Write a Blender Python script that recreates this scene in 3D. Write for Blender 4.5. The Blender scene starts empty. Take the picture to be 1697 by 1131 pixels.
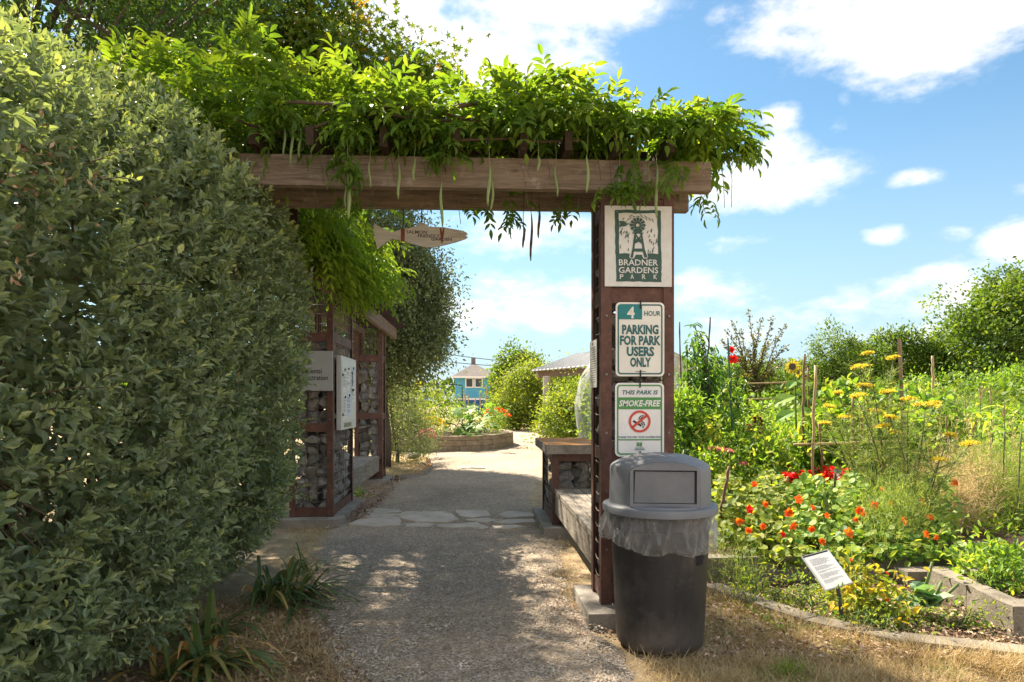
import bpy, bmesh, math, random
import numpy as np
from mathutils import Vector, Matrix, Quaternion

S = bpy.context.scene
C = S.collection
rng = np.random.default_rng(11)
random.seed(11)
R = math.radians

# ------------------------------------------------------------------ camera
YAW = R(2.96)
CT, ST = math.cos(YAW), math.sin(YAW)
FPX, CX, HY, EYE = 1131.0, 848.5, 664.0, 1.37
cd = bpy.data.cameras.new('camera')
cam = bpy.data.objects.new('camera', cd)
C.objects.link(cam)
cam.location = (0, 0, EYE)
cam.rotation_euler = (R(90), 0, -YAW)
cd.lens = 24.0
cd.sensor_width = 36.0
cd.shift_y = 98.5 / 1697.0
cd.clip_start = 0.05
cd.clip_end = 2000
S.camera = cam


def at(px, py, Y):
    """real point seen at a pixel of the photograph, on the vertical plane y = Y"""
    u = (px - CX) / FPX
    d = Y / (CT - u * ST)
    return Vector((d * (ST + u * CT), Y, EYE + d * (HY - py) / FPX))


def onz(px, py, z=0.0):
    d = FPX * (EYE - z) / (py - HY)
    u = (px - CX) / FPX
    return Vector((d * (ST + u * CT), d * (CT - u * ST), z))


# ------------------------------------------------------------------ sun, sky
SUN_AZ, SUN_EL = R(-31), R(48)          # azimuth measured from +y towards +x
sl = bpy.data.lights.new('sun', 'SUN')
sl.energy = 2.0
sl.angle = R(0.53)
sl.color = (1.0, 0.87, 0.69)
so = bpy.data.objects.new('sun', sl)
C.objects.link(so)
sdir = Vector((math.sin(SUN_AZ) * math.cos(SUN_EL), math.cos(SUN_AZ) * math.cos(SUN_EL), math.sin(SUN_EL)))
so.rotation_euler = sdir.to_track_quat('Z', 'Y').to_euler()
so.location = (-8, 12, 16)

S.view_settings.view_transform = 'Standard'
S.view_settings.look = 'None'
S.view_settings.gamma = 1.0
S.view_settings.use_curve_mapping = False
S.view_settings.exposure = 3.18

w = bpy.data.worlds.new('World')
S.world = w
w.use_nodes = True
wn, wl = w.node_tree.nodes, w.node_tree.links
wn.clear()


def wm(op, a, b=None, c=None, clamp=False):
    n = wn.new('ShaderNodeMath')
    n.operation = op
    n.use_clamp = clamp
    for i, v in enumerate((a, b, c)):
        if v is None:
            continue
        if isinstance(v, (int, float)):
            n.inputs[i].default_value = v
        else:
            wl.new(v, n.inputs[i])
    return n.outputs[0]


sky = wn.new('ShaderNodeTexSky')
sky.sky_type = 'NISHITA'
sky.sun_disc = False
sky.sun_elevation = SUN_EL
sky.sun_rotation = SUN_AZ
sky.altitude = 50
sky.air_density = 1.0
sky.dust_density = 0.35
sky.ozone_density = 2.6
tc = wn.new('ShaderNodeTexCoord')
sep = wn.new('ShaderNodeSeparateXYZ')
wl.new(tc.outputs['Generated'], sep.inputs[0])
dx, dy, dz = sep.outputs
az = wm('ARCTAN2', dx, dy)
el = wm('ARCSINE', dz)
SKY_CLOUDS = [  # px, py, half width, half height, weight : where the clouds of the day stand
    (1440, 10, 235, 80, 1.0), (1540, 75, 140, 70, 1.0), (1640, 20, 110, 60, .9),
    (1255, 300, 165, 50, 1.0), (1290, 262, 75, 42, .9), (1290, 198, 46, 28, .75), (1385, 207, 26, 17, .6), (1397, 168, 16, 20, .5),
    (1507, 296, 45, 15, .7), (1690, 400, 62, 42, 1.0), (1600, 485, 170, 50, .85), (1400, 497, 80, 30, .6), (1475, 388, 36, 18, .6),
    (1562, 391, 58, 14, .5), (1240, 405, 75, 18, .45), (800, 100, 215, 82, 1.0), (670, 20, 110, 95, 1.0),
    (930, 0, 250, 50, .95), (850, 505, 200, 62, .75), (860, 385, 170, 45, .8), (1190, 492, 120, 40, .6), (1185, 28, 24, 18, .5),
    (760, 600, 150, 40, .35), (1250, 540, 200, 36, .6), (1520, 560, 200, 34, .6), (300, 60, 330, 90, .8), (2000, 250, 220, 80, .9), (-200, 250, 260, 90, .9), (2300, 480, 300, 70, .8)]
best = None
for px, py, hw, hh, wt in SKY_CLOUDS:
    u, v = (px - CX) / FPX, (HY - py) / FPX
    q = Vector((ST + u * CT, CT - u * ST, v))
    sc = 1.0 / q.length
    a0, e0 = math.atan2(q.x, q.y), math.asin(q.z / q.length)
    wa = hw / FPX * CT * sc / max(.3, math.cos(e0)) * 1.25
    we = hh / FPX * sc * 1.3
    A = wm('MULTIPLY_ADD', az, 1 / wa, -a0 / wa)
    E = wm('MULTIPLY_ADD', el, 1 / we, -e0 / we)
    r2 = wm('MULTIPLY_ADD', A, A, wm('MULTIPLY', E, E))
    m = wm('MULTIPLY_ADD', r2, -wt, wt)
    best = m if best is None else wm('MAXIMUM', best, m)
# added cloud out of view, as bright as ahead but thicker, for fill light
mapn = wn.new('ShaderNodeMapping')
mapn.inputs['Scale'].default_value = (1, 1, 2.4)
wl.new(tc.outputs['Generated'], mapn.inputs[0])


def wnoise(scale, detail, rough=.55, off=0.0, dist=0.0):
    mp = wn.new('ShaderNodeMapping')
    mp.inputs['Scale'].default_value = (1, 1, 1.9)
    mp.inputs['Location'].default_value = (off, off * .7, off * 1.3)
    wl.new(tc.outputs['Generated'], mp.inputs[0])
    n = wn.new('ShaderNodeTexNoise')
    n.inputs['Scale'].default_value = scale
    n.inputs['Detail'].default_value = detail
    n.inputs['Roughness'].default_value = rough
    n.inputs['Distortion'].default_value = dist
    wl.new(mp.outputs[0], n.inputs['Vector'])
    return n.outputs['Fac']


nbig = wnoise(9, 10, .58, 3.1, .2)
nfine = wnoise(26, 8, .62, 7.7)
far = wm('MULTIPLY_ADD', wnoise(2.6, 3, .5, 1.4), 4.0, -0.95)      # nearly closed cloud behind the viewer, added to lift the shade
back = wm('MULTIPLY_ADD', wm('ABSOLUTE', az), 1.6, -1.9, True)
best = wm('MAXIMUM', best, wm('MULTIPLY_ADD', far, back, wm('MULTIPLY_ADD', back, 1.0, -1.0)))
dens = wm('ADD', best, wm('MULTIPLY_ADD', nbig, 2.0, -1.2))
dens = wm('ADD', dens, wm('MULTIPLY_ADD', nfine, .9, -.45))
mr = wn.new('ShaderNodeMapRange')
mr.interpolation_type = 'SMOOTHSTEP'
mr.inputs['From Min'].default_value = 0.0
mr.inputs['From Max'].default_value = 0.95
wl.new(dens, mr.inputs['Value'])
cov = wm('MULTIPLY', mr.outputs[0], .97)
ccol = wn.new('ShaderNodeValToRGB')
ccol.color_ramp.elements[0].position = .25
ccol.color_ramp.elements[0].color = (1.0, .95, .89, 1)
ccol.color_ramp.elements[1].position = .85
ccol.color_ramp.elements[1].color = (.60, .595, .61, 1)
wl.new(wm('MULTIPLY_ADD', dens, .42, wm('MULTIPLY_ADD', wnoise(7, 6, .6, 5.2), 1.1, -.55)), ccol.inputs[0])
skyc = wn.new('ShaderNodeHueSaturation')
skyc.inputs['Saturation'].default_value = 1.0
skyc.inputs['Value'].default_value = 1.0
wl.new(sky.outputs[0], skyc.inputs['Color'])
SKY_S = 0.06
cm = wn.new('ShaderNodeMix')
cm.data_type = 'RGBA'
cs = wn.new('ShaderNodeVectorMath')
cs.operation = 'SCALE'
cs.inputs['Scale'].default_value = 0.165 / SKY_S
wl.new(ccol.outputs[0], cs.inputs[0])
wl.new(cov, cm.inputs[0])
# thin haze towards the horizon, the same all round, and the slightly cyan clear blue of the day
tint = wn.new('ShaderNodeMix')
tint.data_type = 'RGBA'
tint.blend_type = 'MULTIPLY'
tint.inputs[0].default_value = 1.0
tint.inputs[7].default_value = (.285, .355, .340, 1)
wl.new(skyc.outputs[0], tint.inputs[6])
hz = wn.new('ShaderNodeMix')
hz.data_type = 'RGBA'
hz.inputs[7].default_value = (.073 / SKY_S, .091 / SKY_S, .105 / SKY_S, 1)
wl.new(wm('MULTIPLY', wm('POWER', wm('MULTIPLY_ADD', el, -2.6, 1.0, True), 1.3), .95), hz.inputs[0])
wl.new(tint.outputs[2], hz.inputs[6])
wl.new(hz.outputs[2], cm.inputs[6])
wl.new(cs.outputs[0], cm.inputs[7])
bg = wn.new('ShaderNodeBackground')
bg.inputs['Strength'].default_value = SKY_S
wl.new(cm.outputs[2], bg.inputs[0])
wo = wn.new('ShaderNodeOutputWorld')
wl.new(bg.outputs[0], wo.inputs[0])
S.render.engine = 'CYCLES'
S.cycles.max_bounces = 10
S.cycles.transparent_max_bounces = 12
S.cycles.transmission_bounces = 6
S.cycles.diffuse_bounces = 6
S.cycles.use_denoising = True


# ------------------------------------------------------------------ object helpers
def thing(name, label, cat, loc=(0, 0, 0), group=None, rotz=0.0):
    o = bpy.data.objects.new(name, None)
    C.objects.link(o)
    o.location = loc
    o.rotation_euler = (0, 0, rotz)
    o.empty_display_size = .1
    o['label'] = label
    o['category'] = cat
    if group:
        o['group'] = group
    return o


def link(name, me, parent=None, local=False):
    """links a mesh as an object; its vertices are world coordinates unless local"""
    o = bpy.data.objects.new(name, me)
    C.objects.link(o)
    if parent is not None:
        o.parent = parent
        if not local:
            p, off = parent, Vector((0, 0, 0))
            while p is not None:
                off += p.location
                p = p.parent
            o.location = -off
    return o


def structure(o):
    o['kind'] = 'structure'
    return o


def tag(o, label, cat, group=None):
    o['label'] = label
    o['category'] = cat
    if group:
        o['group'] = group
    return o


def npmesh(name, V, F, mats, var=None, smooth=False, mi=None):
    """V (n,3), F (m,k) one polygon size; var per-vertex float"""
    V = np.asarray(V, np.float32)
    F = np.asarray(F, np.int32)
    me = bpy.data.meshes.new(name)
    me.vertices.add(len(V))
    me.vertices.foreach_set('co', V.ravel())
    k = F.shape[1]
    me.loops.add(F.size)
    me.loops.foreach_set('vertex_index', F.ravel())
    me.polygons.add(len(F))
    me.polygons.foreach_set('loop_start', np.arange(0, F.size, k, dtype=np.int32))
    me.polygons.foreach_set('use_smooth', np.full(len(F), smooth))
    for m in (mats if isinstance(mats, (list, tuple)) else [mats]):
        me.materials.append(m)
    if mi is not None:
        me.polygons.foreach_set('material_index', np.asarray(mi, np.int32))
    if var is not None:
        at_ = me.attributes.new('var', 'FLOAT', 'POINT')
        at_.data.foreach_set('value', np.asarray(var, np.float32))
    me.update(calc_edges=True)
    me.validate()
    return me


class MB:
    """collects simple solids and links them as one mesh object"""

    def __init__(self):
        self.bm = bmesh.new()
        self.m = 0

    def face(self, vs):
        try:
            f = self.bm.faces.new(vs)
            f.material_index = self.m
            return f
        except ValueError:
            return None

    def box(self, x0, x1, y0, y1, z0, z1, M=None):
        co = [(x0, y0, z0), (x1, y0, z0), (x1, y1, z0), (x0, y1, z0), (x0, y0, z1), (x1, y0, z1), (x1, y1, z1), (x0, y1, z1)]
        v = [self.bm.verts.new((M @ Vector(c)) if M else c) for c in co]
        for f in ((3, 2, 1, 0), (4, 5, 6, 7), (0, 1, 5, 4), (1, 2, 6, 5), (2, 3, 7, 6), (3, 0, 4, 7)):
            self.face([v[i] for i in f])
        return self

    def prism(self, pts, depth, M):
        """polygon pts (x, y) in the plane of M, thickness along local +z"""
        a = [self.bm.verts.new(M @ Vector((x, y, 0))) for x, y in pts]
        b = [self.bm.verts.new(M @ Vector((x, y, depth))) for x, y in pts]
        n = len(pts)
        self.face(a[::-1])
        self.face(b)
        for i in range(n):
            self.face([a[i], a[(i + 1) % n], b[(i + 1) % n], b[i]])
        return self

    def tube(self, pts, r, n=6, r1=None, cap=True):
        pts = [Vector(p) for p in pts]
        rings = []
        k = len(pts)
        prev = None
        for i, p in enumerate(pts):
            t = (pts[min(i + 1, k - 1)] - pts[max(i - 1, 0)])
            if t.length < 1e-9:
                t = Vector((0, 0, 1))
            t.normalize()
            if prev is None:
                a = t.cross(Vector((0, 0, 1)) if abs(t.z) < .9 else Vector((1, 0, 0)))
            else:
                a = prev - t * prev.dot(t)
                if a.length < 1e-6:
                    a = t.orthogonal()
            a.normalize()
            prev = a
            b = t.cross(a)
            rr = r[i] if isinstance(r, (list, tuple)) else (r if r1 is None else r + (r1 - r) * i / max(1, k - 1))
            rings.append([self.bm.verts.new(p + (a * math.cos(2 * math.pi * j / n) + b * math.sin(2 * math.pi * j / n)) * rr) for j in range(n)])
        for i in range(k - 1):
            for j in range(n):
                self.face([rings[i][j], rings[i][(j + 1) % n], rings[i + 1][(j + 1) % n], rings[i + 1][j]])
        if cap:
            self.face(rings[0][::-1])
            self.face(rings[-1])
        return self

    def lathe(self, prof, n=40, c=(0, 0, 0), a0=0.0, a1=2 * math.pi, warp=None):
        full = abs(a1 - a0 - 2 * math.pi) < 1e-6
        m = n if full else n + 1
        rings = []
        for i, (r, z) in enumerate(prof):
            ring = []
            for j in range(m):
                a = a0 + (a1 - a0) * j / n
                rr, zz = (r, z) if warp is None else warp(i, a, r, z)
                ring.append(self.bm.verts.new((c[0] + rr * math.cos(a), c[1] + rr * math.sin(a), c[2] + zz)))
            rings.append(ring)
        for i in range(len(prof) - 1):
            for j in range(n):
                self.face([rings[i][j], rings[i][(j + 1) % m], rings[i + 1][(j + 1) % m], rings[i + 1][j]])
        return rings

    def build(self, name, mats, parent=None, smooth=False, bevel=0.0, jitter=0.0):
        bm = self.bm
        if bevel:
            try:
                es = [e for e in bm.edges if len(e.link_faces) == 2 and e.calc_face_angle(0) > .5]
                bmesh.ops.bevel(bm, geom=es, offset=bevel, segments=1, affect='EDGES', clamp_overlap=True)
            except Exception:
                pass
        if jitter:
            for v in bm.verts:
                v.co += Vector((random.uniform(-1, 1), random.uniform(-1, 1), random.uniform(-1, 1))) * jitter
        bmesh.ops.recalc_face_normals(bm, faces=bm.faces)
        me = bpy.data.meshes.new(name)
        bm.to_mesh(me)
        bm.free()
        for m in (mats if isinstance(mats, (list, tuple)) else [mats]):
            me.materials.append(m)
        if smooth:
            me.polygons.foreach_set('use_smooth', [True] * len(me.polygons))
            if smooth is not True:
                try:
                    me.set_sharp_from_angle(angle=smooth)
                except Exception:
                    pass
        return link(name, me, parent)


def frame(o, ex, ey):
    """matrix with origin o, local x = ex, local y = ey, local z = ex x ey"""
    ex, ey = Vector(ex).normalized(), Vector(ey).normalized()
    ez = ex.cross(ey)
    return Matrix(((ex.x, ey.x, ez.x, o[0]), (ex.y, ey.y, ez.y, o[1]), (ex.z, ey.z, ez.z, o[2]), (0, 0, 0, 1)))


def front(x, y, z):       # a face looking at -y: local x right, local y up, local z towards the viewer
    return frame((x, y, z), (1, 0, 0), (0, 0, 1))


# ------------------------------------------------------------------ materials
class NT:
    def __init__(self, name):
        self.mat = bpy.data.materials.new(name)
        self.mat.use_nodes = True
        self.t = self.mat.node_tree
        self.n, self.l = self.t.nodes, self.t.links
        self.n.clear()
        self.out = self.n.new('ShaderNodeOutputMaterial')
        self.p = self.n.new('ShaderNodeBsdfPrincipled')
        self.l.new(self.p.outputs[0], self.out.inputs[0])

    def set(self, node, key, v):
        if isinstance(v, (int, float)):
            node.inputs[key].default_value = v
        elif isinstance(v, (tuple, list)):
            node.inputs[key].default_value = (*v, 1) if len(v) == 3 and node.inputs[key].type == 'RGBA' else v
        else:
            self.l.new(v, node.inputs[key])

    def coord(self, scale=(1, 1, 1), kind='Object'):
        t = self.n.new('ShaderNodeTexCoord')
        m = self.n.new('ShaderNodeMapping')
        m.inputs['Scale'].default_value = scale
        self.l.new(t.outputs[kind], m.inputs[0])
        return m.outputs[0]

    def noise(self, scale, detail=5, rough=.6, vec=None, dist=0):
        n = self.n.new('ShaderNodeTexNoise')
        n.inputs['Scale'].default_value = scale
        n.inputs['Detail'].default_value = detail
        n.inputs['Roughness'].default_value = rough
        n.inputs['Distortion'].default_value = dist
        if vec is not None:
            self.l.new(vec, n.inputs['Vector'])
        return n.outputs['Fac']

    def voronoi(self, scale, vec=None, feature='F1'):
        n = self.n.new('ShaderNodeTexVoronoi')
        n.feature = feature
        n.inputs['Scale'].default_value = scale
        if vec is not None:
            self.l.new(vec, n.inputs['Vector'])
        return n

    def math(self, op, a, b=0.0, c=0.0, clamp=False):
        n = self.n.new('ShaderNodeMath')
        n.operation = op
        n.use_clamp = clamp
        for i, v in enumerate((a, b, c)):
            self.set(n, i, v)
        return n.outputs[0]

    def ramp(self, fac, stops):
        n = self.n.new('ShaderNodeValToRGB')
        e = n.color_ramp.elements
        while len(e) < len(stops):
            e.new(.5)
        for i, (p, c) in enumerate(stops):
            e[i].position = p
            e[i].color = (*c, 1)
        self.l.new(fac, n.inputs[0])
        return n.outputs[0]

    def mix(self, fac, a, b, mode='MIX'):
        n = self.n.new('ShaderNodeMix')
        n.data_type = 'RGBA'
        n.blend_type = mode
        self.set(n, 0, fac)
        self.set(n, 6, a)
        self.set(n, 7, b)
        return n.outputs[2]

    def attr(self, name='var'):
        n = self.n.new('ShaderNodeAttribute')
        n.attribute_name = name
        return n.outputs['Fac']

    def orand(self):
        return self.n.new('ShaderNodeObjectInfo').outputs['Random']

    def bump(self, h, strength=.4, dist=.01):
        n = self.n.new('ShaderNodeBump')
        n.inputs['Strength'].default_value = strength
        n.inputs['Distance'].default_value = dist
        self.l.new(h, n.inputs['Height'])
        self.l.new(n.outputs[0], self.p.inputs['Normal'])

    def done(self, color, rough=.8, spec=.3, metal=0.0):
        self.set(self.p, 'Base Color', color)
        self.set(self.p, 'Roughness', rough)
        self.p.inputs['Specular IOR Level'].default_value = spec
        self.p.inputs['Metallic'].default_value = metal
        return self.mat


def plain(name, col, rough=.6, spec=.3, var=.12, scale=14, metal=0.0, bump=0.0):
    t = NT(name)
    n = t.noise(scale, 6, .65, t.coord())
    a = tuple(min(1, c * (1 - var)) for c in col)
    b = tuple(min(1, c * (1 + var)) for c in col)
    if bump:
        t.bump(n, bump, .01)
    return t.done(t.ramp(n, [(.3, a), (.7, b)]), rough, spec, metal)


def leafmat(name, stops, trans=.4, tcol=(1.5, 1.35, .55), rough=.45, spec=.35, gain=1.55):
    """leaf blades: colour from a per-leaf value, light passes through the blade"""
    t = NT(name)
    v = t.math('ADD', t.attr(), t.math('MULTIPLY_ADD', t.noise(30, 2, .5, t.coord()), .24, -.12))
    c = t.ramp(v, [(p_, tuple(min(.85, x * gain) for x in c_)) for p_, c_ in stops])
    t.done(c, rough, spec)
    tr = t.n.new('ShaderNodeBsdfTranslucent')
    m = t.n.new('ShaderNodeMix')
    m.data_type = 'RGBA'
    m.blend_type = 'MULTIPLY'
    m.inputs[0].default_value = 1
    t.l.new(c, m.inputs[6])
    m.inputs[7].default_value = (*tcol, 1)
    t.l.new(m.outputs[2], tr.inputs[0])
    ms = t.n.new('ShaderNodeMixShader')
    ms.inputs[0].default_value = trans
    t.l.new(t.p.outputs[0], ms.inputs[1])
    t.l.new(tr.outputs[0], ms.inputs[2])
    t.l.new(ms.outputs[0], t.out.inputs[0])
    return t.mat


def wood(name, dark, light, along=0, rough=.85, lichen=None):
    """weathered timber; along = axis of the grain"""
    t = NT(name)
    sc = [14, 14, 14]
    sc[along] = 1.1
    v = t.coord(tuple(sc))
    g = t.noise(3.2, 8, .7, v, .6)
    big = t.noise(1.3, 4, .6, t.coord())
    col = t.ramp(t.math('ADD', t.math('MULTIPLY', g, .75), t.math('MULTIPLY', big, .3)), [(.3, dark), (.62, light), (.8, tuple(c * 1.25 for c in light))])
    if lichen:
        ln = t.noise(9, 8, .7, t.coord())
        col = t.mix(t.math('MULTIPLY_ADD', ln, 7, -3.9, True), col, lichen)
    sc2 = [30, 30, 30]
    sc2[along] = .9
    ck = t.noise(2.2, 3, .5, t.coord(tuple(sc2)), .3)
    kn = t.voronoi(2.6, t.coord(tuple(1.0 if i == along else 2.4 for i in range(3))))
    crack = t.math('MULTIPLY_ADD', t.math('ABSOLUTE', t.math('ADD', ck, -.5)), -60, 1.0, True)
    crack = t.math('MULTIPLY', crack, t.math('MULTIPLY_ADD', big, 5, -2.2, True))
    knot = t.math('MULTIPLY_ADD', kn.outputs['Distance'], -16, 1.35, True)
    col = t.mix(t.math('MULTIPLY', t.math('MAXIMUM', crack, t.math('MULTIPLY', knot, .7)), .8), col, tuple(c * .45 for c in dark))
    t.bump(t.math('ADD', g, t.math('MULTIPLY', crack, -.8)), .6, .012)
    return t.done(col, rough, .2)


M = {}


def rust():
    t = NT('painted_rusty_steel')
    c = t.coord()
    n = t.noise(7, 8, .7, c)
    n2 = t.noise(45, 4, .6, c)
    col = t.ramp(t.math('ADD', t.math('MULTIPLY', n, .8), t.math('MULTIPLY', n2, .25)),
                 [(.30, (.040, .018, .016)), (.46, (.080, .036, .029)), (.60, (.125, .058, .042)), (.70, (.19, .095, .06)), (.82, (.27, .14, .085))])
    t.bump(n2, .25, .004)
    return t.done(col, .62, .4)


M['steel'] = rust()
M['wire'] = plain('weathered_wire', (.17, .14, .12), .5, .5, .3, 30, .5)
M['beam'] = wood('gate_beam_timber', (.075, .054, .041), (.27, .21, .165), 0, .85, (.32, .29, .25))
M['beamy'] = wood('side_beam_timber', (.065, .042, .03), (.22, .16, .12), 1)
M['rafter'] = wood('rafter_timber', (.022, .015, .011), (.065, .043, .032), 1)
M['plank'] = wood('grey_bench_timber', (.09, .075, .06), (.34, .30, .25), 1, .9, (.06, .055, .05))


def stone():
    t = NT('crushed_stone')
    c = t.coord()
    n = t.noise(9, 9, .68, c)
    n2 = t.noise(3, 3, .5, c)
    base = t.ramp(t.orand(), [(0, (.16, .155, .15)), (.35, (.25, .245, .235)), (.6, (.31, .29, .265)), (.8, (.22, .22, .235)), (1, (.40, .37, .33))])
    col = t.mix(1.0, base, t.ramp(n, [(.25, (.45, .45, .45)), (.5, (.95, .94, .92)), (.75, (1.35, 1.32, 1.28))]), 'MULTIPLY')
    col = t.mix(t.math('MULTIPLY_ADD', n2, 5, -3.0, True), col, (.17, .12, .08))
    t.bump(n, .5, .01)
    return t.done(col, .9, .2)


M['stone'] = stone()


def concrete(name, a, b, moss=None):
    t = NT(name)
    c = t.coord()
    n = t.noise(4, 9, .65, c)
    f = t.noise(60, 5, .7, c)
    col = t.ramp(t.math('ADD', t.math('MULTIPLY', n, .7), t.math('MULTIPLY', f, .35)), [(.35, a), (.65, b)])
    if moss:
        mz = t.noise(7, 8, .7, c)
        geo = t.n.new('ShaderNodeNewGeometry')
        sx = t.n.new('ShaderNodeSeparateXYZ')
        t.l.new(geo.outputs['Normal'], sx.inputs[0])
        up = t.math('MULTIPLY_ADD', sx.outputs[2], .22, .0)
        col = t.mix(t.math('MULTIPLY_ADD', t.math('ADD', mz, up), 8, -4.7, True), col, moss)
    t.bump(t.math('ADD', n, f), .6, .012)
    return t.done(col, .92, .2)


M['concrete'] = concrete('old_concrete', (.16, .145, .125), (.36, .33, .29))
M['bedstone'] = concrete('weathered_bed_concrete', (.10, .088, .07), (.27, .24, .195))
M['cap'] = concrete('mossy_concrete', (.13, .115, .10), (.34, .31, .27), (.40, .19, .06))
M['block'] = concrete('stacked_block', (.15, .115, .085), (.34, .27, .20))
M['paver'] = concrete('flagstone_surface', (.36, .31, .255), (.56, .50, .425))
M['soil'] = concrete('garden_soil', (.030, .020, .014), (.11, .075, .05))

t = NT('path_gravel')
c = t.coord()
vo = t.voronoi(70, c)
vo2 = t.voronoi(30, c)
n1, n2, n3 = t.noise(.55, 5, .6, c, .3), t.noise(3.5, 6, .7, c), t.noise(150, 3, .7, c)
grain = t.ramp(vo.outputs['Color'], [(0, (.20, .165, .132)), (.4, (.34, .285, .228)), (.75, (.44, .375, .305)), (1, (.68, .60, .51))])
patch = t.ramp(t.math('ADD', t.math('MULTIPLY', n1, .6), t.math('MULTIPLY', n2, .4)), [(.34, (.66, .64, .62)), (.52, (1, .97, .93)), (.68, (1.28, 1.18, 1.0))])
col = t.mix(1.0, grain, patch, 'MULTIPLY')
col = t.mix(t.math('MULTIPLY_ADD', n2, 6, -3.8, True), col, (.34, .265, .17))
t.bump(t.math('ADD', t.math('MULTIPLY', vo.outputs['Distance'], 1.0), t.math('ADD', t.math('MULTIPLY', n3, .6), t.math('MULTIPLY', vo2.outputs['Distance'], .5))), .8, .014)
M['gravel'] = t.done(col, .95, .15)

t = NT('dry_ground')
c = t.coord()
n1, n2, n3 = t.noise(.8, 6, .65, c), t.noise(7, 8, .7, c), t.noise(70, 4, .7, c)
col = t.ramp(t.math('ADD', t.math('MULTIPLY', n1, .35), t.math('ADD', t.math('MULTIPLY', n2, .4), t.math('MULTIPLY', n3, .3))),
             [(.36, (.15, .11, .07)), (.5, (.34, .26, .16)), (.62, (.50, .40, .26)), (.75, (.60, .50, .35))])
t.bump(t.math('ADD', n2, n3), .9, .02)
M['ground'] = t.done(col, .95, .1)

M['pebble'] = plain('pebbles', (.42, .38, .33), .9, .2, .6, 9)
M['galv'] = plain('brushed_sign_metal', (.62, .62, .62), .42, .5, .08, 20)
M['white'] = plain('sign_white', (.74, .73, .69), .45, .4, .09, 5)
M['bluewhite'] = plain('sign_white_cool', (.72, .73, .75), .45, .4, .09, 5)
M['dgreen'] = plain('park_sign_green', (.035, .085, .072), .5, .4, .1)
M['teal'] = plain('parking_teal', (.012, .19, .21), .45, .4, .08)
M['tealdk'] = plain('parking_letter_green', (.022, .12, .13), .45, .4, .08)
M['signgreen'] = plain('smoke_free_green', (.07, .26, .08), .45, .4, .08)
M['red'] = plain('prohibition_red', (.56, .06, .045), .45, .4, .08)
M['black'] = plain('black_print', (.02, .02, .02), .5, .3)
M['ink'] = plain('grey_print', (.16, .16, .17), .7, .2)
M['fishwood'] = wood('pale_weathered_board', (.34, .315, .275), (.56, .53, .47), 0)
M['rustband'] = plain('rusty_strap', (.20, .065, .04), .8, .2, .25)
M['plate'] = plain('grey_name_plate', (.33, .34, .36), .4, .5, .04)
M['alu'] = plain('aluminium_frame', (.55, .56, .57), .4, .5, .05)
M['paper'] = plain('paper', (.74, .74, .72), .8, .2, .04)
M['paperb'] = plain('paper_tinted', (.62, .66, .74), .8, .2, .04)
M['bolt'] = plain('bolt_steel', (.20, .18, .17), .5, .5, .2, 40, .7)


def plastic(name, a, b, rough, streak=False, grime=None):
    t = NT(name)
    c = t.coord((1, 1, .35) if streak else (1, 1, 1))
    n = t.noise(6, 8, .65, c)
    f = t.noise(90, 3, .6, t.coord())
    col = t.ramp(t.math('ADD', t.math('MULTIPLY', n, .8), t.math('MULTIPLY', f, .2)), [(.35, a), (.68, b)])
    if grime:
        sx = t.n.new('ShaderNodeSeparateXYZ')
        t.l.new(t.coord(), sx.inputs[0])
        gz = t.math('MULTIPLY_ADD', sx.outputs[2], -5.5, 1.25)
        col = t.mix(t.math('MULTIPLY', t.math('ADD', gz, t.math('MULTIPLY_ADD', n, 2.4, -1.2), clamp=True), .6), col, grime)
        sp = t.noise(38, 6, .75, t.coord())
        col = t.mix(t.math('MULTIPLY_ADD', sp, 9, -5.9, True), col, (.17, .15, .14))
    sr = t.noise(5, 4, .8, t.coord((26, 26, 1.2)))
    col = t.mix(t.math('MULTIPLY_ADD', sr, 5, -3.1, True), col, tuple(min(1, c * 1.5) for c in b))
    du = t.noise(2.4, 7, .7, t.coord())
    col = t.mix(t.math('MULTIPLY', t.math('MULTIPLY_ADD', du, 4, -1.9, True), .3), col, (.27, .25, .22))
    t.bump(f, .12, .004)
    t.set(t.p, 'Roughness', t.math('MULTIPLY_ADD', n, .25, rough - .1))
    t.set(t.p, 'Base Color', col)
    t.p.inputs['Specular IOR Level'].default_value = .4
    return t.mat


M['lid'] = plastic('grey_lid_plastic', (.135, .15, .175), (.195, .21, .24), .5)
M['flap'] = plastic('flap_plastic', (.125, .138, .165), (.17, .183, .212), .5)
M['barrel'] = plastic('dark_barrel_plastic', (.017, .016, .018), (.040, .037, .038), .5, True, (.105, .088, .075))
M['recess'] = plain('recess_plastic', (.05, .05, .055), .6)

t = NT('clear_bag_film')
t.done((.86, .86, .87), .14, .8)
g = t.n.new('ShaderNodeBsdfTransparent')
g.inputs[0].default_value = (.94, .94, .95, 1)
tl = t.n.new('ShaderNodeBsdfTranslucent')
tl.inputs[0].default_value = (.85, .85, .86, 1)
m1 = t.n.new('ShaderNodeMixShader')
m1.inputs[0].default_value = .5
t.l.new(t.p.outputs[0], m1.inputs[1])
t.l.new(tl.outputs[0], m1.inputs[2])
lw = t.n.new('ShaderNodeLayerWeight')
lw.inputs['Blend'].default_value = .42
bn = t.noise(22, 6, .6, t.coord((1, 1, .45)), .8)
bp = t.n.new('ShaderNodeBump')
bp.inputs['Strength'].default_value = 1.0
bp.inputs['Distance'].default_value = .02
cr = t.voronoi(13, t.coord((1, 1, .6)))
t.l.new(t.math('ADD', t.math('MULTIPLY', cr.outputs['Distance'], 1.6), bn), bp.inputs['Height'])
t.l.new(bp.outputs[0], t.p.inputs['Normal'])
m2 = t.n.new('ShaderNodeMixShader')
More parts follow.
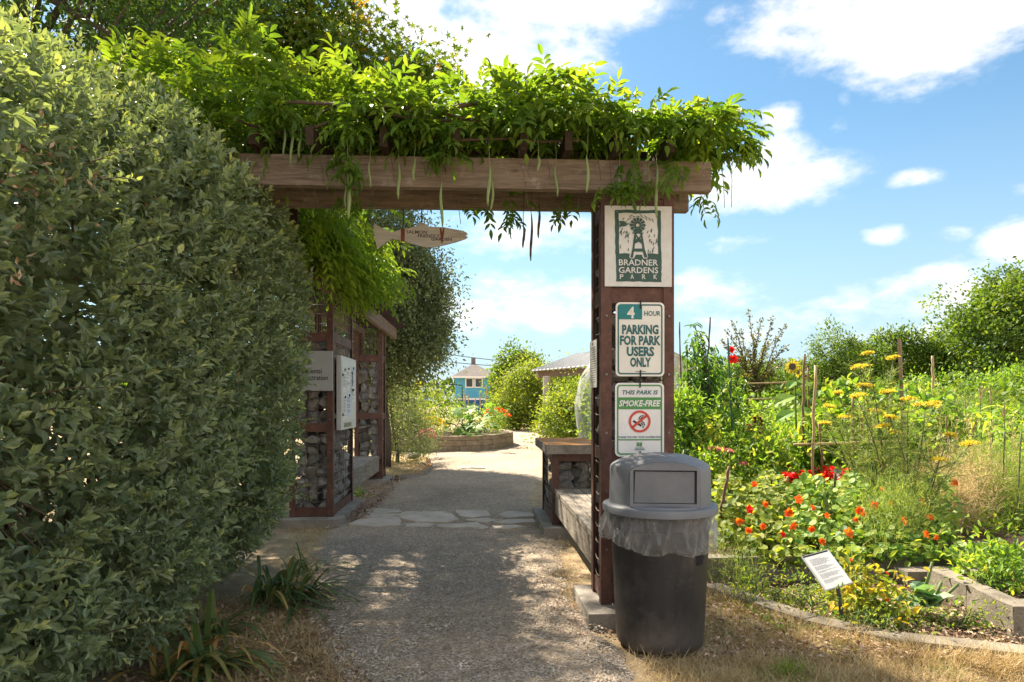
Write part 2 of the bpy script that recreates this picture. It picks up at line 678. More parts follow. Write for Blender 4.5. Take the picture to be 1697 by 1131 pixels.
t.l.new(t.math('MULTIPLY_ADD', lw.outputs['Facing'], .45, t.math('MULTIPLY_ADD', bn, .60, -.10), clamp=True), m2.inputs[0])
t.l.new(g.outputs[0], m2.inputs[1])
t.l.new(m1.outputs[0], m2.inputs[2])
t.l.new(m2.outputs[0], t.out.inputs[0])
M['bag'] = t.mat

t = NT('garden_netting')
t.done((.72, .74, .72), .6, .3)
g = t.n.new('ShaderNodeBsdfTransparent')
m2 = t.n.new('ShaderNodeMixShader')
nn = t.noise(7, 5, .6, t.coord((1, 1, .4)), .4)
t.l.new(t.math('MULTIPLY_ADD', nn, 1.3, -.42, clamp=True), m2.inputs[0])
t.l.new(g.outputs[0], m2.inputs[1])
t.l.new(t.p.outputs[0], m2.inputs[2])
t.l.new(m2.outputs[0], t.out.inputs[0])
M['net'] = t.mat

# foliage
G = lambda *s: [(p, c) for p, c in s]
M['hedge'] = leafmat('hedge_leaf', G((0, (.046, .066, .041)), (.45, (.080, .106, .062)), (.85, (.125, .152, .072)), (1, (.20, .21, .075))), .30, (1.5, 1.5, .55), .34, .5, gain=2.45)
M['wist'] = leafmat('wisteria_leaflet', G((0, (.045, .100, .016)), (.5, (.088, .158, .022)), (1, (.165, .225, .03))), .52, (1.7, 1.6, .45), .5, .3, gain=1.3)
M['maple'] = leafmat('maple_leaf', G((0, (.025, .060, .012)), (.55, (.060, .105, .016)), (.9, (.11, .13, .02)), (1, (.19, .12, .025))), .42, (1.9, 1.55, .45), .55, .25)
M['cedar'] = leafmat('dark_evergreen_leaf', G((0, (.014, .034, .012)), (.6, (.030, .062, .016)), (1, (.06, .10, .02))), .3, (1.5, 1.5, .5), .6, .2)
M['olive'] = leafmat('grey_green_leaf', G((0, (.034, .050, .026)), (.5, (.070, .090, .044)), (1, (.13, .15, .062))), .32, (1.6, 1.6, .6), .5, .35, gain=2.0)
M['shrub'] = leafmat('yellow_green_leaf', G((0, (.055, .095, .018)), (.5, (.12, .165, .028)), (1, (.23, .24, .05))), .48, (1.7, 1.6, .5), .55, .25)
M['gard'] = leafmat('garden_leaf', G((0, (.040, .085, .016)), (.45, (.085, .155, .026)), (.8, (.16, .215, .038)), (1, (.26, .26, .055))), .45, (1.7, 1.6, .5), .5, .3, gain=1.75)
M['peach'] = leafmat('drooping_leaf', G((0, (.030, .075, .022)), (.6, (.06, .13, .032)), (1, (.12, .19, .045))), .4, (1.6, 1.6, .5), .4, .4)
M['bigtree'] = leafmat('broad_tree_leaf', G((0, (.028, .062, .012)), (.5, (.065, .112, .018)), (1, (.135, .17, .028))), .42, (1.7, 1.6, .45), .55, .25)
M['plum'] = leafmat('bronze_green_leaf', G((0, (.030, .042, .018)), (.5, (.062, .078, .026)), (1, (.13, .105, .035))), .4, (1.6, 1.4, .5), .5, .3)
M['fern'] = leafmat('thread_leaf', G((0, (.075, .125, .035)), (.5, (.14, .195, .055)), (1, (.30, .30, .11))), .4, (1.5, 1.5, .6), .6, .2)
M['squash'] = leafmat('squash_leaf', G((0, (.05, .115, .025)), (.6, (.10, .19, .04)), (1, (.17, .25, .06))), .45, (1.6, 1.6, .45), .55, .3)
M['cabbage'] = leafmat('blue_green_leaf', G((0, (.07, .13, .085)), (.6, (.12, .20, .12)), (1, (.20, .28, .15))), .35, (1.4, 1.5, .6), .5, .35)
M['yellowing'] = leafmat('yellowing_leaf', G((0, (.075, .13, .022)), (.6, (.16, .19, .03)), (1, (.42, .31, .035))), .45, (1.6, 1.4, .5), .5, .3)
M['strap'] = leafmat('strap_leaf', G((0, (.035, .07, .03)), (.55, (.075, .115, .035)), (.72, (.22, .17, .05)), (1, (.42, .25, .10))), .35, (1.5, 1.3, .6), .5, .35, gain=1.55)
M['straw'] = leafmat('dry_grass_blade', G((0, (.26, .18, .09)), (.5, (.46, .36, .20)), (.92, (.60, .51, .33)), (1, (.13, .18, .05))), .3, (1.3, 1.2, .8), .7, .2, gain=1.1)
M['litter'] = leafmat('fallen_leaf', G((0, (.12, .07, .05)), (.5, (.28, .18, .12)), (1, (.55, .43, .31))), .1, (1.2, 1, .8), .8, .2, gain=1.1)
M['pod'] = leafmat('green_seed_pod', G((0, (.19, .26, .10)), (1, (.27, .34, .15))), .2, (1.3, 1.3, .7), .55, .3, gain=1.1)
M['podbrown'] = plain('brown_seed_pod', (.075, .055, .035), .7)
M['fred'] = leafmat('red_petal', G((0, (.45, .010, .012)), (.6, (.66, .018, .015)), (1, (.72, .05, .03))), .4, (1.3, 1.0, 1.0), .5, .2, gain=1.1)
M['forange'] = leafmat('orange_petal', G((0, (.72, .075, .012)), (.6, (.80, .14, .014)), (1, (.85, .28, .02))), .4, (1.2, 1.1, 1.0), .5, .2, gain=1.1)
M['fyellow'] = leafmat('yellow_petal', G((0, (.52, .42, .03)), (1, (.70, .60, .07))), .35, (1.2, 1.1, 1.0), .6, .2, gain=1.1)
M['fpink'] = leafmat('pink_petal', G((0, (.45, .10, .13)), (1, (.70, .30, .30))), .35, (1.2, 1.0, 1.0), .6, .2, gain=1.1)
M['fwhite'] = leafmat('white_petal', G((0, (.66, .68, .62)), (1, (.82, .82, .78))), .35, (1, 1, 1), .6, .2, gain=1.1)
M['fdark'] = leafmat('dark_red_petal', G((0, (.12, .010, .018)), (1, (.27, .02, .03))), .35, (1.3, 1.0, 1.0), .6, .2, gain=1.1)
M['bark'] = wood('bark', (.035, .026, .02), (.12, .095, .075), 2)
M['twig'] = plain('brown_twig', (.10, .07, .05), .8)
M['stem'] = plain('green_stem', (.10, .15, .045), .6)
M['stemdk'] = plain('dusky_stem', (.10, .11, .06), .6)
M['bamboo'] = plain('bamboo_cane', (.40, .30, .16), .6, .3, .25, 9)
M['caneold'] = plain('old_brown_cane', (.20, .125, .07), .7, .3, .25, 9)
M['greenstake'] = plain('green_stake', (.035, .10, .06), .5)
M['post'] = wood('garden_post_timber', (.13, .09, .06), (.34, .25, .17), 2)
M['rebar'] = plain('rusty_rebar', (.16, .09, .06), .7, .3, .2, 30)
M['tube'] = plain('dark_blue_tube', (.045, .06, .085), .4, .5)

# ------------------------------------------------------------------ vegetation helpers
def unit(a):
    return a / np.maximum(1e-9, np.linalg.norm(a, axis=-1, keepdims=True))


LEAF5 = (np.array([(0, 0, 0), (-.5, .42, .10), (.5, .42, .10), (0, .5, 0), (0, 1, -.10)]), np.array([(0, 3, 1), (0, 2, 3), (1, 3, 4), (3, 2, 4)]))
LEAF4 = (np.array([(0, 0, 0), (-.5, .45, .06), (.5, .45, .06), (0, 1, -.08)]), np.array([(0, 2, 1), (1, 2, 3)]))
LEAF9 = (np.array([(0, 0, 0), (-.33, .2, .07), (.33, .2, .07), (0, .2, 0), (-.5, .5, .09), (.5, .5, .09), (0, .5, -.02), (-.3, .8, .02), (.3, .8, .02), (0, .8, -.08), (0, 1.02, -.2)]),
         np.array([(0, 3, 1), (0, 2, 3), (1, 3, 6), (1, 6, 4), (3, 2, 5), (3, 5, 6), (4, 6, 9), (4, 9, 7), (6, 5, 8), (6, 8, 9), (7, 9, 10), (9, 8, 10)]))
_a = np.linspace(0, 2 * np.pi, 9)[:-1]
ROUND = (np.vstack([[(0, .5, -.06)], np.c_[.5 * np.sin(_a), .5 + .5 * np.cos(_a), .04 * np.cos(2 * _a)]]), np.array([(0, 1 + (i + 1) % 8, 1 + i) for i in range(8)]))
_b = np.linspace(-np.pi * .86, np.pi * .86, 11)
_r = np.array([.45, .30, .62, .36, .78, 1.0, .78, .36, .62, .30, .45])
_r = np.array([.42, .62, .30, .82, .36, 1.0, .36, .82, .30, .62, .42])
MAPLE = (np.vstack([[(0, .15, 0)], np.c_[_r * np.sin(_b) * .62, .25 + _r * np.cos(_b) * .75, -.08 * _r]]), np.array([(0, i + 2, i + 1) for i in range(10)]))
BLADE = (np.array([(-.5, 0, 0), (.5, 0, 0), (-.42, .45, .05), (.42, .45, .05), (0, 1, -.16)]), np.array([(0, 1, 3), (0, 3, 2), (2, 3, 4)]))
THREAD = (np.array([(-.5, 0, 0), (.5, 0, 0), (0, 1, -.1)]), np.array([(0, 1, 2)]))


def leaf_arrays(P, D, U, L, W, tmpl):
    tv, tf = tmpl
    D = unit(D)
    B = unit(np.cross(D, U))
    N = np.cross(B, D)
    n, k = len(P), len(tv)
    L, W = np.broadcast_to(L, n)[:, None, None], np.broadcast_to(W, n)[:, None, None]
    V = P[:, None, :] + tv[None, :, 0:1] * W * B[:, None, :] + tv[None, :, 1:2] * L * D[:, None, :] + tv[None, :, 2:3] * L * N[:, None, :]
    F = tf[None, :, :] + (np.arange(n) * k)[:, None, None]
    return V.reshape(-1, 3), F.reshape(-1, 3)


_leafcache = {}


def foliage(parent, P, D, U, L, W, var, tmpl, mat, parts=0, part='leaf', name='foliage'):
    """a leaf mass; the `parts` largest-looking leaves become objects of their own, the rest one part"""
    n = len(P)
    L = np.array(np.broadcast_to(L, n), float)
    W = np.array(np.broadcast_to(W, n), float)
    var = np.array(np.broadcast_to(var, n), float)
    keep = np.ones(n, bool)
    if parts:
        d = P - np.array([0, 0, EYE])
        depth = d[:, 0] * ST + d[:, 1] * CT
        uu = (d[:, 0] * CT - d[:, 1] * ST) / np.maximum(depth, .1)
        vv = d[:, 2] / np.maximum(depth, .1)
        inside = (depth > .4) & (np.abs(uu) < .74) & (vv < .57) & (vv > -.40)
        Bn = unit(np.cross(unit(D), U))
        Nn = np.cross(Bn, unit(D))
        facing = np.abs((Nn * unit(d)).sum(1))
        score = np.where(inside, L * W * (facing + .25) / np.maximum(depth, .2) ** 2, 0)
        # leaves hidden behind nearer leaves of the same mass do not show: take the nearest leaf of each small cell of view
        order = np.argsort(depth)
        cell = (np.floor(uu * 45).astype(int) * 4096 + np.floor(vv * 45).astype(int))
        seen, first = {}, np.zeros(n, bool)
        for i in order:
            if not inside[i]:
                continue
            c_ = seen.get(cell[i], 0)
            if c_ < 2:
                seen[cell[i]] = c_ + 1
                first[i] = True
        score = np.where(first, score, score * 1e-3)
        pick = np.argsort(-score)[:parts]
        pick = pick[score[pick] > 0]
        keep[pick] = False
        tv, tf = tmpl
        meshes = []
        key = (id(tmpl), mat.name)
        if key not in _leafcache:
            for q in (.1, .3, .5, .7, .9):
                meshes.append(npmesh(part, tv, tf, mat, np.full(len(tv), q)))
            _leafcache[key] = meshes
        meshes = _leafcache[key]
        off = Vector((0, 0, 0))
        p = parent
        while p is not None:
            off += p.location
            p = p.parent
        Du = unit(D)
        for i in pick:
            o = bpy.data.objects.new(part, meshes[min(4, max(0, int(var[i] * 5)))])
            C.objects.link(o)
            o.parent = parent
            b, dd, nn = Bn[i] * W[i], Du[i] * L[i], Nn[i] * L[i]
            q = P[i]
            o.matrix_local = Matrix(((b[0], dd[0], nn[0], q[0] - off.x), (b[1], dd[1], nn[1], q[1] - off.y), (b[2], dd[2], nn[2], q[2] - off.z), (0, 0, 0, 1)))
    if keep.any():
        V, F = leaf_arrays(P[keep], D[keep], U[keep], L[keep], W[keep], tmpl)
        o = link(name, npmesh(name, V, F, mat, np.repeat(var[keep], len(tmpl[0]))), parent)
        o['kind'] = 'stuff'
        return o


def rnd_dirs(n, up=0.0):
    d = rng.normal(size=(n, 3))
    d = unit(d)
    d[:, 2] += up
    return unit(d)


_ph = rng.uniform(0, 6.28, (12, 1))
_kv = rng.normal(size=(12, 3))


def wob(P, freq=1.0):
    """smooth noise in about [-1, 1]"""
    s = 0
    for k in range(12):
        s = s + np.sin((P @ _kv[k]) * freq * (1 + .12 * k) + _ph[k, 0])
    return s / 4.2


def shell(ells, n, lo=.6, hi=1.0, amp=.12, freq=1.6, zmin=-9, ysel=None):
    """points and outward normals in the outer layer of a union of ellipsoids"""
    E = np.array(ells, float)
    area = (E[:, 3] * E[:, 4] + E[:, 4] * E[:, 5] + E[:, 3] * E[:, 5])
    outP, outN, got = [], [], 0
    while got < n:
        m = n * 2
        k = rng.choice(len(E), m, p=area / area.sum())
        d = rnd_dirs(m)
        r = lo + (hi - lo) * np.sqrt(rng.random(m))
        c, s = E[k, :3], E[k, 3:6]
        P = c + d * s * r[:, None]
        P = c + (P - c) * (1 + amp * wob(P, freq))[:, None]
        N = unit(d / s)
        ok = P[:, 2] > zmin
        for j in range(len(E)):
            f = (((P - E[j, :3]) / E[j, 3:6]) ** 2).sum(1)
            ok &= (f > lo * lo * .8) | (k == j)
        P, N = P[ok], N[ok]
        outP.append(P)
        outN.append(N)
        got += len(P)
    return np.vstack(outP)[:n], np.vstack(outN)[:n]


def clumps(ells, nclump, per, spread, lo=.55, hi=1.0, amp=.15, freq=1.6, zmin=-9):
    """clumped leaf positions: cluster centres in the shell, leaves gathered round each"""
    Cc, Nn = shell(ells, nclump, lo, hi, amp, freq, zmin)
    k = np.repeat(np.arange(nclump), per)
    g = rng.normal(size=(len(k), 3)) * spread * (.6 + .8 * rng.random(nclump))[k, None]
    g -= Nn[k] * np.abs(rng.normal(size=(len(k), 1))) * spread * .3
    P = Cc[k] + g
    return P, unit(Nn[k] + .6 * unit(g)), k, Cc


def branches(mb, base, tips, r0, n=5, trunk_h=None, wig=.12, rtip=.012):
    """trunk and limbs from the base to a set of points inside the crown"""
    base = Vector(base)
    tips = [Vector(t) for t in tips]
    cen = sum(tips, Vector((0, 0, 0))) / len(tips)
    h = trunk_h if trunk_h is not None else (cen.z - base.z) * .45
    fork = base + Vector(((cen.x - base.x) * .35, (cen.y - base.y) * .35, h))
    mid = (base + fork) / 2 + Vector((random.uniform(-wig, wig), random.uniform(-wig, wig), 0)) * .5
    mb.tube([base, mid, fork], [r0 * 1.25, r0, r0 * .8], n + 2)
    top = Vector((cen.x, cen.y, max(t.z for t in tips) - .1 * h))
    lead = [fork.lerp(top, q) + Vector((random.uniform(-wig, wig), random.uniform(-wig, wig), 0)) * q for q in (0, .35, .7, 1)]
    mb.tube(lead, [r0 * .8, r0 * .55, r0 * .3, rtip], n)
    for t in tips:
        s = lead[0].lerp(lead[2], random.uniform(0, 1))
        m = s.lerp(t, .5) + Vector((random.uniform(-wig, wig), random.uniform(-wig, wig), random.uniform(0, wig)))
        mb.tube([s, m, t], [r0 * .3, r0 * .16, rtip], max(3, n - 1))


def tree(name, label, cat, base, ells, nclump, per, spread, size, mat, tmpl, r0, group=None, lo=.55, amp=.15, freq=1.2, droop=.0, wid=.5,
         tips=26, parts=0, zmin=-9, trunk_h=None, woodmat='bark', toward=.5):
    t = thing(name, label, cat, base, group)
    P, N, k, Cc = clumps(ells, nclump, per, spread, lo, 1.0, amp, freq, zmin)
    mb = MB()
    ch = rng.choice(len(Cc), min(tips, len(Cc)), replace=False)
    branches(mb, base, [Cc[i] * .86 + .14 * Cc.mean(0) for i in ch], r0, trunk_h=trunk_h)
    mb.build('trunk' if cat == 'tree' else 'stem', M[woodmat], t, smooth=True)
    n = len(P)
    D = unit(N * toward + rng.normal(size=(n, 3)) * .55 + np.array([0, 0, -droop]))
    U = unit(N * .6 + rng.normal(size=(n, 3)) * .5 + np.array([0, 0, .5]))
    vc = rng.normal(size=nclump) * .16
    var = np.clip(.45 + vc[k] + rng.normal(size=n) * .17, 0, 1)
    L = size * rng.uniform(.7, 1.25, n)
    foliage(t, P, D, U, L, L * wid, var, tmpl, mat, parts, name='crown' if cat == 'tree' else 'foliage')
    return t


# ================================================================== GROUND
def grid_lines(a, b, dense0, dense1, step, far):
    l = list(np.arange(dense0, dense1 + 1e-6, step))
    s, x = step, dense0
    while x > a:
        s *= 1.35
        x -= s
        l.insert(0, max(x, a))
    s, x = step, dense1
    while x < b:
        s *= 1.35
        x += s
        l.append(min(x, b))
    return np.array(l)


gx = grid_lines(-400, 400, -3.2, 4.6, .06, 0)
gy = grid_lines(-400, 800, 2.2, 9.0, .06, 0)
X, Y = np.meshgrid(gx, gy)
P3 = np.c_[X.ravel(), Y.ravel(), np.zeros(X.size)]
Z = -.02 + .012 * wob(P3, 2.2) + .006 * wob(P3 + 5, 7.0)
nx_ = len(gx)
I = np.arange(X.size).reshape(X.shape)
F = np.stack([I[:-1, :-1], I[:-1, 1:], I[1:, 1:], I[1:, :-1]], -1).reshape(-1, 4)
structure(link('ground', npmesh('ground', np.c_[X.ravel(), Y.ravel(), Z], F, M['ground'], smooth=True)))

# gravel path: edges as (y, left x, right x)
PATH = [(1.0, .05, .70), (2.4, -.30, .72), (3.3, -.62, .76), (4.2, -1.02, .74), (5.2, -1.3, .68), (6.3, -1.55, .78), (7.6, -1.62, .78), (9.5, -1.58, .82),
        (11.6, -1.5, 1.0), (12.6, -1.0, 1.35), (15.3, -1.02, 1.9), (17.2, -1.3, 2.5), (19.2, -1.4, 3.0), (22.5, -.6, 3.0), (26, .3, 2.6), (31, .5, 3.2), (35, 1.8, 5.5), (37, 3.2, 8)]
rows = np.concatenate([np.arange(1.0, 9, .05), np.arange(9, 37, .2)])
pl = np.interp(rows, [p[0] for p in PATH], [p[1] for p in PATH])
pr = np.interp(rows, [p[0] for p in PATH], [p[2] for p in PATH])
nc = 56
tt = np.linspace(0, 1, nc)
edge = np.abs(tt * 2 - 1)
PX = pl[:, None] + (pr - pl)[:, None] * tt[None, :]
PY = np.repeat(rows[:, None], nc, 1)
q = np.c_[PX.ravel(), PY.ravel(), np.zeros(PX.size)]
PX = PX + ((.06 * wob(q, 3.5) + .03 * wob(q + 9, 11)).reshape(PX.shape)) * (edge[None, :] ** 6)
PZ = .014 + (.009 * wob(q, 1.6) + .005 * wob(q + 3, 6)).reshape(PX.shape) - .045 * edge[None, :] ** 10
I = np.arange(PX.size).reshape(PX.shape)
F = np.stack([I[:-1, :-1], I[:-1, 1:], I[1:, 1:], I[1:, :-1]], -1).reshape(-1, 4)
path = structure(link('gravel_path', npmesh('gravel_path', np.c_[PX.ravel(), PY.ravel(), PZ.ravel()], F, M['gravel'], smooth=True)))


def path_x(y):
    return np.interp(y, [p[0] for p in PATH], [p[1] for p in PATH]), np.interp(y, [p[0] for p in PATH], [p[2] for p in PATH])


# loose grit lying on the path
n = 26000
yy = 2.7 + 6.5 * rng.random(n) ** 1.6
a_, b_ = path_x(yy)
xx = a_ + (b_ - a_) * rng.random(n)
s = rng.uniform(.0028, .0075, n) * np.where(rng.random(n) < .04, 1.9, 1)
octv = np.array([(1, 0, 0), (-1, 0, 0), (0, 1, 0), (0, -1, 0), (0, 0, .6), (0, 0, -.6)])
octf = np.array([(0, 2, 4), (2, 1, 4), (1, 3, 4), (3, 0, 4)])
th = rng.uniform(0, 6.28, n)
cs_, sn_ = np.cos(th), np.sin(th)
ov = octv[None] * s[:, None, None] * rng.uniform(.7, 1.3, (n, 6, 1))
V = np.stack([ov[..., 0] * cs_[:, None] - ov[..., 1] * sn_[:, None], ov[..., 0] * sn_[:, None] + ov[..., 1] * cs_[:, None], ov[..., 2]], -1)
V += np.c_[xx, yy, np.full(n, .017) + .009 * wob(np.c_[xx, yy, 0 * xx], 1.6)][:, None, :]
F = octf[None] + (np.arange(n) * 6)[:, None, None]
o = link('gravel', npmesh('gravel', V.reshape(-1, 3), F.reshape(-1, 3), M['pebble']))
o['kind'] = 'stuff'

# flagstones across the path
FLAGS = [[(577, 868), (612, 852), (660, 851), (667, 864), (664, 871), (618, 873)], [(592, 856), (600, 850), (640, 851), (632, 858), (602, 860)],
         [(604, 845), (618, 842), (664, 845), (668, 849), (634, 852), (606, 851)], [(653, 855), (670, 849), (700, 850), (750, 852), (762, 862), (740, 867), (690, 866), (664, 861)],
         [(670, 868), (690, 866), (722, 868), (712, 873), (672, 873)], [(697, 847), (738, 848), (740, 850), (706, 850)], [(754, 846), (808, 847), (814, 856), (786, 859), (762, 856)],
         [(722, 871), (760, 869), (796, 875), (750, 876), (722, 874)], [(762, 869), (790, 865), (812, 873), (800, 877), (776, 873)], [(824, 854), (842, 847), (880, 850), (886, 856), (846, 859)],
         [(816, 866), (850, 861), (884, 861), (888, 866), (846, 870)], [(815, 873), (850, 871), (872, 874), (840, 879), (818, 878)], [(770, 861), (808, 858), (832, 862), (806, 866), (784, 864)]]
for poly in FLAGS:
    mb = MB()
    pts = [onz(px, py, .03) for px, py in poly]
    cx_ = sum((p.x for p in pts)) / len(pts)
    cy_ = sum((p.y for p in pts)) / len(pts)
    rough = []
    for i, p in enumerate(pts):
        qn = pts[(i + 1) % len(pts)]
        rough += [p, p.lerp(qn, .5) + Vector((random.uniform(-.02, .02), random.uniform(-.04, .04), 0))]
    mb.prism([((p.x - cx_) * .97, (p.y - cy_) * .97) for p in rough], .05, Matrix.Translation((cx_, cy_, -.020 + .0035 * (FLAGS.index(poly) % 4))))
    o = mb.build('flagstone', M['paver'], None, bevel=.006)
    o.parent = path
# white marker set in the path
mk = onz(784, 775, .02)
root = thing('path_marker', 'long white metal plate set flush in the sunlit gravel path', 'marker', mk)
mb = MB()
mb.box(mk.x - .23, mk.x + .23, mk.y - .11, mk.y + .11, mk.z - .02, mk.z + .012)
mb.build('plate', M['white'], root, bevel=.003)
mb = MB()
for k in range(3):
    mb.box(mk.x - .17, mk.x + .17, mk.y - .05 + k * .045, mk.y - .03 + k * .045, mk.z + .013, mk.z + .015)
mb.build('lettering', M['ink'], root)


# ================================================================== STEEL AND STONE GABIONS
def hull_stone():
    bm = bmesh.new()
    for _ in range(15):
        d = Vector((random.gauss(0, 1), random.gauss(0, 1), random.gauss(0, 1))).normalized()
        bm.verts.new((d.x * random.uniform(.42, .54), d.y * random.uniform(.38, .52), d.z * random.uniform(.34, .46)))
    r = bmesh.ops.convex_hull(bm, input=bm.verts)
    bmesh.ops.delete(bm, geom=[v for v in bm.verts if not v.link_faces], context='VERTS')
    bmesh.ops.recalc_face_normals(bm, faces=bm.faces)
    me = bpy.data.meshes.new('stone')
    bm.to_mesh(me)
    bm.free()
    me.materials.append(M['stone'])
    return me


STONES = [hull_stone() for _ in range(12)]


def add_stone(parent, p, size, name='stone'):
    o = bpy.data.objects.new(name, random.choice(STONES))
    C.objects.link(o)
    o.parent = parent
    q = Quaternion((random.gauss(0, 1), random.gauss(0, 1), random.gauss(0, 1), random.gauss(0, 1))).normalized()
    o.matrix_local = Matrix.LocRotScale(Vector(p) - parent.location, q, Vector((size * random.uniform(.9, 1.25), size * random.uniform(.85, 1.1), size * random.uniform(.8, 1.05))))
    return o


def angle_post(root, x, y, z0, z1, sx, sy, w=.068, t=.008):
    """L-section corner post, legs running inward (sx, sy) from the corner"""
    mb = MB()
    mb.box(min(x, x + sx * w), max(x, x + sx * w), min(y, y + sy * t), max(y, y + sy * t), z0, z1)
    mb.box(min(x, x + sx * t), max(x, x + sx * t), min(y + sy * t, y + sy * w), max(y + sy * t, y + sy * w), z0, z1)
    p = mb.build('post', M['steel'], root)
    # bolt heads along the face that looks out at the viewer
    if sy > 0:
        k = z0 + .35
        while k < z1 - .1:
            m = MB()
            m.lathe([(0, .006), (.008, .005), (.010, 0)], 8, (0, 0, 0))
            for v in m.bm.verts:
                a = v.co.copy()
                v.co = Vector((x + sx * w * .5 + a.x, y - a.z - .0005, k + a.y))
            b = m.build('bolt', M['bolt'], p)
            k += .37
    return p


def gabion(name, label, cat, x0, x1, y0, y1, z0, z1, rails, stone=.15, fill=None, group=None, sag=.0, wires='xXyY', step=.105, skip_inner=True, foot=.11, footz=.075):
    root = thing(name, label, cat, (x0, y0, 0), group)
    if foot:
        mb = MB()
        mb.box(x0 - foot, x1 + foot, y0 - foot * 1.7, y1 + foot, -.06, footz)
        mb.build('footing', M['concrete'], root, bevel=.012, jitter=.004)
    for x, sx in ((x0, 1), (x1, -1)):
        for y, sy in ((y0, 1), (y1, -1)):
            angle_post(root, x, y, z0, z1, sx, sy)
    w = .066
    for z, h in rails:
        mb = MB(); mb.box(x0 + w, x1 - w, y0 + .010, y0 + .018, z, z + h); mb.build('rail', M['steel'], root)
        mb = MB(); mb.box(x0 + .010, x0 + .018, y0 + w, y1 - w, z, z + h); mb.build('rail', M['steel'], root)
        mb = MB(); mb.box(x1 - .018, x1 - .010, y0 + w, y1 - w, z, z + h); mb.build('rail', M['steel'], root)
        mb = MB(); mb.box(x0 + w, x1 - w, y1 - .018, y1 - .010, z, z + h); mb.build('rail', M['steel'], root)
    zs0, zs1 = fill if fill else (z0, z1)
    # stones, those along the faces
    nx, ny, nz = max(2, round((x1 - x0 - .06) / stone)), max(2, round((y1 - y0 - .06) / stone)), max(2, round((zs1 - zs0) / (stone * .82)))
    for k in range(nz):
        for i in range(nx):
            for j in range(ny):
                if skip_inner and 0 < i < nx - 1 and 0 < j < ny - 1:
                    continue
                sx, sy = (x1 - x0 - .08) / nx, (y1 - y0 - .08) / ny
                p = Vector((x0 + .04 + sx * (i + .5 + random.uniform(-.14, .14)), y0 + .04 + sy * (j + .5 + random.uniform(-.14, .14)),
                            zs0 + (zs1 - zs0) * (k + .5 + random.uniform(-.15, .15)) / nz))
                add_stone(root, p, stone * random.uniform(1.1, 1.5))
    # welded wire
    def strand(mb, a, b, out, s):
        m = [a.lerp(b, q) + out * (math.sin(q * math.pi) * s) + Vector((0, 0, -math.sin(q * math.pi) * s * 1.2)) for q in (0, .25, .5, .75, 1)] if s else [a, b]
        mb.tube(m, .0038, 4, cap=False)
    for face, (a, b, out) in {'y': ((x0 + .05, y0 + .022), (x1 - .05, y0 + .022), (0, -1)), 'Y': ((x0 + .05, y1 - .022), (x1 - .05, y1 - .022), (0, 1)),
                              'x': ((x0 + .022, y0 + .05), (x0 + .022, y1 - .05), (-1, 0)), 'X': ((x1 - .022, y0 + .05), (x1 - .022, y1 - .05), (1, 0))}.items():
        if face not in wires:
            continue
        mb = MB()
        o_ = Vector((out[0], out[1], 0))
        z = z0 + .06
        while z < z1 - .02:
            strand(mb, Vector((a[0], a[1], z)), Vector((b[0], b[1], z)), o_, sag * random.uniform(.3, 1.2))
            z += step
        L_ = math.hypot(b[0] - a[0], b[1] - a[1])
        m = max(2, round(L_ / .11))
        for i in range(m + 1):
            q = i / m
            mb.tube([(a[0] + (b[0] - a[0]) * q, a[1] + (b[1] - a[1]) * q, zz) for zz in (z0 + .02, z1 - .02)], .0034, 4, cap=False)
        mb.build('wire_mesh', M['wire'], root)
    return root


pier = gabion('gabion_pier', 'tall stone filled steel pier carrying the park signs beside the trash can', 'pier', .785, 1.253, 4.28, 4.65, .075, 2.678,
              [(.10, .10), (.99, .085), (1.985, .10), (2.55, .09)], stone=.135, fill=(.12, 2.5), sag=.012)
pier2 = gabion('gabion_pier', 'tall stone filled steel pier at the far end of the shaded bench', 'pier', -2.02, -1.56, 11.4, 11.82, .07, 2.52,
               [(.10, .10), (1.06, .10), (2.02, .10)], stone=.17, fill=(.12, 2.05))
kiosk = gabion('gabion_kiosk', 'deep stone filled steel cage with notice board, beside the clipped hedge', 'kiosk', -2.08, -1.6, 7.7, 8.95, .07, 2.50,
               [(.08, .10), (1.02, .10), (2.03, .11)], stone=.155, fill=(.12, 2.02))
low = gabion('gabion_pillar', 'low stone filled steel pillar with mossy concrete cap at bench end', 'pillar', .785, 1.253, 7.06, 8.15, .07, .815,
             [(.09, .09), (.735, .08)], stone=.17, fill=(.12, .76), sag=.03, step=.12)
mb = MB()
mb.box(.72, 1.33, 6.99, 8.36, .817, .91)
mb.build('cap', M['cap'], low, bevel=.010, jitter=.003)
# pier in the hedge that carries the other end of the beams (only steel, the hedge has grown over it)
hid = thing('gate_post', 'rusty steel gate frame post swallowed by the clipped hedge', 'post', (-2.06, 4.28, 0))
for x, sx in ((-2.25, 1), (-1.98, -1)):
    for y, sy in ((4.28, 1), (4.65, -1)):
        angle_post(hid, x, y, 0, 2.678, sx, sy)


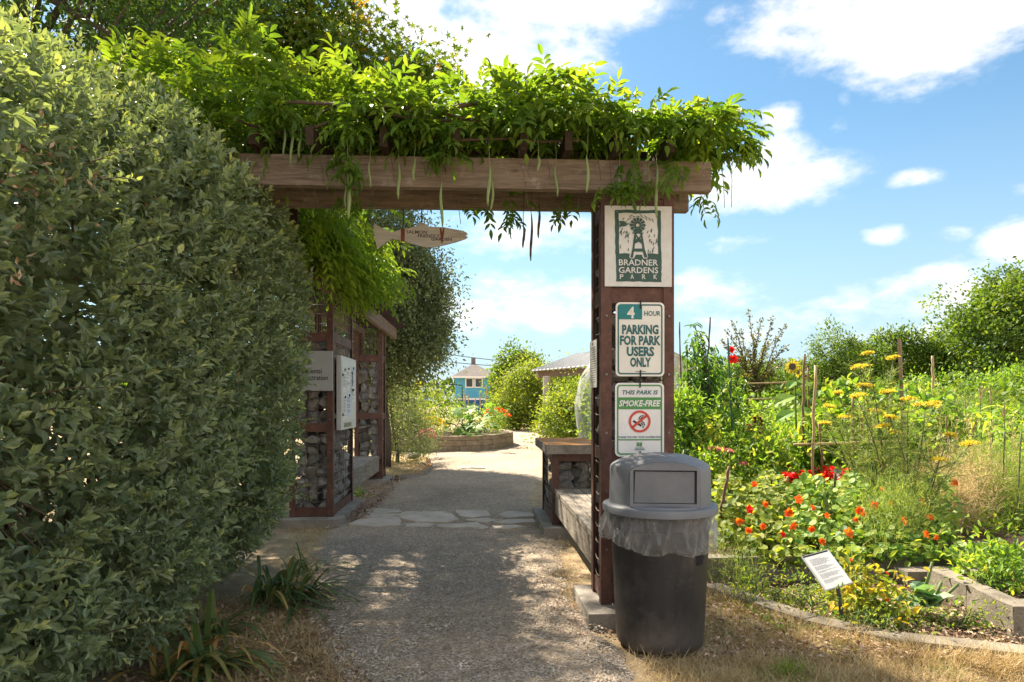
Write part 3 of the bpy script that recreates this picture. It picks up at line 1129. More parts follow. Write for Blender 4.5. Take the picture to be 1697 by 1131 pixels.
# ---- benches
def bench(name, label, x0, x1, y0, y1, front_x, n=5):
    root = thing(name, label, 'bench', ((x0 + x1) / 2, (y0 + y1) / 2, 0))
    w = (x1 - x0) / n
    for i in range(n):
        mb = MB()
        e = random.uniform(-.006, .006)
        mb.box(x0 + i * w + .004, x0 + (i + 1) * w - .004, y0 + .004 + e, y1 - .004 + e, .412 + random.uniform(-.002, .002), .452 + random.uniform(-.003, .003))
        mb.build('plank', M['plank'], root, bevel=.005)
    fx = front_x
    mb = MB(); mb.box(min(fx, fx + (.04 if fx < x0 + .1 else -.04)), max(fx, fx + (.04 if fx < x0 + .1 else -.04)), y0 + .002, y1 - .002, .205, .410)
    mb.build('apron', M['plank'], root, bevel=.004)
    for y in (y0 + .35, (y0 + y1) / 2, y1 - .35):
        mb = MB(); mb.box(x0 + .06, x1 - .06, y - .02, y + .02, .30, .410); mb.build('bearer', M['plank'], root)
    for y in (y0 + .03, y1 - .10):
        mb = MB(); mb.box(x0 + .10, x0 + .17, y, y + .07, -.03, .30); mb.build('leg', M['steel'], root)
        mb = MB(); mb.box(x1 - .17, x1 - .10, y, y + .07, -.03, .30); mb.build('leg', M['steel'], root)
    return root


bench('bench', 'weathered plank bench beside the path, between signed pier and capped pillar', .80, 1.245, 4.655, 7.052, .812)
bench('bench', 'shaded plank bench between the notice board cage and the far pier', -2.03, -1.60, 8.955, 11.395, -1.612)

# ================================================================== GATE BEAMS
gate = thing('gate_beams', 'pair of brown timber beams spanning the path over the tall signed pier', 'pergola', (0, 4.45, 2.68))


def beam(x0, x1, y0, y1, z0, z1, mat, parent, name='beam', notch=0):
    mb = MB()
    n = max(2, int(max(x1 - x0, y1 - y0) / .4))
    mb.box(x0, x1, y0, y1, z0, z1)
    return mb.build(name, mat, parent, bevel=.008)


b1 = beam(-2.45, 1.469, 4.212, 4.276, 2.680, 2.866, M['beam'], gate)
b2 = beam(-2.45, 1.465, 4.656, 4.720, 2.680, 2.866, M['beam'], gate)
for bx, bz in ((.865, 2.826), (.865, 2.765), (1.128, 2.79), (1.30, 2.755)):
    m = MB()
    m.lathe([(0, .010), (.010, .009), (.012, .004), (.017, .003), (.017, 0)], 10)
    for v in m.bm.verts:
        a = v.co.copy()
        v.co = Vector((bx + a.x, 4.211 - a.z, bz + a.y))
    m.build('bolt', M['bolt'], b1)
for rx in (-2.2, -1.75, -1.31, -.98, -.55, -.12, .02 + .26, .55, .84, 1.17):
    mb = MB()
    mb.box(rx - .022, rx + .022, 4.06, 4.92, 2.868, 2.985)
    mb.build('rafter', M['rafter'], gate, bevel=.004)
for ry in (4.5, 4.8):
    mb = MB()
    mb.box(-2.4, 1.35, ry - .02, ry + .02, 2.987, 3.022)
    mb.build('batten', M['rafter'], gate)
side = thing('side_beams', 'long brown timber beams over the notice board cage and shaded bench', 'pergola', (-1.6, 8, 2.5))
beam(-1.60, -1.54, 4.73, 9.06, 2.50, 2.69, M['beamy'], side)
beam(-2.12, -2.06, 4.73, 9.06, 2.50, 2.69, M['beamy'], side)
beam(-1.538, -1.478, 8.99, 12.75, 2.50, 2.69, M['beamy'], side)
beam(-2.12, -2.06, 9.07, 12.75, 2.50, 2.69, M['beamy'], side)
for ry in np.arange(5.2, 12.7, .62):
    mb = MB()
    mb.box(-2.35, -1.34, ry - .022, ry + .022, 2.692, 2.80)
    mb.build('rafter', M['rafter'], side, bevel=.004)
    mb = MB()


# ================================================================== LETTERING
def text_verts(s, bold=0.0):
    cu = bpy.data.curves.new('lettering', 'FONT')
    cu.body = s
    cu.size = 1
    cu.offset = bold
    cu.resolution_u = 2
    cu.align_x = 'LEFT'
    o = bpy.data.objects.new('lettering', cu)
    C.objects.link(o)
    bpy.context.view_layer.update()
    me = bpy.data.meshes.new_from_object(o.evaluated_get(bpy.context.evaluated_depsgraph_get()))
    bpy.data.objects.remove(o)
    bpy.data.curves.remove(cu)
    n = len(me.vertices)
    co = np.zeros(n * 3)
    me.vertices.foreach_get('co', co)
    return me, co.reshape(-1, 3)


def lettering(s, x, y, w, h, Mx, mat, parent, bold=.0, shear=0.0, lift=.0012, name='lettering', align='c'):
    """writing fitted to a box w x h whose centre (or left end) is (x, y) on the face Mx; h is the capital height box"""
    me, co = text_verts(s, bold)
    lo, hi = co.min(0), co.max(0)
    co[:, 0] = (co[:, 0] - lo[0]) / max(1e-6, hi[0] - lo[0]) * w - (w / 2 if align == 'c' else 0)
    co[:, 1] = (co[:, 1] - lo[1]) / max(1e-6, hi[1] - lo[1]) * h - h / 2
    co[:, 0] += co[:, 1] * shear + x
    co[:, 1] += y
    co[:, 2] = lift
    m3 = np.array(Mx)
    co = co @ m3[:3, :3].T + m3[:3, 3]
    me.vertices.foreach_set('co', co.ravel())
    me.materials.clear()
    me.materials.append(mat)
    me.polygons.foreach_set('material_index', [0] * len(me.polygons))
    me.update()
    return link(name, me, parent)


def flat(pts, Mx, mat, parent, name, lift=.001, thick=.0006):
    mb = MB()
    mb.prism(pts, thick, Mx @ Matrix.Translation((0, 0, lift)))
    return mb.build(name, mat, parent)


def ring(outer, inner, Mx, mat, parent, name, lift=.001):
    mb = MB()
    T_ = Mx @ Matrix.Translation((0, 0, lift))
    a = [mb.bm.verts.new(T_ @ Vector((x, y, 0))) for x, y in outer]
    b = [mb.bm.verts.new(T_ @ Vector((x, y, 0))) for x, y in inner]
    n = len(a)
    for i in range(n):
        mb.face([a[i], a[(i + 1) % n], b[(i + 1) % n], b[i]])
    return mb.build(name, mat, parent)


def rrect(w, h, r, n=5, cx=0, cy=0):
    p = []
    for qx, qy, a in ((1, 1, 0), (-1, 1, 90), (-1, -1, 180), (1, -1, 270)):
        for k in range(n + 1):
            t_ = R(a + 90 * k / n)
            p.append((cx + qx * (w / 2 - r) + r * math.cos(t_), cy + qy * (h / 2 - r) + r * math.sin(t_)))
    return p


# ---- park sign: x 1002-1112, y 343-476 of the photograph, on the pier's face
YS = 4.272
a, b = at(1002, 475, YS), at(1113, 343, YS)
SW, SH = b.x - a.x, b.z - a.z
ps = thing('park_sign', 'square metal park name sign with dark green windmill emblem on the pier', 'sign', ((a.x + b.x) / 2, YS, (a.z + b.z) / 2))
Mx = front((a.x + b.x) / 2, YS - .004, (a.z + b.z) / 2)
mb = MB()
mb.prism(rrect(SW, SH, .003, 2), .004, front((a.x + b.x) / 2, YS, (a.z + b.z) / 2))
mb.build('panel', M['galv'], ps)
k = SW / 900.0        # emblem is laid out in the units of an enlarged view: 0..900 across, y down from 20


def E(pts):
    return [((x - 455) * k, (560 - y) * k) for x, y in pts]


def wavy(pts, amp, n):
    out = []
    for i in range(len(pts)):
        p, q_ = pts[i], pts[(i + 1) % len(pts)]
        for j in range(n):
            t_ = j / n
            dxn, dyn = q_[0] - p[0], q_[1] - p[1]
            l_ = math.hypot(dxn, dyn)
            w_ = random.uniform(-amp, amp)
            out.append((p[0] + dxn * t_ - dyn / l_ * w_, p[1] + dyn * t_ + dxn / l_ * w_))
    return out


outer = wavy([(140, 85), (755, 85), (765, 660), (765, 1030), (160, 1030), (148, 660)], 7, 9)
# frame of four strips and the lower panel
flat(E(wavy([(140, 80), (755, 80), (712, 122), (195, 122)], 6, 7)), Mx, M['dgreen'], ps, 'emblem_frame')
flat(E(wavy([(138, 84), (194, 122), (200, 660), (148, 660)], 6, 7)), Mx, M['dgreen'], ps, 'emblem_frame')
flat(E(wavy([(712, 122), (755, 84), (766, 660), (716, 660)], 6, 7)), Mx, M['dgreen'], ps, 'emblem_frame')
flat(E([(148, 656), (200, 661), (270, 652), (340, 660), (331, 710), (350, 722), (395, 722), (420, 672), (500, 672), (522, 722), (570, 722), (585, 700), (574, 655), (640, 652), (716, 661), (766, 656)]
       + wavy([(766, 660), (766, 1030), (160, 1030), (150, 660)], 6, 8)[:24]), Mx, M['dgreen'], ps, 'emblem_base')
# tower
flat(E([(400, 392), (430, 392), (398, 600), (382, 712), (345, 712), (372, 600)]), Mx, M['dgreen'], ps, 'tower_leg', .0022)
flat(E([(478, 392), (506, 392), (540, 600), (576, 705), (535, 712), (512, 620)]), Mx, M['dgreen'], ps, 'tower_leg', .0022)
flat(E([(392, 592), (516, 590), (524, 632), (386, 632)]), Mx, M['dgreen'], ps, 'tower_brace', .0026)
flat(E([(372, 378), (522, 378), (522, 394), (372, 394)]), Mx, M['dgreen'], ps, 'tower_brace', .0026)
for x0_, x1_ in ((410, 500), (500, 410)):
    flat(E([(x0_ - 10, 405), (x0_ + 12, 400), (x1_ + 18, 520), (x1_ - 8, 525)]), Mx, M['dgreen'], ps, 'tower_brace', .003)
flat(E([(420, 340), (436, 330), (470, 330), (486, 340), (486, 392), (420, 392)]), Mx, M['dgreen'], ps, 'tower_head', .0034)
flat(E([(410, 480), (455, 440), (500, 480), (506, 530), (456, 500), (402, 530)]), Mx, M['dgreen'], ps, 'tower_brace', .0038)
# rotor blades and tail vane
for i in range(12):
    a0 = 2 * math.pi * i / 12
    pts = []
    for r_, da in ((38, -.19), (100, -.215), (106, 0), (100, .215), (38, .19)):
        pts.append((445 + r_ * math.cos(a0 + da), 282 + r_ * math.sin(a0 + da)))
    flat(E(pts[::-1]), Mx, M['dgreen'], ps, 'rotor_blade', .0042)
ring(E([(445 + 46 * math.cos(t_), 282 + 46 * math.sin(t_)) for t_ in np.linspace(0, 6.283, 17)[:-1]]), E([(445 + 24 * math.cos(t_), 282 + 24 * math.sin(t_)) for t_ in np.linspace(0, 6.283, 17)[:-1]]), Mx, M['dgreen'], ps, 'rotor_hub', .005)
flat(E([(190, 230), (265, 228), (300, 262), (345, 262), (345, 272), (300, 272), (272, 302), (195, 300), (212, 266)]), Mx, M['dgreen'], ps, 'tail_vane', .0022)
# curling strokes of wind round the rotor
random.seed(4)
for i in range(46):
    if i < 14:
        t_ = R(200 + 140 * (i + .3) / 14); rr = random.choice((128, 150, 170)) * 1.0
        px_, py_ = 445 + rr * 1.35 * math.cos(t_), 290 + rr * math.sin(t_)
        ta = t_ + math.pi / 2
    else:
        sd = 1 if i % 2 else -1
        px_ = 455 + sd * random.uniform(125, 245); py_ = random.uniform(260, 640); ta = R(100 + random.uniform(-25, 25) * sd)
    l_ = random.uniform(22, 36)
    c_, s_ = math.cos(ta), math.sin(ta)
    pts = [(-l_, 0), (-l_ * .3, 7), (l_ * .3, 9), (l_, 3), (l_ * .3, -1), (-l_ * .3, -5)]
    flat(E([(px_ + x * c_ - y * s_, py_ + x * s_ + y * c_) for x, y in pts]), Mx, M['dgreen'], ps, 'wind_stroke', .0012)
for s_, yy_, w_, h_ in (('BRADNER', 776, 525, 80), ('GARDENS', 878, 530, 80)):
    lettering(s_, (455 - 455) * k, (560 - yy_) * k, w_ * k, h_ * k, Mx, M['galv'], ps, .012, 0, .003)
for ch, xx_ in zip('PARK', (230, 370, 527, 682)):
    lettering(ch, (xx_ - 455) * k, (560 - 965) * k, 48 * k, 62 * k, Mx, M['galv'], ps, .012, 0, .003)


# ---- parking sign and smoke free sign
def road_sign(name, label, px0, px1, py0, py1, border, face):
    a, b = at(px0, py1, YS), at(px1, py0, YS)
    W_, H_ = b.x - a.x, b.z - a.z
    cxx, czz = (a.x + b.x) / 2, (a.z + b.z) / 2
    root = thing(name, label, 'sign', (cxx, YS, czz))
    mb = MB()
    mb.prism(rrect(W_, H_, .028), .004, front(cxx, YS - .002, czz))
    mb.build('panel', face, root)
    Mf = front(cxx, YS - .006, czz)
    ring(rrect(W_ * .925, H_ * .95, .022), rrect(W_ * .865, H_ * .91, .015), Mf, border, root, 'border')
    return root, Mf, W_, H_


def tie(root, Mf, y0, y1):
    mb = MB()
    mb.prism([(-.004, y0), (.004, y0), (.004, y1), (-.004, y1)], .005, Mf @ Matrix.Translation((.002, 0, .003)))
    mb.build('cable_tie', M['black'], root)


pk, Mf, W_, H_ = road_sign('parking_sign', 'white parking time sign with teal lettering, in the middle of the pier', 1020, 1100.5, 502, 624, M['tealdk'], M['white'])
u_ = W_ / 700.0
Q = lambda x, y: ((x - 437) * u_, (587 - y) * u_)
flat([Q(128, 303), Q(466, 303), Q(466, 92), Q(150, 92), Q(128, 115)], Mf, M['teal'], pk, 'number_panel', .0016)
lettering('4', *Q(303, 208), 108 * u_, 165 * u_, Mf, M['white'], pk, .03, 0, .0035)
lettering('HOUR', *Q(614, 218), 235 * u_, 72 * u_, Mf, M['tealdk'], pk, .02, 0, .002)
for s_, x_, y_, w2 in (('PARKING', 440, 448, 525), ('FOR PARK', 440, 603, 585), ('USERS', 442, 760, 395), ('ONLY', 443, 912, 300)):
    lettering(s_, *Q(x_, y_), w2 * u_, 140 * u_, Mf, M['tealdk'], pk, .045, 0, .002)
mb = MB()
for i in range(7):
    x_, y_ = Q(372 + i * 22, 1052)
    mb.box(x_, x_ + 14 * u_, -.0005, .0005, y_, y_ + 12 * u_)
for v in mb.bm.verts:
    v.co = Mf @ Vector((v.co.x, v.co.z, .002 + v.co.y))
mb.build('small_print', M['ink'], pk)
tie(pk, Mf, Q(0, 150)[1], Q(0, 60)[1] + .012)
tie(pk, Mf, Q(0, 1115)[1] - .012, Q(0, 1025)[1])

sf, Mf, W_, H_ = road_sign('smoke_free_sign', 'white no smoking sign with green band, lowest on the pier', 1019, 1100, 635, 757, M['signgreen'], M['bluewhite'])
u_ = W_ / 715.0
Q = lambda x, y: ((x - 447) * u_, (595 - y) * u_)
lettering('THIS PARK IS', *Q(450, 200), 525 * u_, 62 * u_, Mf, M['tealdk'], sf, .024, .22, .002)
flat([Q(122, 443), Q(770, 443), Q(770, 272), Q(122, 272)], Mf, M['signgreen'], sf, 'band', .0016)
lettering('SMOKE-FREE', *Q(447, 358), 595 * u_, 92 * u_, Mf, M['bluewhite'], sf, .03, .2, .0035)
cx_, cy_ = Q(447, 620)
circ = lambda r_, n_=28: [(cx_ + r_ * math.cos(a_), cy_ + r_ * math.sin(a_)) for a_ in np.linspace(0, 2 * math.pi, n_ + 1)[:-1]]
# cigarette and its smoke, then the ring and bar over them
flat([Q(345, 625), Q(362, 600), Q(482, 672), Q(466, 697)], Mf, M['black'], sf, 'cigarette', .0014)
flat([Q(484, 706), Q(496, 684), Q(512, 693), Q(500, 716)], Mf, M['black'], sf, 'cigarette', .0014)
for r0_, q0, q1, cxp, cyp in ((60, 175, 290, 490, 590), (36, 175, 290, 490, 590), (62, 265, 370, 462, 672), (36, 265, 370, 462, 672)):
    pts = [(cxp + rr * math.cos(R(a_)), cyp + rr * math.sin(R(a_))) for rr, seq in ((r0_, np.linspace(q0, q1, 7)), (r0_ - 14, np.linspace(q1, q0, 7))) for a_ in seq]
    flat([Q(*p) for p in pts], Mf, M['black'], sf, 'smoke_mark', .0014)
ring(circ(160 * u_), circ(126 * u_), Mf, M['red'], sf, 'prohibition_ring', .0032)
flat([Q(333, 690), Q(357, 716), Q(560, 548), Q(536, 522)], Mf, M['red'], sf, 'prohibition_bar', .0026)
lettering('THANK YOU FOR YOUR COOPERATION', *Q(447, 846), 622 * u_, 30 * u_, Mf, M['tealdk'], sf, .02, .2, .002)
flat([Q(122, 893), Q(770, 893), Q(770, 875), Q(122, 875)], Mf, M['signgreen'], sf, 'rule', .0016)
for i in range(3):
    for j in range(2):
        x_, y_ = 403 + j * 42, 922 + i * 21
        flat([Q(x_, y_ + 17), Q(x_ + 38, y_ + 17), Q(x_ + 38, y_), Q(x_, y_)], Mf, M['signgreen'], sf, 'leaf_emblem', .0016)
for y_, w2 in ((998, 130), (1022, 150)):
    mb = MB()
    for i in range(8):
        x_ = 447 - w2 / 2 + i * w2 / 8
        mb.prism([Q(x_, y_ + 12), Q(x_ + w2 / 10, y_ + 12), Q(x_ + w2 / 10, y_), Q(x_, y_)], .0005, Mf @ Matrix.Translation((0, 0, .002)))
    mb.build('small_print', M['tealdk'], sf)
tie(sf, Mf, Q(0, 130)[1], Q(0, 40)[1] + .012)
tie(sf, Mf, Q(0, 1100)[1], Q(0, 1050)[1])

# ---- plate on the pier's path side
sp = thing('info_plate', 'small white info plate wired to the narrow path side of the pier', 'plate', (.775, 4.47, 1.6))
mb = MB(); mb.box(.768, .773, 4.36, 4.60, 1.455, 1.765); mb.build('panel', M['white'], sp)
mb = MB()
for i in range(16):
    mb.box(.7665, .7675, 4.385, 4.385 + random.uniform(.13, .19), 1.49 + i * .015, 1.494 + i * .015)
mb.build('small_print', M['ink'], sp)
mb = MB(); mb.tube([(.774, 4.48, 1.752), (.766, 4.48, 1.748), (.764, 4.485, 1.735)], .0025, 5); mb.build('wire_tie', M['black'], sp)

# ---- grey name plate on the kiosk's near face
a, b = at(474, 648, 7.66), at(551, 582, 7.66)
npq = thing('garden_name_sign', 'grey plate sign half hidden by the hedge on the stone cage', 'sign', ((a.x + b.x) / 2, 7.66, (a.z + b.z) / 2))
mb = MB(); mb.box(a.x, b.x, 7.66, 7.685, a.z, b.z); mb.build('panel', M['plate'], npq, bevel=.003)
Mn = front(0, 7.66, 0)
q1, q2 = at(487.0, 619, 7.66), at(532.5, 611, 7.66)
hh = .058
q1, q2 = at(489, 615, 7.66), at(533, 615, 7.66)
lettering('Ornamental', (q1.x + q2.x) / 2, q1.z, q2.x - q1.x, hh, Mn, M['black'], npq, .004)
q1, q2 = at(484, 626, 7.66), at(543.6, 626, 7.66)
lettering('Demonstration', (q1.x + q2.x) / 2, q1.z, q2.x - q1.x, hh, Mn, M['black'], npq, .004)

# ---- notice board on the kiosk's path side (face looks at +x)
nb = thing('notice_board', 'silver framed notice board with pinned papers on the stone cage', 'notice board', (-1.55, 8.35, 1.45))
mb = MB(); mb.box(-1.595, -1.545, 7.87, 8.84, 1.03, 1.885); mb.build('case', M['alu'], nb, bevel=.004)
mb = MB(); mb.box(-1.5445, -1.541, 7.91, 8.80, 1.13, 1.845); mb.build('pinboard', M['galv'], nb)
Mb = frame((-1.540, 7.91, 1.13), (0, 1, 0), (0, 0, 1))
for x, y, w_, h_, mt in ((.04, .34, .20, .28, 'paper'), (.27, .36, .22, .28, 'paper'), (.52, .34, .14, .26, 'paper'), (.05, .03, .22, .27, 'paper'), (.31, .06, .22, .26, 'paperb'), (.58, .22, .22, .17, 'paper'), (.60, .42, .2, .24, 'paperb')):
    o = flat([(x, y), (x + w_, y), (x + w_, y + h_), (x, y + h_)], Mb, M[mt], nb, 'paper', .001, .0012)
    mb = MB()
    yy_ = y + h_ - .03
    while yy_ > y + .03:
        if random.random() < .75:
            mb.prism([(x + .02, yy_), (x + .02 + (w_ - .04) * random.uniform(.5, 1), yy_), (x + .02 + (w_ - .04) * .9, yy_ + .006), (x + .02, yy_ + .006)], .0005, Mb @ Matrix.Translation((0, 0, .0028)))
        yy_ -= .017
    mb.build('small_print', M['ink'], o)
    mb = MB(); mb.prism([(x + w_ / 2 + .014 * math.cos(a_), y + h_ - .02 + .014 * math.sin(a_)) for a_ in np.linspace(0, 6.28, 9)[:-1]], .012, Mb @ Matrix.Translation((0, 0, .002)))
    mb.build('pin', M['black'], o)
for z in (1.66, 1.20):
    mb = MB(); mb.prism([(.02, z - 1.13 - .01), (.05, z - 1.13 - .01), (.05, z - 1.13 + .02), (.02, z - 1.13 + .02)], .01, Mb); mb.build('pin', M['black'], nb)
mb = MB(); mb.box(-1.5445, -1.5415, 8.05, 8.5, 1.055, 1.105); mb.build('label_plate', plain('olive_plate', (.22, .22, .15)), nb)

# ---- hanging fish sign
YF = 4.70
fpt = [(620, 371), (636, 381), (650, 386), (664, 382), (676, 380), (690, 376), (697, 370), (703, 371), (711, 377), (735, 378), (757, 382), (768, 384), (774, 387.5), (775, 389.5), (771, 391.5),
       (775.5, 394), (772, 397), (757, 402), (742, 406), (725, 410), (707, 411.5), (690, 407), (672, 402), (660, 398), (648, 397), (638, 404), (626, 413.5), (622, 398), (620, 385)]
f0 = at(698, 392, YF)
fish = thing('fish_sign', 'fish shaped wooden sign hanging on wires under the back beam', 'sign', f0)
Mk = front(f0.x, YF, f0.z)
pts = [((at(x, y, YF).x - f0.x), (at(x, y, YF).z - f0.z)) for x, y in fpt]
mb = MB(); mb.prism(pts[::-1], .018, Mk); mb.build('board', M['fishwood'], fish)
Mk2 = Mk @ Matrix.Translation((0, 0, .018))


def fq(x, y):
    p = at(x, y, YF)
    return (p.x - f0.x, p.z - f0.z)


flat([fq(665, 402), fq(671, 402.5), fq(671.5, 380.5), fq(665, 381)], Mk2, M['rustband'], fish, 'strap', .001, .003)
flat([fq(731.5, 404), fq(734, 404), fq(737, 380), fq(735, 379), fq(733, 387), fq(731.5, 379), fq(729, 380)], Mk2, M['rustband'], fish, 'strap', .001, .003)
for s_, x_, y_, w2 in (('SALMON', 691, 386, 34), ('FRIENDLY', 711, 392.3, 36), ('GARDEN', 732, 398, 34)):
    c0, c1 = fq(x_ - w2 / 2, y_), fq(x_ + w2 / 2, y_)
    lettering(s_, (c0[0] + c1[0]) / 2, c0[1], c1[0] - c0[0], .022, Mk2, M['black'], fish, .012, 0, .0012)
flat([(fq(766, 386.6)[0] + .004 * math.cos(a_), fq(766, 386.6)[1] + .004 * math.sin(a_)) for a_ in np.linspace(0, 6.28, 9)[:-1]], Mk2, M['white'], fish, 'eye', .001)
for x_, yb in ((668, 381), (698.5, 371)):
    p = at(x_, yb, YF)
    mb = MB(); mb.tube([(p.x, YF - .009, p.z - .02), (p.x + .003, YF - .006, p.z + .06), (p.x, YF - .006, 2.70)], .004, 5); mb.build('wire', M['black'], fish)

# ================================================================== TRASH CAN
TX, TY = 1.043, 3.85
can = thing('trash_can', 'grey dome topped trash can with clear liner bag, below the pier signs', 'trash can', (TX, TY, 0))


def ccoord(m):
    for v in m.bm.verts:
        v.co += Vector((TX, TY, 0))
    return m


m = MB()
m.lathe([(0.0, .02), (.225, .02), (.236, .004), (.243, .02), (.246, .06), (.263, .40), (.274, .66), (.284, .665), (.288, .745), (.272, .75), (.264, .70)], 64)
ccoord(m).build('barrel', M['barrel'], can, smooth=R(35))
m = MB()
m.lathe([(.262, .752), (.262, .742), (.318, .742), (.322, .746), (.323, .776), (.319, .784), (.307, .788), (.290, .790), (.287, .796), (.262, .80)], 72)
ccoord(m).build('lid_rim', M['lid'], can, smooth=R(40))
# flat recess in the front of the dome; can is turned a little towards the path
TURN = R(-8)
D0 = .208


def domeprof():
    return [(.286, .79), (.285, .80), (.282, .978), (.278, .998), (.266, 1.012), (.215, 1.038), (.145, 1.061), (.10, 1.066), (0, 1.068)]


m = MB()
rings = m.lathe(domeprof() + [], 72)
bmesh.ops.remove_doubles(m.bm, verts=m.bm.verts, dist=.0005)
bmesh.ops.holes_fill(m.bm, edges=[e for e in m.bm.edges if e.is_boundary])
fd = Vector((math.sin(TURN), -math.cos(TURN), 0))
fr = Vector((math.cos(TURN), math.sin(TURN), 0))
r_ = bmesh.ops.bisect_plane(m.bm, geom=m.bm.verts[:] + m.bm.edges[:] + m.bm.faces[:], plane_co=fd * D0, plane_no=fd, clear_outer=True, dist=1e-5)
bmesh.ops.holes_fill(m.bm, edges=[e for e in m.bm.edges if e.is_boundary])
# shallow dished panels moulded in the top
for v in m.bm.verts:
    rr = math.hypot(v.co.x, v.co.y)
    if v.co.z > 1.02 and rr > .02:
        a_ = math.atan2(v.co.y, v.co.x)
        v.co.z += .0018 * math.cos(4 * a_ + .6)
ccoord(m).build('dome', M['lid'], can, smooth=R(32))
Mt = frame(Vector((TX, TY, 0)) + fd * D0, fr, (0, 0, 1))


def hood(x):
    rr = math.sqrt(D0 * D0 + x * x)
    zz = np.interp(rr, [.10, .145, .215, .266, .278, .282], [1.066, 1.061, 1.038, 1.012, .998, .978])
    return zz


hw = .186
xs = np.linspace(-hw, hw, 15)
lo_z, hi_z, fw = .818, .994, .168
# raised surround: two cheeks, hood and sill, with the flap set back between them
for s_ in (-1, 1):
    mb = MB()
    x0_, x1_ = (s_ * fw, s_ * hw)
    p = [(x0_, .797), (x1_, .797), (x1_, hood(hw) - .006), (x0_, hood(fw) - .006)]
    mb.prism(p if s_ > 0 else p[::-1], .026, Mt @ Matrix.Translation((0, 0, -.001)))
    mb.build('flap_cheek', M['lid'], can, bevel=.004)
mb = MB()
p = [(-fw, hi_z)] + [(fw * q, hi_z) for q in (-.5, 0, .5)] + [(fw, hi_z)] + [(x, hood(x) - .006) for x in np.linspace(fw, -fw, 13)]
mb.prism(p, .026, Mt @ Matrix.Translation((0, 0, -.001)))
mb.build('flap_hood', M['lid'], can, bevel=.003)
mb = MB()
mb.prism([(-fw, .797), (fw, .797), (fw, lo_z - .004), (-fw, lo_z - .004)], .026, Mt @ Matrix.Translation((0, 0, -.001)))
mb.build('flap_sill', M['lid'], can, bevel=.003)
mb = MB()
mb.prism([(-fw + .001, lo_z - .003), (fw - .001, lo_z - .003), (fw - .001, hi_z - .001), (-fw + .001, hi_z - .001)], .002, Mt @ Matrix.Translation((0, 0, .0005)))
mb.build('flap_recess', M['recess'], can)
mb = MB()
mb.prism([(-fw + .004, lo_z), (fw - .012, lo_z), (fw - .012, hi_z - .008), (-fw + .010, hi_z - .008)], .013, Mt @ Matrix.Translation((0, 0, .003)))
fl = mb.build('flap', M['flap'], can, bevel=.003)
for k_ in range(2):
    flat([(-fw + .028, lo_z + .022 + k_ * .007), (-fw + .075, lo_z + .022 + k_ * .007), (-fw + .075, lo_z + .024 + k_ * .007), (-fw + .028, lo_z + .024 + k_ * .007)], Mt @ Matrix.Translation((0, 0, .016)), M['lid'], fl, 'moulded_mark', .0005)
# moulded marks on the barrel, worn past reading
for row, (z_, n_, a_c) in enumerate(((.555, 4, -.88), (.505, 8, -.90), (.478, 7, -.92))):
    mb = MB()
    for i in range(n_):
        th_ = a_c + (i - n_ / 2) * .032
        rr = .2715
        for q in range(3):
            z1_ = z_ + random.uniform(-.004, .004) + q * .008
            p0, p1 = Vector((TX + rr * math.cos(th_), TY + rr * math.sin(th_), z1_)), Vector((TX + rr * math.cos(th_ + .02), TY + rr * math.sin(th_ + .02), z1_ + random.uniform(.002, .012)))
            mb.tube([p0, p1], .0020, 4)
    mb.build('moulded_mark', M['black'], can)
# liner bag turned down over the barrel, creased, with a loose hem
random.seed(9)
nseg, nlev = 260, 26
ph = [random.uniform(0, 6.28) for _ in range(10)]
Vb, Fb = [], []
for i in range(nlev):
    q = i / (nlev - 1)
    for j in range(nseg):
        a_ = 2 * math.pi * j / nseg
        hem = .578 + .020 * math.sin(a_ * 2 + 2.0) + .012 * math.sin(a_ * 5 + ph[1]) + .006 * math.sin(a_ * 11 + ph[2]) - .03 * math.exp(-((a_ + 1.15 - (0 if a_ < 4 else 2 * math.pi)) / .5) ** 2)
        fold = .014 * math.sin(a_ * 5 + ph[3] + q * 1.6) + .020 * (1 - abs(math.sin(a_ * 6.5 + ph[4] - q * 1.4 + .6 * math.sin(a_ * 3)))) ** 2 + .012 * (1 - abs(math.sin(a_ * 11.5 + ph[5] + 2.2 * q))) ** 3 + .003 * math.sin(a_ * 41 + ph[6] + 6 * q) - .008
        flare = .294 + .022 * math.sin(q * math.pi * .62) + .020 * max(0, math.cos(a_ - math.pi)) * q + .012 * max(0, math.cos(a_)) * q
        r_ = flare + fold * (.25 + .9 * q) - .012 * (q > .93)
        z_ = .748 + (hem - .748) * q + .007 * math.sin(a_ * 9 + q * 5 + ph[7]) * math.sin(q * math.pi)
        Vb.append((TX + r_ * math.cos(a_), TY + r_ * math.sin(a_), z_))
for i in range(nlev - 1):
    for j in range(nseg):
        Fb.append((i * nseg + j, i * nseg + (j + 1) % nseg, (i + 1) * nseg + (j + 1) % nseg, (i + 1) * nseg + j))
lb = link('liner_bag', npmesh('liner_bag', Vb, Fb, M['bag'], smooth=True), can)

# ================================================================== GARDEN KERBS AND BEDS
def wall_run(root, pts, z0, z1, th, mat, seg, name='block', jit=.006):
    for a, b in zip(pts[:-1], pts[1:]):
        a, b = Vector((*a, 0)), Vector((*b, 0))
        L_ = (b - a).length
        n = max(1, round(L_ / seg))
        e = (b - a).normalized()
        nrm = Vector((-e.y, e.x, 0))
        for i in range(n):
            p = a.lerp(b, i / n)
            mb = MB()
            Mw = Matrix(((e.x, nrm.x, 0, p.x), (e.y, nrm.y, 0, p.y), (0, 0, 1, 0), (0, 0, 0, 1))) @ Matrix.Translation((0, random.uniform(-jit, jit), random.uniform(-jit, jit)))
            mb.box(.004, L_ / n - .004, 0, th, z0, z1, Mw)
            mb.build(name, mat, root, bevel=.010, jitter=.003)


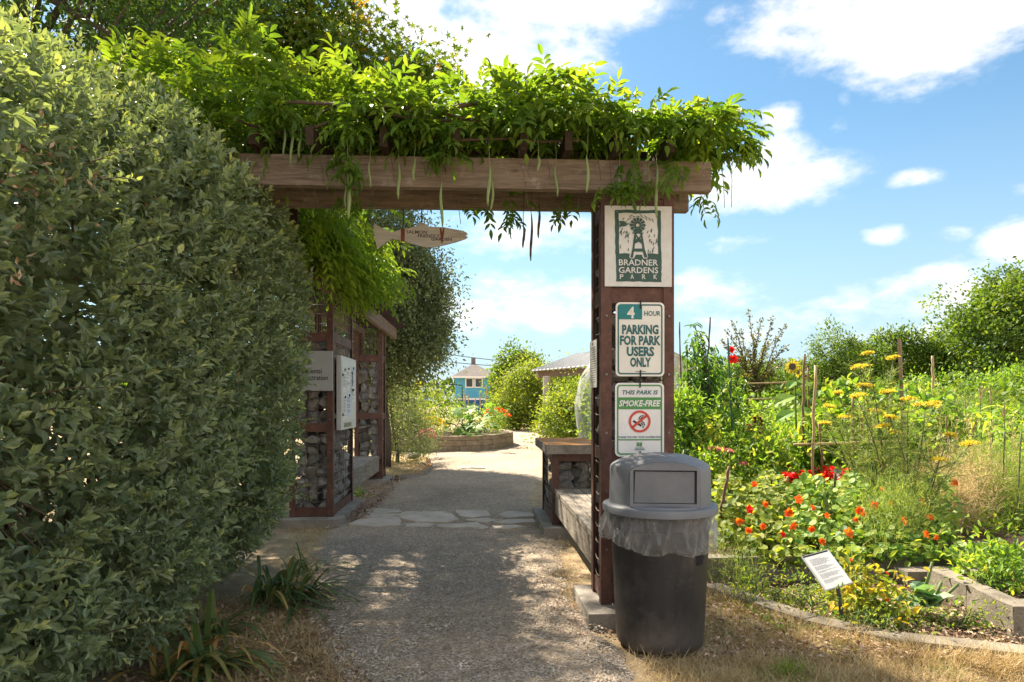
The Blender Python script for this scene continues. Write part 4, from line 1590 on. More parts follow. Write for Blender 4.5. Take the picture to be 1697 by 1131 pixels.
k0, k1, k2, k3 = onz(1165, 982), onz(1330, 1040), onz(1500, 1080), onz(1730, 1106)
kerb = thing('garden_kerb', 'low broken concrete kerb between the dry grass and weedy bed', 'kerb', k0)
wall_run(kerb, [(k0.x, k0.y), (k1.x, k1.y), (k2.x, k2.y), (k3.x, k3.y), (4.6, 3.35)], -.08, .055, .14, M['bedstone'], .62)
bedA = thing('raised_bed', 'long grey concrete raised bed wall below the nasturtium flowers', 'raised bed', (1.75, 5.05, 0))
wall_run(bedA, [(1.72, 5.03), (5.6, 5.12)], -.05, .185, .12, M['bedstone'], 1.05)
wall_run(bedA, [(1.60, 8.4), (1.70, 5.06)], -.05, .17, .10, M['bedstone'], .9)
bedB = thing('raised_bed', 'corner raised bed of pale concrete blocks beside the leafy cabbage', 'raised bed', (3.2, 3.8, 0))
wall_run(bedB, [(3.22, 4.72), (3.10, 3.80)], -.05, .175, .13, M['bedstone'], .5)
wall_run(bedB, [(3.10, 3.80), (5.2, 3.86)], -.05, .175, .13, M['bedstone'], .5)
wall_run(bedB, [(3.12, 4.80), (5.4, 4.86)], -.05, .12, .15, M['bedstone'], .42)


def soil(name, poly, z):
    mb = MB()
    n = 14
    (x0_, y0_), (x1_, y1_) = poly
    xs_, ys_ = np.linspace(x0_, x1_, 40), np.linspace(y0_, y1_, 40)
    vv = [[mb.bm.verts.new((x, y, z + .02 * math.sin(x * 9 + y * 5) * math.cos(y * 11 - x * 4) + random.uniform(-.012, .012))) for x in xs_] for y in ys_]
    for i in range(39):
        for j in range(39):
            mb.face([vv[i][j], vv[i][j + 1], vv[i + 1][j + 1], vv[i + 1][j]])
    return structure(mb.build(name, M['soil'], smooth=True))


soil('bed_soil', ((1.75, 5.14), (6.5, 13)), .14)
soil('bed_soil', ((3.23, 3.95), (5.6, 4.78)), .10)
mb = MB()
vs = [mb.bm.verts.new((x, y, .012 + random.uniform(-.01, .01))) for x, y in ((1.62, 5.02), (1.75, 4.86), (k1.x + .05, k1.y + .14), (k2.x + .04, k2.y + .14), (3.08, 3.72), (3.2, 4.75), (4.4, 5.03))]
mb.face(vs)
structure(mb.build('weedy_soil', M['soil']))

# kerb and stone by the far bench
lk = thing('path_kerb', 'narrow mossy concrete edging by the path beyond the far pier', 'kerb', (-1.2, 13, 0))
wall_run(lk, [(-1.42, 11.85), (-1.02, 12.4), (-.98, 13.4), (-1.1, 15.0)], -.05, .09, -.10, M['cap'], .7)
rk = onz(691, 762)
add_stone(thing('boulder', 'smooth grey stone lying under the silvery shrub by the path', 'stone', (rk.x - .1, rk.y, 0)), (rk.x - .1, rk.y, .10), .34, 'rock')

# ================================================================== CURVED BLOCK PLANTER (far side of the clearing)
pc = [(-2.2, 19.0), (-1.3, 18.35), (-.55, 18.2), (.15, 18.5), (.62, 19.2), (1.06, 20.4), (1.12, 21.6), (.75, 23.2)]
plan = thing('curved_planter', 'curved planter wall of stacked tan blocks full of squash leaves', 'planter', (0, 19, 0))
cv = []
for i in range(len(pc) - 1):
    p0, p1, p2, p3 = [Vector((*pc[max(0, min(len(pc) - 1, i + q))], 0)) for q in (-1, 0, 1, 2)]
    for q in np.linspace(0, 1, 6)[:-1]:
        cv.append(.5 * ((2 * p1) + (p2 - p0) * q + (2 * p0 - 5 * p1 + 4 * p2 - p3) * q ** 2 + (3 * p1 - p0 - 3 * p2 + p3) * q ** 3))
cum = [0]
for a, b in zip(cv[:-1], cv[1:]):
    cum.append(cum[-1] + (b - a).length)


def along(s_):
    s_ = min(max(s_, 0), cum[-1])
    return Vector((np.interp(s_, cum, [p.x for p in cv]), np.interp(s_, cum, [p.y for p in cv]), 0))


for course in range(3):
    s_ = -.15 * (course % 2)
    while s_ < cum[-1] - .1:
        l_ = .33
        a, b = along(s_ + .006), along(s_ + l_ - .006)
        e = (b - a)
        if e.length > .05:
            Lb = e.length
            e.normalize()
            nrm = Vector((-e.y, e.x, 0))
            mb = MB()
            Mw = Matrix(((e.x, nrm.x, 0, a.x), (e.y, nrm.y, 0, a.y), (0, 0, 1, 0), (0, 0, 0, 1)))
            z0_ = .0 + course * .15
            o_ = random.uniform(-.012, .012) + .01 * course
            mb.box(0, Lb, o_, .24, z0_ + .004, z0_ + (.146 if course < 2 else .115), Mw)
            mb.build('block', M['block'], plan, bevel=.012)
        s_ += l_
mb = MB()
mb.face([mb.bm.verts.new((x + (.1 if x < .8 else -.2), y + .12, .38)) for x, y in pc] + [mb.bm.verts.new((-3.5, 23, .38)), mb.bm.verts.new((-3.5, 19.2, .38))])
mb.build('soil', M['soil'], plan)

# ================================================================== PAVILION
def slab(mb, a, b, c, d, th):
    """thin solid under quad a b c d"""
    n = (b - a).cross(d - a).normalized()
    if n.z < 0:
        n = -n
    top = [mb.bm.verts.new(p) for p in (a, b, c, d)]
    bot = [mb.bm.verts.new(p - n * th) for p in (a, b, c, d)]
    mb.face(top); mb.face(bot[::-1])
    for i in range(4):
        mb.face([top[i], top[(i + 1) % 4], bot[(i + 1) % 4], bot[i]])


pv = thing('picnic_shelter', 'open shelter with ribbed metal roof on round concrete columns', 'shelter', (3.5, 27, 0))
A0 = Vector((2.40, 30.0, 2.68))
B0 = Vector((4.30, 23.6, 2.62))
ev = (B0 - A0); ev.z = 0; ev.normalize()
up = Vector((-ev.y, ev.x, 0))
if up.x < 0:
    up = -up
rise = Vector((0, 0, .36))
w_ = 2.25
A1, B1 = A0 + up * w_ + rise * w_, B0 + up * w_ + rise * w_
M['seam'] = plain('metal_roofing', (.40, .41, .42), .45, .5, .08, 3, .3)
mb = MB(); slab(mb, A0, B0, B1, A1, .04); mb.build('roof', M['seam'], pv)
A2, B2 = A0 + up * 2 * w_ - Vector((0, 0, .1)), B0 + up * 2 * w_ - Vector((0, 0, .1))
mb = MB(); slab(mb, A1 + up * .005, B1 + up * .005, B2, A2, .04); mb.build('roof', M['seam'], pv)
for i in range(17):
    q = i / 16
    p0, p1 = A0.lerp(B0, q) + Vector((0, 0, .005)), A1.lerp(B1, q) + Vector((0, 0, .005))
    mb = MB(); mb.tube([p0 - up * .02, p1], .026, 4); mb.build('roof_seam', M['seam'], pv)
mb = MB(); slab(mb, A0 - Vector((0, 0, .05)) + up * .25, B0 - Vector((0, 0, .05)) + up * .25, B0 + up * .40 - Vector((0, 0, .05)), A0 + up * .40 - Vector((0, 0, .05)), .26); mb.build('eave_beam', M['beamy'], pv)
for q in np.linspace(.03, .97, 12):
    p = A0.lerp(B0, q) - Vector((0, 0, .05))
    mb = MB(); mb.tube([p + up * .03, p + up * w_ * .97 + rise * w_ * .97], .05, 4); mb.build('roof_rafter', M['beamy'], pv)
M['column'] = concrete('pale_column', (.30, .28, .25), (.46, .44, .40))
for q, o_ in ((.30, .55), (.92, .5), (.08, 4.2), (.92, 4.4)):
    p = A0.lerp(B0, q) + up * o_
    if q == .30:
        p = at(906, 700, 27.6)
    mb = MB(); mb.lathe([(.155, .42), (.15, .5), (.15, 2.35), (.0, 2.36)], 20, (p.x, p.y, 0)); mb.build('column', M['column'], pv, smooth=R(40))
    mb = MB(); mb.box(p.x - .34, p.x + .34, p.y - .3, p.y + .3, -.05, .43); mb.build('column_base', M['column'], pv, bevel=.02)

# ================================================================== HOUSE AND CABLES, FAR OFF
YH = 92.0
hl, hr = at(748, 625, YH).x, at(829, 625, YH).x
ze, zr, zw = at(790, 625, YH).z, at(790, 600, YH).z, at(790, 655, YH).z
hs = thing('blue_house', 'bright blue house with grey hipped roof and white framed window', 'house', ((hl + hr) / 2, YH, 0))
M['bluepaint'] = plain('blue_siding', (.085, .36, .56), .7, .3, .06, 2)
M['bluedk'] = plain('dark_blue_base', (.03, .11, .27), .7, .3, .06, 2)
M['shingle'] = plain('grey_shingles', (.15, .135, .13), .9, .2, .2, 1.5)
M['trim'] = plain('white_trim', (.78, .78, .76), .6)
M['glass'] = plain('window_glass', (.05, .06, .065), .1, .5)
zb = at(790, 660, YH).z
mb = MB(); mb.box(hl + .5, hr - .5, YH, YH + 9, zb, ze); mb.build('wall', M['bluepaint'], hs)
mb = MB(); mb.box(hl + .5, hr - .5, YH - .05, YH + 9, -.5, zb - .02); mb.build('base_wall', M['bluedk'], hs)
mb = MB(); mb.box(hl + .45, hr - .45, YH - .12, YH - .055, zb - .25, zb); mb.build('trim', M['trim'], hs)
for k_ in range(14):
    z_ = zb + .05 + k_ * (ze - zb - .1) / 14
    mb = MB(); mb.box(hl + .5, hr - .5, YH - .03, YH - .002, z_, z_ + .03); mb.build('siding_board', M['bluepaint'], hs)
mb = MB()
v = [mb.bm.verts.new(p) for p in ((hl, YH - .6, ze), (hr, YH - .6, ze), (hr, YH + 9.6, ze), (hl, YH + 9.6, ze), ((hl + hr) / 2 - .3, YH + 3.6, zr), ((hl + hr) / 2 - .3, YH + 5.4, zr))]
for f in ((0, 1, 4), (1, 2, 5, 4), (2, 3, 5), (3, 0, 4, 5), (3, 2, 1, 0)):
    mb.face([v[i] for i in f])
roof = mb.build('roof', M['shingle'], hs)
mb = MB(); mb.box(hl - .05, hr + .05, YH - .72, YH - .61, ze - .16, ze + .06); mb.build('gutter', M['trim'], hs)
p = at(784.5, 599, YH + 4)
mb = MB(); mb.box(p.x - .3, p.x + .3, YH + 3.9, YH + 4.5, zr - .5, zr + .75); mb.build('chimney', M['shingle'], roof)
w0, w1 = at(771, 643, YH), at(800, 627, YH)
wf = None
for k_, (xa, xb) in enumerate(((w0.x, (w0.x + w1.x) / 2 - .05), ((w0.x + w1.x) / 2 + .05, w1.x))):
    mb = MB(); mb.box(xa, xb, YH - .10, YH - .035, w0.z, w1.z); wf = mb.build('window', M['trim'], hs)
    mb = MB(); mb.box(xa + .16, xb - .16, YH - .14, YH - .102, w0.z + .14, w1.z - .12); mb.build('pane', M['glass'], wf)
for (p0, p1, lab) in (((600, 562, 60), (860, 601, 75), 'upper dark utility cable sagging above the blue house roof'), ((600, 580, 60), (860, 609, 78), 'lower dark utility cable sagging above the blue house roof')):
    a, b = at(*p0), at(*p1)
    mb = MB()
    mb.tube([a.lerp(b, q) - Vector((0, 0, .25 * math.sin(q * math.pi))) for q in np.linspace(0, 1, 9)], .035, 4)
    tag(mb.build('utility_cable', M['black']), lab, 'cable', 'utility cables by the house')


# ================================================================== CLIPPED HEDGE
rng = np.random.default_rng(21)


def hedge_r(P):
    """<1 inside: long rounded block along y, bulging to the path, tucked in at the foot, rounded far end"""
    x, y, z = P[:, 0], P[:, 1], P[:, 2]
    top = 2.86 + .38 * np.clip((y - 2.3) / 1.4, 0, 1) + .12 * wob(P * np.array([1, 1, 0]), 1.1) + .10 * np.clip((y - 3) / 2, 0, 1)
    zc = 1.42
    hx = 1.43 + .10 * wob(P, 1.9) + .05 * wob(P + 3, 4.2)
    hx = hx - .26 * np.clip((.6 - z) / .6, 0, 1) ** 1.5 * np.clip(1.25 - (y - 4.6) * .9, .35, 1)
    hx = hx + .17 * np.exp(-((z - 2.62) / .42) ** 2) * np.exp(-((y - 4.0) / .75) ** 2)
    X_ = np.abs(x + 2.72) / hx
    Zt = np.where(z > zc, (z - zc) / (top - zc), (zc - z) / 1.5)
    Ye = np.clip((y - 4.95) / 1.12, 0, 9)
    Yn = np.clip((1.7 - y) / .9, 0, 9)
    return (X_ ** 3.0 + np.abs(Zt) ** 3.9 + Ye ** 2.2 + Yn ** 2.2) ** (1 / 2.9)


def sample_hedge(n, lo, hi):
    out = []
    got = 0
    while got < n:
        m = 400000
        P = np.c_[rng.uniform(-4.2, -1.0, m), rng.uniform(.8, 6.5, m), rng.uniform(.03, 3.5, m)]
        r = hedge_r(P)
        # only the faces towards the path, the viewer and the sky carry the dense outer growth
        ok = (r > lo) & (r < hi) & ((P[:, 0] > -2.75) | (P[:, 2] > 2.3) | (lo < .6))
        P = P[ok]
        out.append(P)
        got += len(P)
    return np.vstack(out)[:n]


def hedge_n(P):
    e = .02
    g = np.stack([hedge_r(P + np.eye(3)[i] * e) - hedge_r(P - np.eye(3)[i] * e) for i in range(3)], 1)
    return unit(g)


hedge = thing('hedge', 'big clipped evergreen hedge of glossy dark leaves lining the path', 'hedge', (-2.6, 3.6, 0))
ns = 11500
SP = sample_hedge(ns, .86, 1.01)
SN = hedge_n(SP)
gap = wob(SP, 2.6) + .6 * wob(SP + 7, 5.2)
keep = gap > -.80
SP, SN = SP[keep], SN[keep]
# dark opening with bare twigs low on the near side
hole = ((SP - np.array([-1.50, 2.32, .98])) / np.array([.5, .16, .13])) ** 2
kp = hole.sum(1) > 1
SP, SN = SP[kp], SN[kp]
ns = len(SP)
ax = unit(SN * .75 + np.array([0, 0, .55]) + rng.normal(size=(ns, 3)) * .34)
nl = 10
k = np.repeat(np.arange(ns), nl)
q = np.tile(np.arange(nl), ns)
t1 = unit(np.cross(ax, np.array([.3, .5, .81])))
t2 = np.cross(ax, t1)
ang = (q % 2) * np.pi + (q // 2) * 1.57 + rng.uniform(0, 6.28, ns)[k] + rng.normal(size=len(k)) * .25
rad = t1[k] * np.cos(ang)[:, None] + t2[k] * np.sin(ang)[:, None]
op = np.clip(1.05 - .085 * q, .2, 1.1)[:, None]
Dl = unit(rad * op + ax[k] * (.35 + .07 * q)[:, None] + np.array([0, 0, -.12]))
Ul = unit(ax[k] + .25 * rng.normal(size=(len(k), 3)))
Pl = SP[k] - ax[k] * (.095 - .013 * q)[:, None] + rng.normal(size=(len(k), 3)) * .004
Ll = rng.uniform(.028, .053, len(k)) * np.where(q > 8, .65, 1) * np.clip(1.12 - .02 * (SP[k, 1]), .9, 1.1)
vs_ = rng.normal(size=ns) * .13
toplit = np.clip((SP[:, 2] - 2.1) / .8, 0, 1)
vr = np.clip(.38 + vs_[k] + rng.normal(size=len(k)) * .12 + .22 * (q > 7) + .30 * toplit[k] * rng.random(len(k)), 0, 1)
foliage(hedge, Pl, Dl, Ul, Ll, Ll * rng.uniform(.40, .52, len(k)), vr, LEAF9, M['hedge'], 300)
# inner layer of older leaves, then the stems
IP = sample_hedge(60000, .50, .88)
IN = hedge_n(IP)
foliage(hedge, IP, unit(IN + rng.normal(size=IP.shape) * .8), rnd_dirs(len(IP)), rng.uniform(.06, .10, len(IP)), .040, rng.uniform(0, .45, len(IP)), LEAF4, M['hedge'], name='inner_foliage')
# upright young shoots along the top, long side shoots and dry sprigs
mb = MB()
SPt, SPd, SPu, SPl = [], [], [], []
for i in range(120):
    if i < 60:
        y_ = random.uniform(1.9, 3.4) if i < 40 else random.uniform(3.4, 5.4)
        b_ = Vector((random.uniform(-2.5, -1.65), y_, 2.72)); d_ = Vector((random.uniform(-.2, .25), random.uniform(-.2, .2), 1)).normalized(); l_ = random.uniform(.2, .42) if y_ < 3.4 else random.uniform(.1, .22)
    else:
        y_ = random.uniform(2.3, 6.1); z_ = random.uniform(.35, 2.4)
        b_ = Vector((-1.52 + .12 * math.sin(y_ * 3), y_, z_)); d_ = Vector((.8, random.uniform(-.5, .4), random.uniform(.0, .6))).normalized(); l_ = random.uniform(.16, .32)
        if y_ > 5.4:
            b_.x -= .05; b_.y = min(b_.y, 5.9)
    pts = [b_ + d_ * (l_ * s) + Vector((0, 0, -.04 * s * s if i >= 60 else 0)) for s in (0, .5, 1)]
    mb.tube(pts, .0032, 4, .0016)
    nL = int(l_ / .022)
    for j in range(nL):
        s = (j + 1) / nL
        p = b_ + d_ * (l_ * s) + Vector((0, 0, -.04 * s * s if i >= 60 else 0))
        for sg in (0, math.pi):
            a_ = sg + (j % 2) * 1.57
            o1 = d_.orthogonal().normalized(); o2 = d_.cross(o1)
            rr = o1 * math.cos(a_) + o2 * math.sin(a_)
            SPt.append(p); SPd.append(rr * (1 - .5 * s) + d_ * (.45 + .5 * s)); SPu.append(d_); SPl.append(random.uniform(.026, .042) * (1.1 - .4 * s))
mb.build('shoot', M['twig'], hedge)
SPl = np.array(SPl)
foliage(hedge, np.array([tuple(p) for p in SPt]), np.array([tuple(p) for p in SPd]), np.array([tuple(p) for p in SPu]), SPl, SPl * .44, rng.uniform(.5, 1.0, len(SPl)), LEAF9, M['hedge'], name='young_leaves')
mb = MB()
for i in range(46):
    y_ = random.uniform(1.8, 5.6)
    a = Vector((-2.3 + random.uniform(-.3, .3), y_, random.uniform(0, .25)))
    b = Vector((-1.75 + random.uniform(-.4, .15), y_ + random.uniform(-.5, .5), random.uniform(1.4, 2.6)))
    mb.tube([a, a.lerp(b, .5) + Vector((random.uniform(-.12, .12), random.uniform(-.12, .12), 0)), b], .016, 5, .006)
for i in range(44):
    a = Vector((-1.75, 2.32 + random.uniform(-.25, .25), 1.10 + random.uniform(-.1, .15)))
    b = a + Vector((random.uniform(.05, .3), random.uniform(-.18, .18), random.uniform(-.32, .06)))
    mb.tube([a, a.lerp(b, .6) + Vector((0, 0, .04)), b], .006, 4, .0025)
mb.build('stem', M['twig'], hedge)
# withered sprigs, brown
dp, dd = [], []
for px, py, Y_ in ((222, 255, 3.25), (265, 348, 3.3), (40, 285, 2.15), (75, 268, 2.25), (150, 300, 2.6), (405, 552, 4.2), (378, 620, 3.9), (10, 430, 2.05), (320, 770, 3.6), (380, 470, 4.0)):
    p = at(px, py, Y_)
    for _ in range(24):
        g = rng.normal(size=3) * np.array([.03, .03, .05])
        dp.append(np.array(p) + g); dd.append(rng.normal(size=3) + np.array([.4, -.5, .2]))
dp = np.array(dp)
foliage(hedge, dp, np.array(dd), rnd_dirs(len(dp)), .034, .012, rng.uniform(.3, 1, len(dp)), LEAF4, M['litter'], name='withered_leaves')

# strap-leaved irises at the foot of the hedge: every blade its own part
def strap_clump(label, base, n, length, width, spread, mat='strap', lean=(0, 0), group='strap leaved clumps by the hedge', vr=(0, 1)):
    t = thing('iris_clump', label, 'plant', base, group)
    for i in range(n):
        a_ = random.uniform(0, 6.28)
        el_ = random.uniform(.35, 1.25)
        l_ = length * random.uniform(.6, 1.15)
        d_ = Vector((math.cos(a_) * math.cos(el_) + lean[0], math.sin(a_) * math.cos(el_) + lean[1], math.sin(el_))).normalized()
        side = d_.cross(Vector((0, 0, 1))).normalized()
        w_ = width * random.uniform(.7, 1.15)
        b_ = Vector(base) + Vector((random.uniform(-spread, spread), random.uniform(-spread, spread), 0))
        V, F = [], []
        droop = random.uniform(.5, 1.15)
        ns_ = 7
        for j in range(ns_ + 1):
            s = j / ns_
            c = b_ + d_ * (l_ * s) + Vector((d_.x * .25, d_.y * .25, -1)) * (droop * l_ * .75 * s * s * (.35 + .65 * s))
            c.z = max(c.z, .012)
            ww = w_ * (1 - s ** 3) * (.55 + .45 * min(1, s * 4)) + .001
            nn = Vector((0, 0, 1)) * .12 * ww
            V += [tuple(c - side * ww), tuple(c - nn), tuple(c + side * ww)]
        for j in range(ns_):
            o_ = j * 3
            F += [(o_, o_ + 1, o_ + 4, o_ + 3), (o_ + 1, o_ + 2, o_ + 5, o_ + 4)]
        v0 = random.uniform(*vr)
        v0 = v0 * .62 if random.random() < .62 else v0
        tipv = np.repeat(np.linspace(0, .35 if random.random() < .4 else .05, ns_ + 1), 3)
        link('blade', npmesh('blade', V, F, M[mat], np.clip(v0 + tipv, 0, 1), smooth=True), t)
    return t


strap_clump('strap leaved iris clump poking out below the hedge toward the path', (-1.34, 4.72, 0), 95, .60, .0135, .17, lean=(.45, -.1))
strap_clump('drying iris clump with orange leaves nearest the viewer', (-1.44, 3.50, 0), 80, .56, .015, .15, lean=(.35, -.1), vr=(.3, 1))
strap_clump('darker iris clump tucked under the hedge between two larger clumps', (-1.60, 4.05, 0), 40, .44, .014, .12, lean=(.4, -.25), vr=(.1, 1))
strap_clump('thin blade plant at the hedge foot near the kiosk footing', (-1.34, 5.55, 0), 18, .42, .009, .08, lean=(.4, 0), vr=(.0, .6))

# ================================================================== WISTERIA OVER THE GATE
def compound(base, axis, length, nleaf, droop):
    """positions, directions, normals of the leaflets of one pinnate leaf"""
    n = len(base)
    side = unit(np.cross(axis, np.array([0, 0, 1.0]) + rng.normal(size=(n, 3)) * .25))
    nor = unit(np.cross(side, axis))
    P, D, U, L = [], [], [], []
    for i in range(nleaf):
        s = (i // 2 + 1) / (nleaf // 2 + 1)
        sg = 1 if i % 2 else -1
        pos = base + axis * (length * s)[:, None] + np.array([0, 0, -1.0]) * (droop * length * s * s)[:, None]
        tan = unit(axis + np.array([0, 0, -1.0]) * (2 * droop * s)[:, None])
        if i == nleaf - 1:
            d = tan
            pos = base + axis * length[:, None] + np.array([0, 0, -1.0]) * (droop * length)[:, None]
        else:
            d = unit(side * sg * .95 + tan * .75 + nor * .12 + rng.normal(size=(n, 3)) * .16 + np.array([0, 0, -.25]))
        P.append(pos); D.append(d); U.append(unit(nor + .25 * rng.normal(size=(n, 3)))); L.append(np.full(n, 1.0 if i < nleaf - 1 else 1.1))
    return np.concatenate(P), np.concatenate(D), np.concatenate(U), np.concatenate(L)


def wist_leaves(root, base, axis, length, parts, vbase, nleaf=9, lsize=(.062, .088), name='foliage'):
    n = len(base)
    droop = rng.uniform(.1, .55, n)
    P, D, U, Lm = compound(base, unit(axis), length, nleaf, droop)
    L = rng.uniform(*lsize, len(P)) * Lm
    var = np.clip(np.tile(vbase + rng.normal(size=n) * .16, nleaf) + rng.normal(size=len(P)) * .1, 0, 1)
    foliage(root, P, D, U, L, L * .36, var, LEAF9, M['wist'], parts, part='leaflet', name=name)


wist = thing('wisteria', 'wisteria sprawling over the gate beams with hanging seed pods', 'climbing plant', (0, 4.45, 2.95))
TOPY = [(150, 130), (190, 105), (250, 74), (300, 78), (360, 66), (400, 58), (440, 74), (480, 98), (530, 104), (560, 116), (600, 124), (650, 138), (700, 160), (740, 172), (780, 150), (800, 140), (850, 152), (900, 134), (925, 126), (960, 150), (985, 172),
        (1020, 180), (1060, 200), (1110, 206), (1150, 208), (1175, 205), (1205, 225), (1240, 245)]
BOTY = [(150, 270), (250, 262), (400, 262), (480, 240), (560, 252), (620, 240), (700, 244), (740, 248), (800, 222), (850, 238), (900, 232), (960, 232), (1020, 238), (1100, 240), (1180, 222), (1240, 232)]
n = 3100
pxs = np.concatenate([rng.uniform(205, 1180, int(n * .985)), rng.uniform(1165, 1215, n - int(n * .985))])
ty, by = np.interp(pxs, *zip(*TOPY)), np.interp(pxs, *zip(*BOTY))
u = rng.random(n)
u = np.where(rng.random(n) < .38, u ** 2.4, u)          # denser towards the top
pys = ty + 36 + (by - ty - 36) * u
Yd = rng.uniform(4.0, 5.15, n) + .25 * (u < .2)
pxw = np.array([tuple(at(a, b, 4.45)) for a, b in zip(pxs, pys)])
base = pxw.copy()
base[:, 1] = Yd
hb = np.clip((base[:, 2] - 2.95) / .5, 0, 1)
cl = wob(base, 3.2)
keep = cl > -.95
base, hb, Yd, u = base[keep], hb[keep], Yd[keep], u[keep]
n = len(base)
axis = rng.normal(size=(n, 3)) * np.array([.75, .55, .45])
axis[:, 1] += (base[:, 1] - 4.5) * 1.1 - .15
axis[:, 2] += np.where(u < .3, .95, -.12)
wist_leaves(wist, base, axis, rng.uniform(.13, .24, n), 300, .42 + .3 * (1 - u))
# sprays that hang in front of the beams
hp, ha = [], []
for px, y0, y1, nn in ((578, 225, 290, 11), (560, 235, 260, 4), (735, 225, 262, 11), (700, 230, 250, 4), (847, 325, 358, 8), (935, 318, 345, 4), (792, 330, 348, 3), (1035, 298, 312, 6), (1078, 296, 312, 5), (1005, 304, 316, 3), (1052, 292, 310, 3), (1052, 265, 278, 4), (1130, 266, 276, 6),
                       (600, 325, 340, 5), (1172, 322, 330, 3)):
    for _ in range(nn):
        hp.append(at(px + random.gauss(0, 10), random.uniform(y0, y1), random.uniform(4.06, 4.20) if y0 < 300 or px > 1000 else random.uniform(4.3, 4.6)))
        ha.append((random.gauss(0, .6), random.uniform(-.8, .1), random.uniform(-1, .1)))
hp = np.array([tuple(p) for p in hp]); ha = np.array(ha)
wist_leaves(wist, hp, ha, rng.uniform(.08, .14, len(hp)), 0, .35, lsize=(.05, .07), name='hanging_sprays')
# reaching shoots at the free end and on top
mb = MB()
sp, sa = [], []
for (p0, p1, p2) in (((1140, 215), (1180, 212), (1232, 232)), ((1150, 260), (1190, 245), (1208, 262)), ((1170, 225), (1170, 200), (1166, 178)), ((910, 165), (918, 145), (922, 124)), ((835, 160), (840, 145), (843, 130)), ((395, 80), (402, 62), (408, 48)), ((1060, 215), (1078, 200), (1098, 200)), ((1180, 235), (1212, 240), (1240, 242)), ((690, 170), (700, 160), (704, 150))):
    a, b, c_ = at(*p0, 4.4), at(*p1, 4.35), at(*p2, 4.3)
    mb.tube([a, b, c_], .005, 5, .002)
    for s in np.linspace(.1, 1, 11):
        p = a * (1 - s) ** 2 + b * 2 * s * (1 - s) + c_ * s * s
        sp.append(tuple(p)); sa.append(((c_ - a).normalized() + Vector((random.gauss(0, .6), random.gauss(0, .5), random.gauss(0, .6)))).to_tuple())
wist_leaves(wist, np.array(sp), np.array(sa), rng.uniform(.07, .13, len(sp)), 0, .55, lsize=(.05, .075), name='young_sprays')
# woody stems lying on the battens
for i in range(34):
    x_ = random.uniform(-2.3, .2); l_ = random.uniform(.6, 1.2)
    y_ = random.uniform(4.05, 5.0); z_ = random.uniform(3.0, 3.2)
    mb.tube([(x_ + l_ * s, y_ + random.uniform(-.08, .08), z_ + random.uniform(-.07, .09)) for s in np.linspace(0, 1, 6)], random.uniform(.006, .017), 5)
for (pa, pb) in (((560, 300), (600, 255)),):
    pass
a = Vector((-1.9, 4.5, 0)); mb.tube([a, a + Vector((.1, .1, 1.3)), a + Vector((.05, -.1, 2.4)), a + Vector((.4, 0, 3.05)), a + Vector((1.3, .1, 3.12)), a + Vector((2.2, -.1, 3.1))], .035, 7, .012)
mb.build('stem', M['twig'], wist, smooth=True)


def pod(parent, px, y0, y1, Y, wpx, mat, ytop=None):
    a, b = at(px, y0, Y), at(px + random.uniform(-1.5, 1.5), y1, Y)
    L_ = (a - b).length
    w_ = wpx / FPX * Y / 2
    mb = MB()
    if ytop is not None:
        c_ = at(px + random.uniform(-2, 2), ytop, Y)
        mb.tube([c_, c_.lerp(a, .5) + Vector((random.uniform(-.005, .005), 0, 0)), a], .0022, 4)
    pts, rr = [], []
    for s in np.linspace(0, 1, 9):
        pts.append(a.lerp(b, s) + Vector((.006 * math.sin(s * 5 + px), .004 * math.sin(s * 7), 0)))
        rr.append(w_ * (math.sin(math.pi * min(1, s * .9 + .06)) ** .6) * (.75 + .35 * s) * (1 + .12 * math.sin(s * 24)) + .0006)
    mb.tube(pts, rr, 6)
    for v in mb.bm.verts:
        v.co.y = Y + (v.co.y - Y) * .55
    o = mb.build('seed_pod', mat, parent, smooth=True)
    at_ = o.data.attributes.new('var', 'FLOAT', 'POINT')
    at_.data.foreach_set('value', np.full(len(o.data.vertices), random.random(), np.float32))


for px, y0, y1, wp in ((484, 205, 274, 5), (471, 210, 258, 4), (497, 212, 262, 5), (577, 282, 364, 7), (573, 300, 345, 4), (613, 268, 312, 4), (660, 270, 330, 6), (686, 262, 300, 5), (732, 303, 376, 6), (811, 275, 342, 6), (816, 298, 350, 5),
                       (892, 258, 284, 6), (921, 275, 326, 5), (973, 258, 320, 6), (1026, 290, 334, 4), (1054, 280, 320, 4), (1075, 290, 332, 4), (1088, 275, 362, 6)):
    pod(wist, px, y0, y1, random.uniform(4.10, 4.17), wp, M['pod'], y0 - random.uniform(25, 60))
for px, y0, y1 in ((867, 372, 411), (880, 355, 433), (892.5, 340, 395)):
    pod(wist, px, y0, y1, 4.5, 5, M['podbrown'], 312)
mb = MB()
for px, y0, y1, bx_ in ((1243, 238, 285, 5), (1196, 268, 345, 3), (1203, 250, 344, 10), (1160, 320, 345, 5), (1168, 322, 352, -4), (870, 300, 345, 3), (648, 262, 302, 4), (600, 250, 300, -4), (700, 262, 290, 3), (545, 262, 300, -5), (760, 330, 372, 1), (925, 340, 370, 2), (960, 330, 362, -3), (860, 268, 300, 7), (880, 270, 298, -6),
                        (990, 262, 300, 4), (905, 262, 296, 5), (1010, 262, 320, 2), (1060, 268, 300, -3), (1130, 292, 338, -12), (780, 262, 290, 3), (530, 265, 305, 5), (505, 262, 285, 4), (520, 315, 345, 4)):
    a, m_, b = at(px, y0, 4.15), at(px + bx_, (y0 + y1) / 2, 4.12), at(px + bx_ * .6 + 3, y1, 4.14)
    mb.tube([a, m_, b], .0019, 4)
mb.build('tendril', M['twig'], wist)

